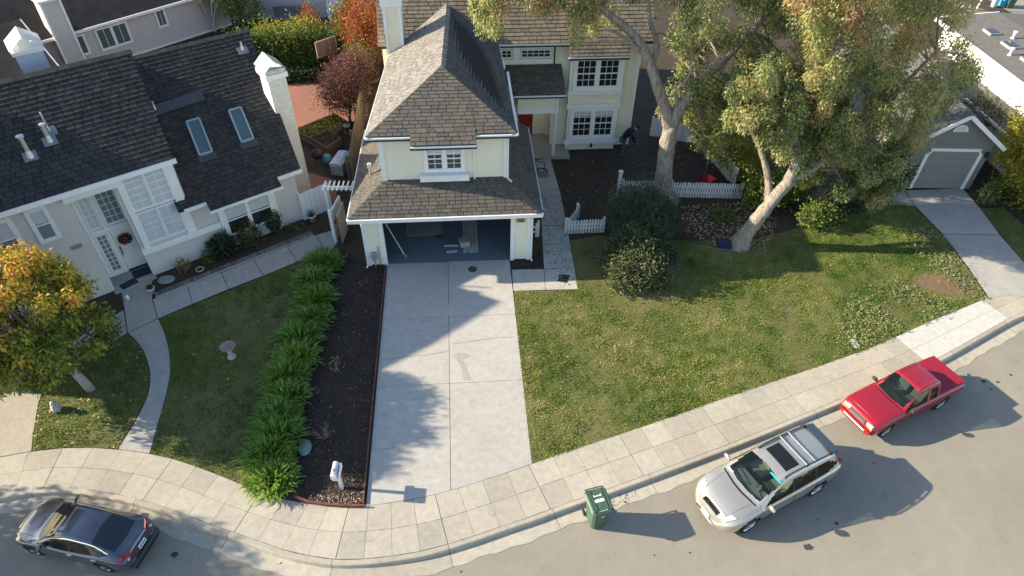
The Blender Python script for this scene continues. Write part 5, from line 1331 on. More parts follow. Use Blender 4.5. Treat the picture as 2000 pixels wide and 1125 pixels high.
# panel fence at the back and right of the fenced yard
def board_fence(label, P, Q, h, step, m, name='board_fence', gap=.008, thick=.022, rails=True, cap=False, post_m=None, uneven=.02):
    P, Q = Vector((P[0], P[1], 0)), Vector((Q[0], Q[1], 0)); L = (Q - P).length; d = (Q - P) / L
    t = thing(name, label, 'fence', None, tuple(P), math.atan2(d.y, d.x)); n = max(1, int(L / step)); w_ = L / n
    me = B().box(-(w_ - gap) / 2, (w_ - gap) / 2, -thick / 2, thick / 2, .02, h).mesh('board'); me.materials.append(m)
    for i in range(n):
        o = bpy.data.objects.new('board', me); COL.objects.link(o); o.parent = t
        o.location = ((i + .5) * w_, random.uniform(-.004, .004), random.uniform(-uneven, uneven))
    if rails:
        for z in (.3, h - .3): obj('rail', B().box(0, L, thick / 2 + .005, thick / 2 + .05, z, z + .09), post_m or m, t)
    for x in np.arange(.05, L, 2.2): obj('post', B().box(x - .05, x + .05, thick / 2 + .05, thick / 2 + .15, -.1, h), post_m or m, t)
    if cap: obj('cap_rail', B().box(0, L, -.04, .06, h + .03, h + .06), m, t)
    return t
board_fence('white panel fence behind the tall eucalyptus', at(1268, 265), at(1362, 282), 1.05, .30, oldwhite, 'panel_fence', .006)
board_fence('white lattice-look slatted fence on the right of the fenced yard', at(1362, 282), at(1433, 366), 1.0, .12, oldwhite, 'slat_fence', .02)
board_fence('old brown board fence between the grey house and the yellow house', at(692, 372), at(722, 165), 1.75, .16, wood, 'board_fence', .012, .02, True, False, None, .05)
board_fence('dark red board fence at the back of the patio', at(520, 135), at(720, 132), 1.5, .2, redwood, 'board_fence')
board_fence('white boarded side fence beside the grey house corner', at(594, 430), at(650, 408), 1.35, .2, mat('gate_white', (.72, .74, .76), .6, var=.06), 'side_fence', .01)
# open side gate with two leaves and pergola slats above
gt = thing('side_gate', 'white narrow gate standing open beside the pergola slats', 'gate', None, tuple(at(657, 470)), rad(78))
obj('leaf', B().box(0, 1.1, -.03, .03, .05, 1.5), MATS['gate_white'], gt); obj('latch', B().box(.1, .2, -.05, -.03, .8, .9), black, gt); obj('post', B().box(-.12, -.02, -.06, .06, 0, 1.6), MATS['gate_white'], gt)
gt = thing('door_panel', 'tan plywood door panel leaning beside the white side gate', 'panel', None, tuple(at(668, 478)), rad(82))
obj('board', B().box(0, 1.0, -.02, .02, .02, 1.45), mat('tan_plywood', (.50, .42, .33), .7), gt); obj('edge', B().box(-.03, 0, -.025, .025, .02, 1.45), mat('dark_red_edge', (.2, .05, .04), .7), gt)
pg = thing('pergola_slats', 'small white slatted pergola between the side gate and the yellow house', 'pergola', None, (-4.95, 2.55, 0), rad(-4))
obj('beam', B().box(-.05, 1.42, -.04, .04, 1.95, 2.08), MATS['gate_white'], pg); obj('post', B().box(0, .09, -.045, .045, 0, 1.95), MATS['gate_white'], pg)
for i in range(8): obj('slat', B().box(.04 + i * .185, .085 + i * .185, -.32, .32, 2.08, 2.14), MATS['gate_white'], pg)

# ------------------------------------------------------------------ back garden things
def planter(label, pts, h, m_plant, seed):
    P = xy(pts); t = thing('raised_bed', label, 'planter', 'raised garden beds')
    for i in range(4):
        p, q = Vector((*P[i], 0)), Vector((*P[(i + 1) % 4], 0))
        for k in range(2): obj('plank', B().beam(p + Vector((0, 0, h * (.25 + .5 * k))), q + Vector((0, 0, h * (.25 + .5 * k))), .05, h * .49), wood2, t)
    ctr = (Vector((*P[0], 0)) + Vector((*P[2], 0))) / 2; sh = [tuple(ctr.xy + (Vector(p) - ctr.xy) * .93) for p in P]
    obj('soil', B().sheet(sh, h - .08), soil, t)
    return sh, h
sh, h = planter('long wooden raised bed with lettuce in the back garden', [(578, 268), (606, 282), (682, 252), (655, 235)], .42, G_MID, 1)
C0 = np.array(scatter(sh, 60, 7)).T; n = len(C0); Dd = rng.normal(size=(n, 3)) + np.array([0, 0, .5])
def top_leaves(name, label, poly, z, dens, m, seed, lf):
    x, y = scatter(poly, dens, seed); n = len(x); r = np.random.default_rng(seed)
    o = leaves(name, np.stack([x, y, z + r.uniform(0, .1, n)], 1), r.normal(size=(n, 3)) + np.array([0, 0, .5]), r.uniform(*lf, n), r.uniform(.03, .05, n), r.uniform(.4, .9, n), m, None, seed)
    return stuff(o, label, 'vegetables')
top_leaves('lettuce', 'bright green lettuce growing in the long raised bed', sh, h - .06, 260, G_YEL, 7, (.08, .14))
sh, h = planter('square wooden raised bed with dark plants in the back garden', [(597, 275), (640, 302), (668, 283), (632, 262)], .40, G_DARK, 2)
top_leaves('bed_plants', 'dark low plants growing in the square raised bed', sh, h - .06, 160, G_DARK, 8, (.06, .1))
bx_ = thing('storage_box', 'pale grey storage box with curved lid beside the wooden fence', 'box', None, tuple(at(668, 330)), rad(75))
obj('body', B().box(-.55, .55, -.3, .3, 0, .5), mat('box_grey', (.36, .36, .40), .6), bx_)
lb = B(); pr = [(-.32, .5), (-.3, .6), (-.12, .66), (.12, .66), (.3, .6), (.32, .5)]
lb.add([(-.58, y, z) for y, z in pr] + [(.58, y, z) for y, z in pr], [tuple(range(5, -1, -1)), tuple(range(6, 12))] + [(i, i + 1, i + 7, i + 6) for i in range(5)]); obj('lid', lb, mat('box_lid', (.55, .55, .60), .55), bx_)
kt = thing('kettle_grill', 'black kettle grill with blue cover beside the storage box', 'grill', None, tuple(at(624, 322)))
obj('bowl', B().lathe([(.03, .35), (.2, .42), (.28, .58), (.28, .62), (.2, .76), (0, .82)], 16), black, kt, True)
for a in (0, 2.1, 4.2): obj('leg', B().tube([(math.cos(a) * .12, math.sin(a) * .12, .45), (math.cos(a) * .25, math.sin(a) * .25, 0)], .015, 6), darkmetal, kt)
shb = B().lathe([(.0, .0), (.22, .02), (.26, .2), (.2, .38), (.07, .47), (0, .46)], 12); tag(obj('tarp_bundle', shb, mat('blue_tarp', (.10, .25, .33), .6, var=.4, vs=9), None, True), 'crumpled blue tarp bundle next to the black kettle grill', 'tarp').location = tuple(at(640, 318))
# basketball hoop
hp = thing('basketball_hoop', 'basketball hoop with clear backboard and red rim by the red fence', 'basketball hoop', None, tuple(at(648, 150)), rad(40))
obj('pole', B().tube([(0, .5, 0), (0, .35, 1.2), (0, .1, 1.7)], .04, 8), darkmetal, hp)
fr = B(); fr.box(-.65, .65, -.02, .02, 1.3, 1.35); fr.box(-.65, .65, -.02, .02, 2.15, 2.2); fr.box(-.65, -.6, -.02, .02, 1.35, 2.15); fr.box(.6, .65, -.02, .02, 1.35, 2.15); fr.box(-.22, -.19, -.02, .02, 1.35, 2.15); fr.box(.19, .22, -.02, .02, 1.35, 2.15)
obj('frame', fr, mat('tan_frame', (.42, .34, .28), .6), hp); obj('backboard', B().box(-.6, .6, -.006, .006, 1.35, 2.15), mat('smoky_acrylic', (.22, .17, .15), .3), hp)
obj('rim', B().lathe([(.21 + .012 * math.cos(a), 1.42 + .012 * math.sin(a)) for a in np.linspace(0, 2 * PI, 7)[:-1]], 20, Matrix.Translation((0, -.25, 0)), True), mat('red_rim', (.55, .05, .04), .5), hp)
pt = thing('clay_pot', 'pale clay pot on a brick by the wooden fence', 'pot', None, tuple(at(680, 262)))
obj('pot', B().lathe([(.09, .15), (.15, .45), (.17, .45), (.17, .5), (.13, .5), (.1, .42), (0, .42)], 14), mat('pale_clay', (.45, .38, .32), .8), pt, True); obj('brick', B().box(-.2, .2, -.12, .12, 0, .15), brickred, pt)
# planter edging of bricks at the grey house
pe = thing('brick_edging', 'row of small dark bricks edging the planter of the grey house', 'edging')
p, q = at(303, 578), at(610, 456); L = (q - p).length; n = int(L / .13); ang = math.atan2(q.y - p.y, q.x - p.x)
me = B().box(-.055, .055, -.10, .10, -.02, .09).mesh('brick'); me.materials.append(mat('grey_edging_brick', (.17, .16, .16), .9, var=.15, rand=.3))
for i in range(n):
    o = bpy.data.objects.new('brick', me); COL.objects.link(o); o.parent = pe; o.location = tuple(p.lerp(q, (i + .5) / n) + Vector((0, 0, random.uniform(-.008, .008)))); o.rotation_euler = (0, 0, ang + random.uniform(-.04, .04))
obj('mortar_strip', B().beam(p + Vector((.06, -.11, .02)), q + Vector((.06, -.11, .02)), .04, .06), pathc, pe)
def pot(label, px, m_, seed, s=1.0):
    t = thing('flower_pot', label, 'pot', None, tuple(at(*px)))
    obj('pot', B().lathe([(.10 * s, 0), (.16 * s, .26 * s), (.18 * s, .26 * s), (.18 * s, .31 * s), (.14 * s, .31 * s), (.12 * s, .25 * s), (0, .25 * s)], 16), m_, t, True)
    r = np.random.default_rng(seed); n = 90
    leaves('foliage', r.normal(size=(n, 3)) * .06 * s + np.array([0, 0, .3 * s]), r.normal(size=(n, 3)) + np.array([0, 0, 1.2]), r.uniform(.1, .25, n) * s, r.uniform(.012, .025, n) * s, r.uniform(.2, .7, n), G_DARK, t, seed)
glaze = mat('white_glaze', (.66, .70, .76), .3, var=.15, vs=12)
pot('white glazed flower pot at the corner by the grey house step', (298, 572), glaze, 1, .85); pot('white and blue glazed pot beside the white side fence', (611, 432), glaze, 2, 1.0)
tag(obj('hose_reel', B().lathe([(.14 + .03 * math.cos(a), .06 + .03 * math.sin(a)) for a in np.linspace(0, 2 * PI, 7)[:-1]], 18, None, True), mat('straw_hose', (.36, .36, .22), .6), None, True), 'coil of pale hose lying in the grey house planter', 'hose').location = tuple(at(391, 528, .02))
tag(obj('garden_lantern', B().lathe([(.05, 0), (.07, .1), (.055, .2), (0, .22)], 12), white, None, True), 'small white round lantern on the walk before the grey house step', 'lantern').location = tuple(at(251, 585))
# mats and wreath
LM = Matrix.Translation((LO.x, LO.y, 0)) @ Matrix.Rotation(LANG, 4, 'Z')
navy = mat('navy_mat', (.025, .035, .075), .95, var=.2, vs=20)
tag(obj('door_mat', B().box(-.70, -.06, .12, .62, .055, .07), navy), 'navy blue door mat in front of the white door', 'mat').matrix_world = LM
tag(obj('door_mat', B().box(-.3, .3, -.17, .17, .055, .075), mat('dark_mat', (.035, .04, .055), .95)), 'crooked dark mat at the edge of the porch step', 'mat').matrix_world = LM @ Matrix.Translation((-.95, -.02, 0)) @ Matrix.Rotation(rad(12), 4, 'Z')
wr = thing('wreath', 'round green wreath with red bow on the white front door', 'wreath'); wr.matrix_world = LM @ Matrix.Translation((-.38, .74, 1.52))
r = np.random.default_rng(5); n = 900; a = r.uniform(0, 2 * PI, n); b_ = r.uniform(0, 2 * PI, n); rr_ = .17 + .06 * np.cos(b_)
leaves('greenery', np.stack([rr_ * np.cos(a), -.02 + .05 * np.sin(b_) - .02, rr_ * np.sin(a)], 1), r.normal(size=(n, 3)), r.uniform(.04, .08, n), r.uniform(.008, .014, n), r.uniform(0, .6, n), G_DARK, wr, 5)
bw = B(); bw.lathe([(.0, -.05), (.05, 0), (0, .05)], 10, Matrix.Translation((0.03, -.09, .0)))
for s_ in (-1, 1): bw.lathe([(.0, -.08), (.055, 0), (0, .07)], 8, Matrix.Translation((.03 + s_ * .06, -.09, .03)) @ Matrix.Rotation(s_ * 1.2, 4, 'Y')); bw.beam((.03, -.09, 0), (.03 + s_ * .06, -.09, -.16), .04, .02)
obj('bow', bw, mat('red_ribbon', (.35, .01, .015), .5), wr)
tag(obj('flat_stone', B().lathe([(0, 0), (.22, 0), (.24, .03), (.2, .06), (0, .07)], 12), mat('grey_green_stone', (.25, .30, .28), .8)), 'flat grey-green stone at the left end of the grey house planter', 'stone').matrix_world = Matrix.Translation(at(325, 547)) @ Matrix.Scale(1.4, 4, (1, .4, 0))
# ------------------------------------------------------------------ things in the gardens
bb = thing('bird_bath', 'stone bird bath with shallow terracotta bowl on the shaded left lawn', 'bird bath', None, tuple(at(453, 698)))
obj('pedestal', B().lathe([(.14, 0), (.15, .04), (.08, .1), (.06, .25), (.09, .32), (.07, .42), (.12, .47)], 16), mat('pale_stone', (.45, .46, .48), .8, var=.2, vs=12), bb, True)
obj('bowl', B().lathe([(.05, .47), (.2, .52), (.27, .58), (.25, .58), (.18, .54), (0, .53)], 20), mat('terracotta', (.27, .20, .16), .85, var=.25, vs=12), bb, True)
st = thing('dog_statue', 'small painted stone animal statue on the lawn under the orange tree', 'statue', None, tuple(at(112, 800)), rad(-60))
sm_ = mat('statue_stone', (.42, .41, .38), .8, var=.3, vs=14)
bd = B().lathe([(.0, 0), (.14, .01), (.15, .12), (.11, .24), (.07, .30), (0, .31)], 14); bd.lathe([(0, -.09), (.07, -.06), (.09, 0), (.06, .07), (0, .09)], 12, Matrix.Translation((.05, 0, .36))); bd.lathe([(0, -.04), (.04, -.02), (.04, .05), (0, .06)], 10, Matrix.Translation((.13, 0, .34)) @ Matrix.Rotation(rad(90), 4, 'Y'))
for s_ in (-1, 1): bd.tube([(.1, s_ * .06, .2), (.14, s_ * .06, .02)], [.035, .04], 8)
obj('body', bd, sm_, st, True)
for s_ in (-1, 1): obj('ear', B().lathe([(0, -.05), (.03, 0), (0, .05)], 8, Matrix.Translation((.03, s_ * .08, .37))), black, st, True)
obj('eye', B().lathe([(0, -.014), (.014, 0), (0, .014)], 8, Matrix.Translation((.12, .03, .39))), black, st); obj('eye', B().lathe([(0, -.014), (.014, 0), (0, .014)], 8, Matrix.Translation((.12, -.03, .39))), black, st)
mb = thing('mailbox', 'white mailbox on a white post at the sidewalk end of the mulch bed', 'mailbox', None, tuple(at(668, 953)), rad(-4))
mb.scale = (.88, .88, .88); obj('post', B().box(-.055, .055, -.055, .055, -.1, 1.0), white, mb); obj('arm', B().box(-.10, .08, -.32, .28, .98, 1.04), white, mb)
bx = B(); pr = [(-.1 * math.cos(a), 1.16 + .1 * math.sin(a)) for a in np.linspace(0, PI, 9)] + [(.1, 1.05), (-.1, 1.05)]
pr = [(-.1, 1.05), (.1, 1.05)] + [(.1 * math.cos(a), 1.17 + .1 * math.sin(a)) for a in np.linspace(0, PI, 9)]; kk = len(pr)
bx.add([(x - .04, -.30, z) for x, z in pr] + [(x - .04, .22, z) for x, z in pr], [tuple(range(kk)), tuple(range(2 * kk - 1, kk - 1, -1))] + [(i, i + kk, (i + 1) % kk + kk, (i + 1) % kk) for i in range(kk)])
obj('box', bx, mat('scuffed_white_metal', (.62, .64, .64), .4, .3, var=.35, vs=9), mb); obj('door', B().box(-.13, .05, -.315, -.30, 1.06, 1.25), white, mb); obj('rust_patch', B().box(-.09, -.03, -.16, -.05, 1.272, 1.276), mat('rust', (.32, .17, .05), .9, var=.4, vs=30), mb)
obj('newspaper_tube', B().box(.10, .14, -.22, .2, 1.0, 1.2), white, mb)
tag(obj('valve_dome', B().lathe([(0, 0), (.17, 0), (.2, .05), (.17, .12), (0, .14)], 14), mat('pale_green_plastic', (.17, .23, .21), .7)), 'pale green plastic dome at the foot of the strap-leaf row', 'cover').matrix_world = Matrix.Translation(at(596, 876)) @ Matrix.Scale(1.5, 4, (.3, 1, 0))
tag(obj('meter_cover', B().prism(xy([(1659, 664), (1667, 661), (1679, 678), (1670, 681)]), .0, .03), newc), 'small concrete meter cover at the lawn edge by the sidewalk', 'cover')
mc = thing('drain_cover', 'round iron drain cover in the driveway before the garage', 'drain cover', None, tuple(at(923, 526)))
obj('ring', B().lathe([(.13, .004), (.17, .004), (.17, .012), (.13, .012)], 20, None, True), darkmetal, mc); obj('lid', B().lathe([(0, .004), (.125, .004), (.125, .010), (0, .010)], 20), mat('iron_lid', (.13, .13, .12), .6, .5, var=.3, vs=40), mc)
# garage contents
lm = mat('bare_lath', (.55, .54, .50), .7, rand=.15)
ls = thing('lath_bundle', 'bundle of long white battens lying on the garage floor', 'battens', None, (.88, .55, .012), 0)
for i in range(7): obj('batten', B().box(-.30 + i * .088, -.24 + i * .088, random.uniform(-.05, .05), 4.2, 0, .03), lm, ls)
tag(obj('cardboard_box', B().cbox((0, 0, .13), (.38, .34, .24), .2).cbox((-.16, -.02, .27), (.2, .3, .01), .2, 0, .5), mat('dusty_board', (.36, .31, .27), .85, var=.25, vs=8)), 'scuffed cardboard box on the battens in the garage', 'box').location = (.62, 1.0, .045)
tag(obj('cardboard_sheet', B().box(-.75, .75, -.55, .55, 0, .012), mat('grey_card', (.26, .25, .25), .85, var=.2, vs=3)), 'flattened cardboard sheet on the garage floor', 'cardboard').matrix_world = Matrix.Translation((-1.05, 2.3, .016)) @ Matrix.Rotation(.05, 4, 'Z')
tag(obj('offcut', B().box(-.3, .3, -.04, .04, 0, .03), lm), 'white board offcut left of the cardboard box, nearer the back', 'offcut').matrix_world = Matrix.Translation((.08, 1.0, .014)) @ Matrix.Rotation(-.04, 4, 'Z')
tag(obj('offcut', B().box(-.22, .22, -.05, .05, 0, .03), lm), 'white board offcut nearest the driveway in the garage', 'offcut').matrix_world = Matrix.Translation((.1, .62, .014)) @ Matrix.Rotation(.12, 4, 'Z')
tag(obj('leaf_heap', B().lathe([(.16, 0), (.1, .05), (0, .07)], 9), mat('dry_heap', (.11, .055, .035), .95)), 'small heap of sweepings on the garage floor', 'sweepings').location = (-.4, 1.55, .012)
br = thing('broom', 'long white-handled broom with green head leaning by the left garage jamb', 'broom', None, (-1.82, .52, .012))
obj('handle', B().tube([(.0, 0, .06), (-.66, .52, 1.32)], .017, 8), white, br); obj('head', B().cbox((0, 0, .05), (.09, .28, .07), .6), mat('lime_plastic', (.30, .42, .08), .6), br)
bl_ = thing('gas_can', 'red fuel can on the floor at the right garage wall', 'can', None, (2.62, 2.6, .012))
obj('body', B().lathe([(.0, 0), (.17, .01), (.19, .06), (.19, .26), (.12, .36), (.05, .38), (0, .38)], 14), mat('red_plastic', (.42, .035, .02), .5), bl_, True); obj('spout', B().tube([(0, 0, .36), (.05, -.1, .48)], .02, 6), black, bl_)
tag(obj('storage_shelf', B().box(2.6, 3.05, 3.0, 4.0, 0, .9).box(2.55, 3.05, 4.3, 5.6, 0, 1.3), mat('dark_shelf', (.16, .05, .03), .8)), 'dark reddish shelves along the right garage wall', 'shelf')
# garden hose on the path
P = at(1050, 330); hs = []
for i in range(60):
    a = i * .42; q = .16 + .012 * i / 3; hs.append((P.x + .15 + q * math.cos(a) * .9, P.y - .1 + q * math.sin(a) * 1.0 - i * .006, .03 + .0008 * i))
hs = [(P.x - .1, P.y + .75, .03), (P.x + .4, P.y + .45, .02)] + hs
tag(obj('garden_hose', B().tube(hs, .014, 6), mat('black_rubber', (.015, .016, .016), .5), None, True), 'black garden hose lying coiled on the front path', 'hose')
# wheelbarrow and shovel
wb = thing('wheelbarrow', 'red wheelbarrow tipped behind the picket fence', 'wheelbarrow', None, tuple(at(1378, 368)), rad(35))
wb.scale = (.8, .8, .8)
redm = mat('red_barrow', (.55, .03, .02), .4)
tr = B(); top = [(-.45, -.3, .62), (.4, -.32, .66), (.4, .32, .66), (-.45, .3, .62)]; bt = [(-.22, -.18, .34), (.2, -.2, .36), (.2, .2, .36), (-.22, .18, .34)]
tr.add(bt + top, [(3, 2, 1, 0), (0, 1, 5, 4), (1, 2, 6, 5), (2, 3, 7, 6), (3, 0, 4, 7)]); tr.add([Vector(v) * .985 + Vector((0, 0, .012)) for v in bt + top], [(0, 1, 2, 3), (4, 5, 1, 0), (5, 6, 2, 1), (6, 7, 3, 2), (7, 4, 0, 3)])
obj('tray', tr, redm, wb)
for s_ in (-1, 1): obj('handle', B().tube([(.45, s_ * .08, .22), (0, s_ * .22, .32), (-.9, s_ * .28, .55)], .02, 6), wood2, wb); obj('leg', B().tube([(-.15, s_ * .2, .32), (-.22, s_ * .2, 0)], .016, 6), darkmetal, wb)
obj('wheel', B().lathe([(.10 + .09 * math.cos(a) * .5 + .05, .05 * math.sin(a)) for a in np.linspace(0, 2 * PI, 9)[:-1]], 18, Matrix.Translation((.52, 0, .2)) @ Matrix.Rotation(rad(90), 4, 'X'), True), black, wb, True)
sv = thing('spade', 'spade with green grip standing beside the red wheelbarrow', 'spade', None, tuple(at(1376, 362)))
obj('shaft', B().tube([(0, .3, .0), (0, .25, 1.0)], .016, 6), wood2, sv); obj('grip', B().tube([(-.06, .25, 1.02), (-.05, .25, 1.1), (.05, .25, 1.1), (.06, .25, 1.02), (-.06, .25, 1.02)], .016, 6), mat('green_grip', (.10, .32, .12), .5), sv)
tag(obj('chainsaw', B().cbox((0, 0, .12), (.34, .2, .2), .4).cbox((.32, .12, .1), (.4, .02, .08), .4), mat('orange_red_plastic', (.48, .05, .02), .5)), 'orange-red power tool lying in the juniper', 'tool').location = (at(1220, 465).x, at(1220, 465).y, .55)
tag(obj('crate', B().box(-.28, .28, -.2, .2, 0, .22).box(-.24, .24, -.16, .16, .22, .225), mat('navy_crate', (.02, .03, .07), .6)), 'navy blue crate at the foot of the leaning eucalyptus', 'crate').matrix_world = Matrix.Translation(at(1413, 480)) @ Matrix.Rotation(-.25, 4, 'Z')
tag(obj('rake_pole', B().tube([tuple(at(1345, 478, .03)), tuple(at(1436, 490, .03))], .018, 6), wood2), 'long wooden pole lying on the grass before the leaning tree', 'pole')
tag(obj('tyre', B().lathe([(.25 + .09 * math.cos(a), .09 + .09 * math.sin(a)) for a in np.linspace(0, 2 * PI, 10)[:-1]], 20, None, True), MATS['black_rubber'], None, True), 'black tyre lying behind the right end of the picket fence', 'tyre').location = tuple(at(1420, 366))
# recycling bins far away
for u, v, c_, lab in ((1958, 12, (.05, .35, .52), 'bright blue bin on the far verge at the top right'), (1940, 13, (.7, .7, .7), 'small white post box on the far verge at the top right'), (1968, 14, (.05, .12, .10), 'dark green bin on the far verge at the top right')):
    p = at(u, v); k = .5 if c_[0] < .5 else .3
    bb_ = B(); bb_.add([(p.x + a * k * .42, p.y + b2 * k * .42, 0) for a, b2 in ((-1, -1), (1, -1), (1, 1), (-1, 1))] + [(p.x + a * k * .55, p.y + b2 * k * .55, k * 1.8) for a, b2 in ((-1, -1), (1, -1), (1, 1), (-1, 1))], [(0, 1, 5, 4), (1, 2, 6, 5), (2, 3, 7, 6), (3, 0, 4, 7), (4, 5, 6, 7)])
    bb_.cbox((p.x, p.y, k * 1.85), (k * 1.2, k * 1.2, k * .15)); tag(obj('wheeled_bin', bb_, mat('bin_%d' % u, c_, .5)), lab, 'bin')
b = B().tube([tuple(at(1906, 20)), tuple(at(1906, 20) + Vector((.3, 0, 3.0)))], .05); tag(obj('utility_pole', b, white), 'thin white pole standing at the far pavement', 'pole')

# ------------------------------------------------------------------ wheeled green bin at the kerb
gb = thing('wheeled_bin', 'green wheeled garbage bin standing in the gutter', 'bin', None, tuple(at(1163, 1016, -.135)), rad(12))
bing = mat('bin_green', (.060, .105, .075), .5, var=.12, vs=6)
body = B(); n = 4
def ring(hx, hy, z, cx=0, cy=0, c=.06): return [(cx + sx * (hx - (c if k else 0)), cy + sy * (hy - (0 if k else c)), z) for sx, sy, ks in ((1, 1, (0, 1)), (-1, 1, (1, 0)), (-1, -1, (0, 1)), (1, -1, (1, 0))) for k in ks]
rings = [ring(.215, .25, .03), ring(.23, .27, .30), ring(.27, .33, .92), ring(.30, .36, .93), ring(.30, .36, 1.0)]
for A_, B_ in zip(rings, rings[1:]): 
    m_ = len(A_); body.add(A_ + B_, [(i, (i + 1) % m_, m_ + (i + 1) % m_, m_ + i) for i in range(m_)])
body.add(rings[0], [tuple(range(7, -1, -1))])
obj('body', body, bing, gb)
lid = B(); lr = [ring(.32, .39, 1.0, 0, .01), ring(.32, .39, 1.03, 0, .01), ring(.28, .34, 1.07, 0, .02), ring(.2, .27, 1.085, 0, .03)]
for A_, B_ in zip(lr, lr[1:]): m_ = len(A_); lid.add(A_ + B_, [(i, (i + 1) % m_, m_ + (i + 1) % m_, m_ + i) for i in range(m_)])
lid.add(lr[-1], [tuple(range(8))]); lid.add(lr[0], [tuple(range(7, -1, -1))])
for s_ in (-1, 1): lid.box(s_ * .24 - .03, s_ * .24 + .03, -.30, .40, 1.05, 1.095); lid.box(s_ * .16 - .012, s_ * .16 + .012, -.28, .36, 1.08, 1.105)
lo = obj('lid', lid, bing, gb)
obj('handle', B().tube([(-.25, .36, .98), (-.25, .45, 1.0), (.25, .45, 1.0), (.25, .36, .98)], .018, 8), bing, gb)
wl_ = mat('white_print', (.75, .80, .75), .6)
obj('sticker', B().box(-.155, .155, -.04, .05, 1.087, 1.09), mat('sticker_mint', (.62, .80, .62), .5), lo); obj('sticker', B().box(.07, .15, -.03, .045, 1.0905, 1.092), mat('sticker_pink', (.75, .55, .60), .5), lo)
pm = B(); pm.box(-.10, .10, .14, .165, 1.086, 1.089); pm.box(-.11, -.09, .12, .20, 1.0865, 1.0895); pm.box(.09, .11, .12, .20, 1.0865, 1.0895)
for i in range(2): pm.box(-.13, .03, -.26 - i * .045, -.235 - i * .045, 1.072, 1.0745); pm.box(.05, .13, -.26 - i * .045, -.235 - i * .045, 1.072, 1.0745)
pm.box(-.06, .05, -.349, -.345, .80, .83); po = obj('lettering', pm, wl_, lo)
for s_ in (-1, 1):
    wo = obj('wheel', B().lathe([(.0, -.025), (.07, -.025), (.10, -.02), (.10, .02), (.07, .025), (0, .025)], 16, Matrix.Translation((s_ * .26, .27, .10)) @ Matrix.Rotation(rad(90), 4, 'Y')), black, gb)

# ------------------------------------------------------------------ person stooping by the yellow house
PR0 = at(1214, 303)
pe = thing('person', 'person in dark jacket and blue jeans stooping beside the yellow house', 'person', None, tuple(PR0), rad(0))
def skin(name, verts, edges, radii, m, parent, sub=2):
    me = bpy.data.meshes.new(name); me.from_pydata(verts, edges, []); o = bpy.data.objects.new(name, me); COL.objects.link(o)
    md = o.modifiers.new('skin', 'SKIN'); ss = o.modifiers.new('sub', 'SUBSURF'); ss.levels = sub; ss.render_levels = sub
    for v, r_ in zip(me.skin_vertices[0].data, radii): v.radius = (r_, r_)
    me.skin_vertices[0].data[0].use_root = True
    dg = bpy.context.evaluated_depsgraph_get(); em = bpy.data.meshes.new_from_object(o.evaluated_get(dg)); bpy.data.objects.remove(o)
    em.materials.clear(); return link(name, em, m, parent, True)
skinm = mat('skin', (.42, .27, .20), .6); jk = mat('navy_jacket', (.012, .015, .028), .9); jn = mat('blue_jeans', (.06, .10, .19), .9)
skin('body', [(-.05, 0, .92), (.10, .0, 1.15), (.30, .02, 1.32), (.38, .02, 1.38), (.48, .02, 1.42), (.27, -.2, 1.30), (.36, -.26, 1.05), (.52, -.2, .84), (.60, -.17, .76), (.27, .22, 1.30), (.37, .28, 1.05), (.54, .2, .84), (.62, .17, .76)],
     [(0, 1), (1, 2), (2, 3), (3, 4), (2, 5), (5, 6), (6, 7), (7, 8), (2, 9), (9, 10), (10, 11), (11, 12)], [.16, .165, .16, .07, .06, .085, .065, .05, .045, .085, .065, .05, .045], jk, pe)
skin('trousers', [(-.05, 0, .92), (-.03, -.1, .82), (.03, -.12, .48), (-.02, -.13, .08), (.10, -.14, .05), (-.03, .1, .82), (.08, .12, .48), (.04, .14, .08), (.16, .15, .05)], [(0, 1), (1, 2), (2, 3), (3, 4), (0, 5), (5, 6), (6, 7), (7, 8)], [.15, .10, .075, .055, .05, .10, .075, .055, .05], jn, pe)
hd = B().lathe([(0, -.13), (.06, -.11), (.08, -.03), (.085, .03), (.07, .09), (0, .125)], 14, Matrix.Translation((.55, .02, 1.47)) @ Matrix.Rotation(.7, 4, 'Y')); obj('head', hd, skinm, pe, True)
obj('cap', B().lathe([(.095, .01), (.095, .05), (.075, .11), (0, .135)], 14, Matrix.Translation((.55, .02, 1.47)) @ Matrix.Rotation(.7, 4, 'Y')).cbox((.66, .02, 1.44), (.1, .13, .015), 0, 0, .6), jk, pe, True)
for s_ in (-1, 1):
    hv, he, hr = [(0, 0, 0), (.05, 0, -.03)], [(0, 1)], [.03, .035]
    for k, (dy, L_) in enumerate(((-.03, .07), (-.01, .08), (.012, .075), (.03, .06))):
        b0_ = len(hv); hv += [(.08, dy, -.06), (.08 + L_ * .4, dy, -.06 - L_ * .8)]; he += [(1, b0_), (b0_, b0_ + 1)]; hr += [.012, .009]
    hv += [(.06, -s_ * .04, -.02), (.09, -s_ * .055, -.06)]; he += [(0, len(hv) - 2), (len(hv) - 2, len(hv) - 1)]; hr += [.013, .010]
    h_ = skin('hand', [(x + .60, y + s_ * .17, z + .75) for x, y, z in hv], he, hr, skinm, pe, 1)
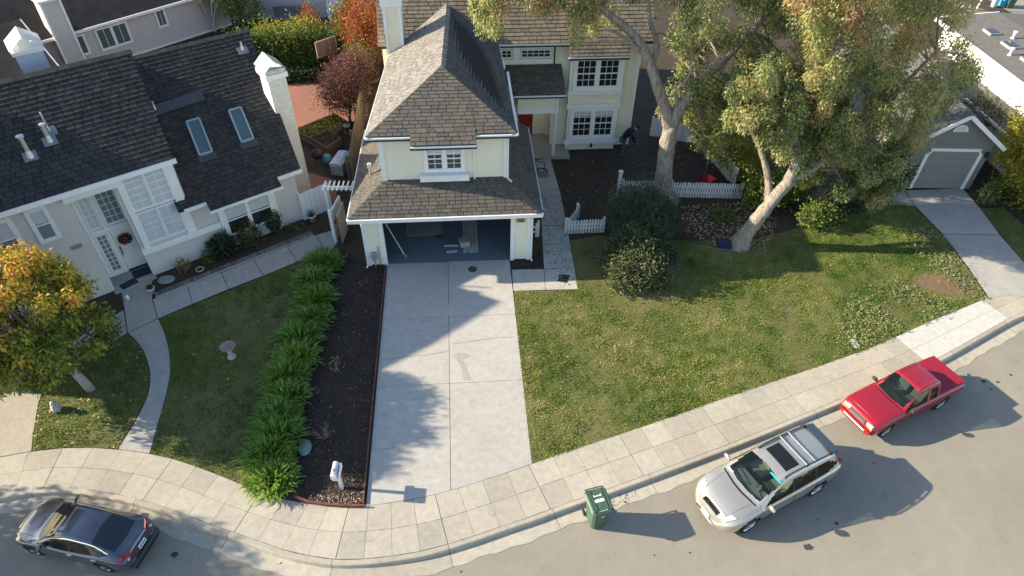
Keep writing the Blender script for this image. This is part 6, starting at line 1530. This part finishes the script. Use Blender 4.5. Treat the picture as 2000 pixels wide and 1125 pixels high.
# ------------------------------------------------------------------ cars
def pchip(pts, xs):
    pts = sorted(pts); X = np.array([p[0] for p in pts], float); Y = np.array([p[1] for p in pts], float)
    h = np.diff(X); d = np.diff(Y) / h; m_ = np.zeros(len(X))
    for i in range(1, len(X) - 1):
        if d[i - 1] * d[i] > 0:
            w1, w2 = 2 * h[i] + h[i - 1], h[i] + 2 * h[i - 1]; m_[i] = (w1 + w2) / (w1 / d[i - 1] + w2 / d[i])
    m_[0], m_[-1] = d[0], d[-1]
    i = np.clip(np.searchsorted(X, xs) - 1, 0, len(X) - 2); t = (xs - X[i]) / h[i]; t = np.clip(t, 0, 1)
    return (2 * t**3 - 3 * t**2 + 1) * Y[i] + (t**3 - 2 * t**2 + t) * h[i] * m_[i] + (-2 * t**3 + 3 * t**2) * Y[i + 1] + (t**3 - t**2) * h[i] * m_[i + 1]

def in_poly(poly, x, y):
    return bool(inside(np.array(poly), np.array([x]), np.array([y]))[0])

def car(name, label, spec, P, heading, scale):
    sp = spec
    t = thing(name, label, sp['cat'], None, tuple(P), heading); t.scale = (scale,) * 3
    xs = np.unique(np.concatenate([np.arange(-sp['L'] / 2, sp['L'] / 2 + .001, .017), [p[0] for p in sp['zt']]]))
    q = {k: pchip(sp[k], xs) for k in ('zt', 'zb', 'wb', 'wm', 'zs', 'we', 'cr')}
    nsub = (2, 3, 4, 4, 9, 6, 9); cols = []
    seg_of = [k for k, n in enumerate(nsub) for _ in range(n)]
    for j, x in enumerate(xs):
        zt, zb, wb, wm, zs, we, cr = (q[k][j] for k in ('zt', 'zb', 'wb', 'wm', 'zs', 'we', 'cr'))
        zb = min(zb, zt - .01); ze = max(zb + .004, zt - cr)
        ctl = np.array([(wm - .16, zs), (wm - .05, zs + .04), (wm, zs + .5 * (zb - zs) * .7), (wm - .005, zb - .10 * (zb - zs)), (wb, zb), (we, ze), (we * .62, zt - .22 * (zt - ze)), (0, zt)])
        E_ = np.vstack([2 * ctl[0] - ctl[1], ctl, [(-ctl[-2][0], ctl[-2][1])]]); out = []
        for s in range(7):
            a, b_, c_, d_ = E_[s], E_[s + 1], E_[s + 2], E_[s + 3]
            for k in range(nsub[s]):
                u = k / nsub[s]; ten = .5 if s not in (3, 4) else .32
                m0, m1 = (c_ - a) * ten, (d_ - b_) * ten
                out.append((2 * u**3 - 3 * u**2 + 1) * b_ + (u**3 - 2 * u**2 + u) * m0 + (-2 * u**3 + 3 * u**2) * c_ + (u**3 - u**2) * m1)
        out.append(ctl[-1]); cols.append(np.array(out))
    G = np.array(cols); nx, nr = G.shape[0], G.shape[1]
    parts = {}
    def addq(kind, vs):
        parts.setdefault(kind, B()).add(vs, [(0, 1, 2, 3)])
    vid = {}; vl = []
    faces = {}
    def vtx(j, k, s):
        key = (j, k, s if k < nr - 1 else 1)
        if key not in vid: vid[key] = len(vl); vl.append((xs[j], G[j, k, 0] * s if k < nr - 1 else 0.0, G[j, k, 1]))
        return vid[key]
    for s in (1, -1):
        for j in range(nx - 1):
            for k in range(nr - 1):
                c_ = (G[j, k] + G[j + 1, k] + G[j, k + 1] + G[j + 1, k + 1]) / 4; x = (xs[j] + xs[j + 1]) / 2
                y, z = c_
                if k < 14 and any((x - wx) ** 2 + (z - sp['wr']) ** 2 < (sp['wr'] + .055) ** 2 for wx in sp['wx']): continue
                kind = sp['cls'](x, y, z, seg_of[k], s)
                f = [vtx(j, k, s), vtx(j, k + 1, s), vtx(j + 1, k + 1, s), vtx(j + 1, k, s)]
                faces.setdefault(kind, []).append(f if s < 0 else f[::-1])
    # end caps
    for j in (0, nx - 1):
        ring_ = [vtx(j, k, 1) for k in range(nr)] + [vtx(j, k, -1) for k in range(nr - 2, -1, -1)]
        faces.setdefault('body', []).append(ring_ if j else ring_[::-1])
    # a dark floor pan closes the shell
    fp = B(); 
    for j in range(0, nx - 1, 4):
        j2 = min(j + 4, nx - 1); fp.quad((xs[j], -G[j, 0, 0], G[j, 0, 1]), (xs[j2], -G[j2, 0, 0], G[j2, 0, 1]), (xs[j2], G[j2, 0, 0], G[j2, 0, 1]), (xs[j], G[j, 0, 0], G[j, 0, 1]))
    objs = {}
    va = np.array(vl)
    for kind, fl in faces.items():
        used = sorted({i for f in fl for i in f}); mp = {i: n for n, i in enumerate(used)}
        me = bpy.data.meshes.new(kind); me.from_pydata([vl[i] for i in used], [], [tuple(mp[i] for i in f) for f in fl]); me.update()
        base = kind.split('#')[0]
        objs[kind] = link(base, me, sp['mats'].get(base, sp['mats']['body']), t, True)
    obj('underbody', fp, black, t)
    # wheels
    R, wx_ = sp['wr'], sp['wx']
    for x in wx_:
        for s in (1, -1):
            Mw = Matrix.Translation((x, s * (sp['wy'] - .09), R)) @ Matrix.Rotation(rad(-90 * s), 4, 'X')
            we_ = B().lathe([(R * .66, -.10), (R * .93, -.10), (R, -.06), (R, .06), (R * .93, .09), (R * .70, .10), (R * .66, .06)], 28, Mw, True)
            wo = obj('wheel', B().lathe([(0, -.08), (R * .64, -.08), (R * .64, .0), (0, .0)], 20, Mw), black, t)
            obj('tyre', we_, mat('tyre_rubber', (.018, .018, .018), .85), wo, True)
            rb = B().lathe([(R * .60, .03), (R * .68, .08), (R * .70, .085), (R * .64, .03)], 28, Mw, True); rb.lathe([(0, .06), (R * .16, .06), (R * .2, .03), (0, .03)], 14, Mw)
            for i in range(sp.get('spokes', 5)):
                a = 2 * PI * i / sp.get('spokes', 5)
                rb.box(R * .1, R * .64, -.028, .028, .03, .062, Mw @ Matrix.Rotation(a, 4, 'Z'))
            obj('rim', rb, sp['mats'].get('rim', galv), wo)
            ar = B()
            for i in range(13):
                a0, a1 = PI * i / 13, PI * (i + 1) / 13; ra = R + .05
                ar.quad((x + ra * math.cos(a0), s * (sp['wy'] - .02), R + ra * math.sin(a0)), (x + ra * math.cos(a1), s * (sp['wy'] - .02), R + ra * math.sin(a1)), (x + ra * math.cos(a1), s * (sp['wy'] - .45), R + ra * math.sin(a1)), (x + ra * math.cos(a0), s * (sp['wy'] - .45), R + ra * math.sin(a0)))
            obj('wheel_arch', ar, black, t)
    def surf(x, z=None, y=None, s=1):
        """point on the skin at length x and either height z (flank) or offset y (top)"""
        j = int(np.clip(np.searchsorted(xs, x), 0, nx - 1)); g = G[j]
        if z is not None:
            lim = 23; return Vector((xs[j], s * float(np.interp(z, g[2:lim, 1], g[2:lim, 0])), z))
        return Vector((xs[j], y, float(np.interp(abs(y), g[18:, 0][::-1], g[18:, 1][::-1]))))
    return t, surf

def strip(pts, w, up, b=None, lift=.004):
    b = b or B()
    for p, q_ in zip(pts, pts[1:]):
        d = (q_ - p); n_ = d.cross(up); 
        if n_.length < 1e-6: continue
        n_ = n_.normalized() * w / 2; o = up * lift
        b.quad(p - n_ + o, q_ - n_ + o, q_ + n_ + o, p + n_ + o)
    return b
seam = mat('panel_gap', (.012, .012, .012), .8)
def interior(t, seat, seats, dash, wheel, floor_z=.35, w=.62, x0=-1.3, x1=1.0, top=1.0):
    obj('cabin_floor', B().box(x0, x1, -w, w, floor_z, floor_z + .02), mat('cabin_carpet', (.035, .033, .03), .95), t)
    for x, y in seats:
        b = B(); b.cbox((x, y, floor_z + .22), (.5, .5, .2)); b.cbox((x - .30, y, floor_z + .55), (.14, .48, .62), 0, 0, -.22); b.cbox((x - .40, y, floor_z + .95), (.1, .26, .18), 0, 0, -.2)
        obj('seat', b, seat, t)
    b = B(); b.add([(dash[0], -w, dash[1]), (dash[0], w, dash[1]), (dash[2], w, dash[3]), (dash[2], -w, dash[3]), (dash[0] - .02, -w, dash[1] - .25), (dash[0] - .02, w, dash[1] - .25)], [(0, 3, 2, 1), (4, 0, 1, 5)]); obj('dashboard', b, mat('dash_' + t.name, dash[4], .8), t)
    obj('steering_wheel', B().lathe([(.17 + .016 * math.cos(a), .016 * math.sin(a)) for a in np.linspace(0, 2 * PI, 7)[:-1]], 18, Matrix.Translation((dash[0] - .16, .34, dash[1] + .02)) @ Matrix.Rotation(rad(-62), 4, 'Y'), True), mat('wheel_rim', (.10, .095, .085), .6), t)

def mirror(t, p, s, m_, k=1.0):
    b = B().lathe([(0, -.11 * k), (.06 * k, -.09 * k), (.085 * k, 0), (.06 * k, .09 * k), (0, .11 * k)], 12, Matrix.Translation(p + Vector((0, s * .13, .05))) @ Matrix.Rotation(rad(90), 4, 'X') @ Matrix.Scale(.62, 4, (1, 0, 0)))
    b.beam(p, p + Vector((0, s * .08, .04)), .05, .04); obj('mirror', b, m_, t, True)

clearglass = glass_mat('car_glass', (.55, .68, .64), .66, (.01, .016, .016))
darkglass = glass_mat('tinted_glass', (.10, .12, .12), .30, (.006, .01, .012))
lamp_clear = mat('headlamp_lens', (.62, .63, .60), .12, .3, coat=1.0); lamp_red = mat('red_lens', (.45, .008, .012), .15, coat=1.0); lamp_amber = mat('amber_lens', (.65, .22, .03), .2, coat=1.0)
chrome = mat('chrome', (.7, .7, .7), .12, 1.0, var=.02); platem = mat('plate_white', (.72, .74, .76), .5); plateb = mat('plate_blue', (.03, .05, .2), .5)

# ---- champagne sport utility
silver = mat('champagne_silver_paint', (.50, .475, .43), .30, .65, .02, 1.5, spec=.5, coat=1.0)
W1 = [(.98, 1.02), (.42, 1.40), (-.10, 1.50), (-.95, 1.52), (-1.55, 1.45), (-2.0, 1.20), (-1.6, 1.10), (0, 1.05)]
def cls1(x, y, z, seg, s):
    if seg >= 5 and .30 + .10 * y < x < 1.16 - .20 * y * y and y < .66: return 'windshield'
    if seg >= 5 and x < -1.86 and x > -2.16 and y < .58: return 'rear_window'
    if seg >= 5 and -.52 < x < .02 and y < .43: return 'sunroof'
    if seg == 4 and in_poly(W1, x, z):
        if abs(x + .12) < .045 or abs(x + 1.05) < .04: return 'pillar'
        return 'side_window#%d%d' % (0 if x > -.12 else 1 if x > -1.05 else 2, s)
    return 'body'
sp1 = dict(cat='car', L=4.73, wr=.36, wx=(1.42, -1.30), wy=.92, spokes=7, cls=cls1,
    zt=[(-2.365, .70), (-2.30, .98), (-2.20, 1.12), (-2.02, 1.38), (-1.85, 1.56), (-1.5, 1.63), (-.8, 1.67), (-.1, 1.67), (.28, 1.60), (.7, 1.38), (1.12, 1.13), (1.25, 1.09), (1.7, 1.02), (2.1, .89), (2.28, .72), (2.365, .50)],
    zb=[(-2.365, .60), (-2.25, .92), (-2.0, 1.05), (0, 1.02), (1.0, .985), (1.3, .97), (1.8, .88), (2.15, .72), (2.365, .44)],
    wb=[(-2.365, .50), (-2.25, .72), (-1.95, .83), (0, .88), (1.1, .875), (1.6, .84), (2.0, .72), (2.2, .58), (2.365, .34)],
    wm=[(-2.365, .58), (-2.2, .83), (-1.8, .905), (0, .922), (1.5, .92), (1.95, .86), (2.2, .70), (2.365, .42)],
    zs=[(-2.365, .42), (-2.2, .30), (-1.9, .25), (1.9, .23), (2.2, .24), (2.365, .28)],
    we=[(-2.365, .38), (-2.1, .58), (-1.7, .62), (0, .63), (.4, .65), (1.1, .75), (1.4, .74), (1.9, .62), (2.2, .48), (2.365, .22)],
    cr=[(-2.365, .06), (-1.8, .10), (0, .07), (.6, .08), (1.15, .05), (1.6, .05), (2.365, .06)],
    mats=dict(body=silver, windshield=clearglass, rear_window=darkglass, side_window=clearglass, sunroof=glass_mat('sunroof_glass', clear=0, dark=(.012, .012, .012)), pillar=black, rim=mat('silver_rim', (.62, .62, .63), .3, .8)))
def wheel_pose(front_px, rear_px, half, wb_true, wx, zstreet=-.138, grow=1.0):
    f, r_ = at(*front_px, zstreet), at(*rear_px, zstreet); d = (f - r_).normalized(); k = (f - r_).length / wb_true * grow
    n_ = Vector((d.y, -d.x, 0))          # right-hand side of the car
    m_ = (f + r_) / 2 + n_ * half * k - d * (wx[0] + wx[1]) / 2 * k
    return m_, math.atan2(d.y, d.x), k
P, hd_, k = wheel_pose((1452, 1036), (1587, 962), .83, 2.72, (1.42, -1.30), grow=.965)
c1, s1 = car('sport_utility_car', 'champagne silver sport utility car with roof rails parked behind the bin', sp1, P, hd_, k)
interior(c1, mat('beige_leather', (.50, .46, .38), .6), [(-.05, .36), (-.05, -.36), (-1.0, .3), (-1.0, -.3)], (.62, 1.0, 1.05, 1.02, (.42, .40, .36)), True)
obj('sun_shade', B().cbox((.36, .42, 1.52), (.05, .42, .10), 0, 0, .5), mat('teal_card', (.0, .42, .34), .5), c1)
obj('parking_card', B().cbox((.72, .30, 1.06), (.22, .05, .03), .3), mat('cream_card', (.6, .5, .25), .6), c1)
for s in (1, -1):
    mirror(c1, s1(.86, z=1.0, s=s), s, silver, 1.15)
    rl = [s1(x, y=s * .575) + Vector((0, 0, .05)) for x in np.linspace(.15, -1.75, 12)]; rb = B().tube(rl, .022, 6)
    for i in (0, 5, 11): rb.beam(rl[i] - Vector((0, 0, .06)), rl[i], .05, .05, (1, 0, 0))
    obj('roof_rail', rb, darkmetal, c1)
    hl = B(); P4 = [s1(2.22, y=s * .46), s1(2.16, y=s * .60), s1(1.88, y=s * .72), s1(1.95, y=s * .55)]; o = Vector((.02, s * .01, .012)); hl.add([p_ + o for p_ in P4] + [p_ - Vector((-.03, 0, .14)) for p_ in P4], [(0, 1, 2, 3), (3, 2, 1, 0), (0, 4, 5, 1), (1, 5, 6, 2)]); obj('headlight', hl, lamp_clear, c1)
    obj('taillight', B().cbox((-2.17, s * .68, .96), (.16, .12, .24), s * .45, 0, .25), lamp_red, c1)
    for x in (-.55, -1.35): obj('door_handle', B().cbox(s1(x + .15, z=.92, s=s) + Vector((0, s * .015, 0)), (.18, .03, .03)), silver, c1)
    sb = B()
    for x in (.62, -.22, -1.10): strip([s1(x, z=z_, s=s) for z_ in np.linspace(.36, .99, 8)], .014, Vector((0, s, 0)), sb)
    strip([s1(x, z=.40, s=s) for x in np.linspace(1.0, -.9, 14)], .05, Vector((0, s, .1)), sb); obj('seam', sb, seam, c1)
    obj('fog_lamp', B().cbox((2.17, s * .60, .42), (.1, .14, .09), -s * .6), lamp_clear, c1)
for x in (-.68, -1.02): obj('cross_bar', B().tube([s1(x, y=-.57) + Vector((0, 0, .07)), s1(x, y=.57) + Vector((0, 0, .07))], .026, 6), mat('blue_grey_bar', (.20, .24, .29), .4, .5), c1)
gr_ = B()
for i in range(13): y_ = -.30 + i * .05; p_ = s1(2.17, y=y_); gr_.box(p_.x - .04, p_.x + .12, y_ - .012, y_ + .012, p_.z - .12, p_.z + .012)
obj('grille', gr_, black, c1)
obj('licence_plate', B().cbox((2.385, 0, .50), (.02, .32, .16), 0, 0, -.15), platem, c1)
sb = B(); strip([s1(1.30 - .22 * y_ * y_, y=y_) for y_ in np.linspace(-.70, .70, 14)], .09, Vector((0, 0, 1)), sb); obj('cowl', sb, black, c1)
wi = B()
for y0 in (.55, -.05): strip([s1(1.12 - .1 * f_, y=y0 - .60 * f_) + Vector((0, 0, .012)) for f_ in np.linspace(0, 1, 6)], .03, Vector((.3, 0, 1)), wi)
obj('wiper', wi, black, c1)
sb = B()
for s in (1, -1): strip([s1(x, y=s * (.60 - .10 * (x - 1.3))) for x in np.linspace(1.3, 2.1, 9)], .012, Vector((0, 0, 1)), sb)
strip([s1(2.1, y=y_) for y_ in np.linspace(-.5, .5, 9)], .012, Vector((.4, 0, 1)), sb); obj('seam', sb, mat('soft_gap', (.12, .11, .10), .8), c1)
rs = B(); rs.add([(-1.72, -.57, 1.635), (-1.72, .57, 1.635), (-2.08, .55, 1.535), (-2.08, -.55, 1.535), (-2.06, .55, 1.44), (-2.06, -.55, 1.44), (-1.80, .58, 1.40), (-1.80, -.58, 1.40)], [(0, 1, 2, 3), (3, 2, 4, 5), (5, 4, 6, 7), (1, 6, 4, 2), (0, 3, 5, 7)]); obj('spoiler', rs, mat('dark_spoiler', (.025, .03, .038), .3, coat=1.0), c1)
obj('rear_bumper', B().cbox((-2.33, 0, .52), (.10, 1.3, .22)), silver, c1)

# ---- red pickup
redp = mat('red_car_paint', (.29, .008, .020), .35, .15, .04, 1.5, spec=.5, coat=1.0)
W2 = [(.82, 1.03), (.36, 1.46), (-.30, 1.53), (-.80, 1.49), (-.80, 1.04)]
def cls2(x, y, z, seg, s):
    if seg >= 5 and .26 + .06 * y < x < .93 - .14 * y * y and y < .60: return 'windshield'
    if seg == 4 and in_poly(W2, x, z):
        if abs(x + .32) < .05: return 'body'
        return 'side_window#%d%d' % (0 if x > -.3 else 1, s)
    return 'body'
sp2 = dict(cat='pickup', L=4.95, wr=.34, wx=(1.60, -1.45), wy=.85, spokes=5, cls=cls2,
    zt=[(-2.475, .95), (-2.44, 1.02), (-1.6, 1.05), (-.96, 1.06), (-.955, 1.10), (-.90, 1.58), (-.80, 1.64), (-.3, 1.67), (.15, 1.655), (.26, 1.61), (.55, 1.37), (.90, 1.08), (.98, 1.05), (1.6, 1.02), (2.2, .93), (2.38, .86), (2.44, .60), (2.475, .46)],
    zb=[(-2.475, .85), (-2.4, .96), (-1.0, 1.0), (0, .99), (.9, .97), (1.6, .93), (2.2, .83), (2.40, .70), (2.475, .40)],
    wb=[(-2.475, .74), (-2.4, .80), (-1.0, .80), (.9, .80), (1.8, .79), (2.25, .74), (2.42, .62), (2.475, .5)],
    wm=[(-2.475, .80), (-2.35, .855), (0, .86), (1.8, .855), (2.3, .82), (2.475, .66)],
    zs=[(-2.475, .48), (-2.2, .36), (1.9, .34), (2.3, .34), (2.475, .36)],
    we=[(-2.475, .70), (-2.4, .76), (-1.0, .76), (-.95, .70), (-.88, .58), (-.2, .58), (.26, .59), (.9, .69), (1.1, .71), (2.0, .70), (2.3, .64), (2.475, .42)],
    cr=[(-2.475, .02), (-1.0, .03), (-.85, .06), (.3, .06), (.95, .03), (2.0, .04), (2.475, .05)],
    mats=dict(body=redp, windshield=clearglass, side_window=clearglass, rim=mat('alloy_rim', (.5, .5, .5), .3, .8)))
P, hd_, k = wheel_pose((1720, 851), (1828, 797), .77, 3.05, (1.60, -1.45), grow=.985)
c2, s2 = car('pickup_truck', 'red extended-cab pickup truck with flat bed cover parked at the kerb', sp2, P, hd_, k)
c2.scale.z *= 1.10
interior(c2, mat('grey_cloth', (.20, .20, .19), .9), [(-.15, .33), (-.15, -.33)], (.50, .98, .84, .98, (.06, .08, .08)), True, .4, .6, -.8, .9)
for s in (1, -1):
    mirror(c2, s2(.70, z=1.0, s=s), s, black, 1.1)
    obj('headlight', B().cbox((2.40, s * .56, .78), (.10, .30, .10), -s * .16), lamp_clear, c2); obj('indicator', B().cbox((2.41, s * .58, .69), (.10, .30, .06), -s * .16), lamp_amber, c2)
    obj('taillight', B().cbox((-2.46, s * .74, .82), (.05, .12, .3)), lamp_red, c2); obj('door_handle', B().cbox(s2(-.12, z=.88, s=s) + Vector((0, s * .012, 0)), (.16, .03, .04)), redp, c2)
    sb = B()
    for x in (.78, -.36, -.93): strip([s2(x, z=z_, s=s) for z_ in np.linspace(.42, .98, 8)], .014, Vector((0, s, 0)), sb)
    obj('seam', sb, seam, c2)
    sb = B(); strip([s2(x, z=.62, s=s) for x in np.linspace(1.15, -1.0, 20)], .07, Vector((0, s, 0)), sb, .012); obj('side_moulding', sb, redp, c2)
obj('grille', B().cbox((2.43, 0, .73), (.06, .72, .16)).cbox((2.46, 0, .73), (.03, .66, .03)), mat('grey_grille', (.20, .20, .20), .4, .5), c2)
obj('bumper', B().cbox((2.47, 0, .52), (.14, 1.42, .16)).cbox((2.44, 0, .42), (.12, 1.2, .1)), redp, c2); obj('bumper_insert', B().cbox((2.545, 0, .52), (.01, 1.0, .05)), platem, c2); obj('bumper', B().cbox((-2.50, 0, .50), (.14, 1.5, .15)), chrome, c2)
wi = B()
for y0 in (.52, -.06): strip([s2(.90 - .06 * f_, y=y0 - .50 * f_) + Vector((0, 0, .012)) for f_ in np.linspace(0, 1, 6)], .03, Vector((.3, 0, 1)), wi)
obj('wiper', wi, black, c2)
sb = B(); strip([s2(.99 - .12 * y_ * y_, y=y_) for y_ in np.linspace(-.66, .66, 14)], .07, Vector((0, 0, 1)), sb); obj('cowl', sb, black, c2)
bedc = mat('red_vinyl_cover', (.27, .012, .03), .5, var=.05)
obj('bed_cover', B().box(-2.42, -1.0, -.745, .745, 1.055, 1.085), bedc, c2)
obj('rear_window', B().quad((-.945, -.50, 1.16), (-.915, -.47, 1.44), (-.915, .47, 1.44), (-.945, .50, 1.16)), darkglass, c2)

# ---- dark grey saloon
greyp = mat('slate_grey_paint', (.095, .10, .125), .30, .55, .03, 1.5, spec=.5, coat=1.0)
W3 = [(.90, .93), (.35, 1.20), (-.25, 1.29), (-.95, 1.23), (-1.62, 1.02), (-1.35, .95), (0, .90)]
def cls3(x, y, z, seg, s):
    if seg >= 5 and .26 + .08 * y < x < 1.16 - .26 * y * y and y < .64: return 'windshield'
    if seg >= 5 and -1.86 + .1 * y < x < -.98 - .10 * y and y < .57: return 'rear_window'
    if seg >= 5 and -.16 < x < .14 and y < .42: return 'sunroof'
    if seg == 4 and in_poly(W3, x, z):
        if abs(x + .22) < .04: return 'pillar'
        return 'side_window#%d%d' % (0 if x > -.22 else 1, s)
    return 'body'
sp3 = dict(cat='car', L=4.63, wr=.325, wx=(1.38, -1.32), wy=.885, spokes=5, cls=cls3,
    zt=[(-2.315, .62), (-2.28, .88), (-2.20, .985), (-1.95, 1.03), (-1.80, 1.07), (-1.4, 1.22), (-.95, 1.35), (-.4, 1.41), (.0, 1.41), (.28, 1.36), (.7, 1.17), (1.14, .97), (1.3, .92), (1.8, .83), (2.1, .72), (2.25, .58), (2.315, .42)],
    zb=[(-2.315, .55), (-2.2, .88), (-1.9, .94), (-1.0, .92), (0, .88), (1.0, .86), (1.4, .83), (1.9, .72), (2.2, .55), (2.315, .36)],
    wb=[(-2.315, .50), (-2.2, .70), (-1.9, .79), (-1.0, .83), (0, .84), (1.1, .83), (1.6, .80), (2.0, .68), (2.2, .52), (2.315, .32)],
    wm=[(-2.315, .60), (-2.2, .80), (-1.8, .885), (0, .89), (1.5, .885), (1.95, .82), (2.2, .64), (2.315, .40)],
    zs=[(-2.315, .36), (-2.1, .26), (-1.8, .20), (1.9, .18), (2.2, .20), (2.315, .24)],
    we=[(-2.315, .40), (-2.1, .60), (-1.85, .64), (-1.0, .57), (0, .58), (.3, .60), (1.1, .73), (1.4, .72), (1.9, .60), (2.2, .42), (2.315, .20)],
    cr=[(-2.315, .05), (-1.9, .04), (-1.0, .07), (0, .06), (.6, .07), (1.15, .04), (1.6, .05), (2.315, .05)],
    mats=dict(body=greyp, windshield=glass_mat('greenish_windshield', (.16, .2, .18), .35, (.012, .018, .016)), rear_window=glass_mat('dark_rear_glass', clear=0, dark=(.016, .026, .034)), side_window=darkglass, sunroof=glass_mat('grey_sunroof', clear=0, dark=(.05, .055, .065)), pillar=black, rim=mat('dark_alloy', (.22, .22, .23), .35, .7)))
P, hd_, k = wheel_pose((73, 1079), (220, 1114), .79, 2.70, (1.38, -1.32), grow=.93)
# this one faces the other way along its flank: left wheels are the visible ones
c3, s3 = car('saloon_car', 'dark grey saloon car parked at the lower left kerb', sp3, P, hd_, k)
interior(c3, mat('black_cloth', (.03, .03, .032), .9), [(-.1, .34), (-.1, -.34)], (.55, .86, 1.0, .9, (.03, .03, .03)), True, .3, .58, -1.0, 1.0)
for s in (1, -1):
    mirror(c3, s3(.78, z=.88, s=s), s, greyp, 1.0)
    hl = B(); P4 = [s3(2.22, y=s * .40), s3(2.12, y=s * .56), s3(1.80, y=s * .70), s3(1.90, y=s * .56)]; o = Vector((.015, 0, .008)); hl.add([p_ + o for p_ in P4] + [p_ - Vector((-.02, 0, .1)) for p_ in P4], [(0, 1, 2, 3), (3, 2, 1, 0), (0, 4, 5, 1), (1, 5, 6, 2)]); obj('headlight', hl, lamp_clear, c3)
    tl = B(); A_ = [(-1.93, s * .80, .95), (-2.12, s * .66, 1.0), (-2.24, s * .44, 1.0), (-2.33, s * .42, .90), (-2.27, s * .66, .78), (-2.16, s * .80, .74), (-2.06, s * .86, .82)]
    tl.add(A_ + [(x + .1, y * .9, z - .05) for x, y, z in A_], [tuple(range(7)), tuple(range(6, -1, -1))] + [(i, (i + 1) % 7, 7 + (i + 1) % 7, 7 + i) for i in range(7)]); tlo = obj('taillight', tl, lamp_red, c3); obj('lens', B().cbox((-2.27, s * .60, .86), (.06, .12, .04), s * .5), lamp_clear, tlo)
    sb = B(); strip([s3(x, z=z_, s=s) for x, z_ in zip(np.linspace(.9, -1.62, 24), pchip([(p_[0], p_[1] + .015) for p_ in [(-1.62, 1.04), (-.95, 1.245), (-.25, 1.305), (.35, 1.215), (.9, .945)]], np.linspace(.9, -1.62, 24)))], .03, Vector((0, s * .8, .6)), sb, .008); obj('chrome_strip', sb, chrome, c3)
    for x in (-.35, -1.25): obj('door_handle', B().cbox(s3(x + .12, z=.80, s=s) + Vector((0, s * .015, 0)), (.18, .03, .03)), chrome, c3)
    sb = B()
    for x in (.75, -.28, -1.12): strip([s3(x, z=z_, s=s) for z_ in np.linspace(.32, .86, 8)], .012, Vector((0, s, 0)), sb)
    obj('seam', sb, seam, c3)
obj('rear_panel', B().cbox((-2.315, 0, .82), (.02, 1.0, .24), 0, 0, .25), mat('dark_tail_panel', (.045, .04, .04), .3, coat=1.0), c3)
pl_ = obj('licence_plate', B().cbox((-2.335, 0, .80), (.015, .34, .16), 0, 0, .25), platem, c3)
pt_ = B()
for i in range(6): pt_.cbox((-2.346, -.125 + i * .05, .80), (.006, .03, .08), 0, 0, .25)
obj('lettering', pt_, plateb, pl_)
obj('badge', B().cbox((-2.285, 0, .935), (.012, .09, .08), 0, 0, .25), chrome, c3)
obj('trunk_strip', strip([s3(-2.245, y=y_) for y_ in np.linspace(-.52, .52, 14)], .05, Vector((-.5, 0, 1)), None, .008), chrome, c3)
obj('rear_bumper', B().cbox((-2.28, 0, .42), (.14, 1.45, .18)).cbox((-2.33, 0, .55), (.04, 1.25, .04)), greyp, c3); obj('diffuser', B().cbox((-2.30, 0, .30), (.12, 1.3, .1)), black, c3)
obj('antenna_fin', B().add([(-.72, 0, 1.375), (-.92, .03, 1.35), (-.92, -.03, 1.35), (-.90, 0, 1.45)], [(0, 1, 3), (0, 3, 2), (1, 2, 3)]), greyp, c3)
obj('front_trim', strip([s3(2.2, y=y_) for y_ in np.linspace(-.36, .36, 9)], .05, Vector((.5, 0, 1)), None, .01), chrome, c3)
sb = B()
for s in (1, -1): strip([s3(x, y=s * (.62 - .12 * (x - 1.2))) for x in np.linspace(1.25, 2.1, 9)], .012, Vector((0, 0, 1)), sb); strip([s3(x, y=s * .60) for x in np.linspace(-1.9, -2.2, 6)], .012, Vector((0, 0, 1)), sb)
obj('seam', sb, seam, c3)
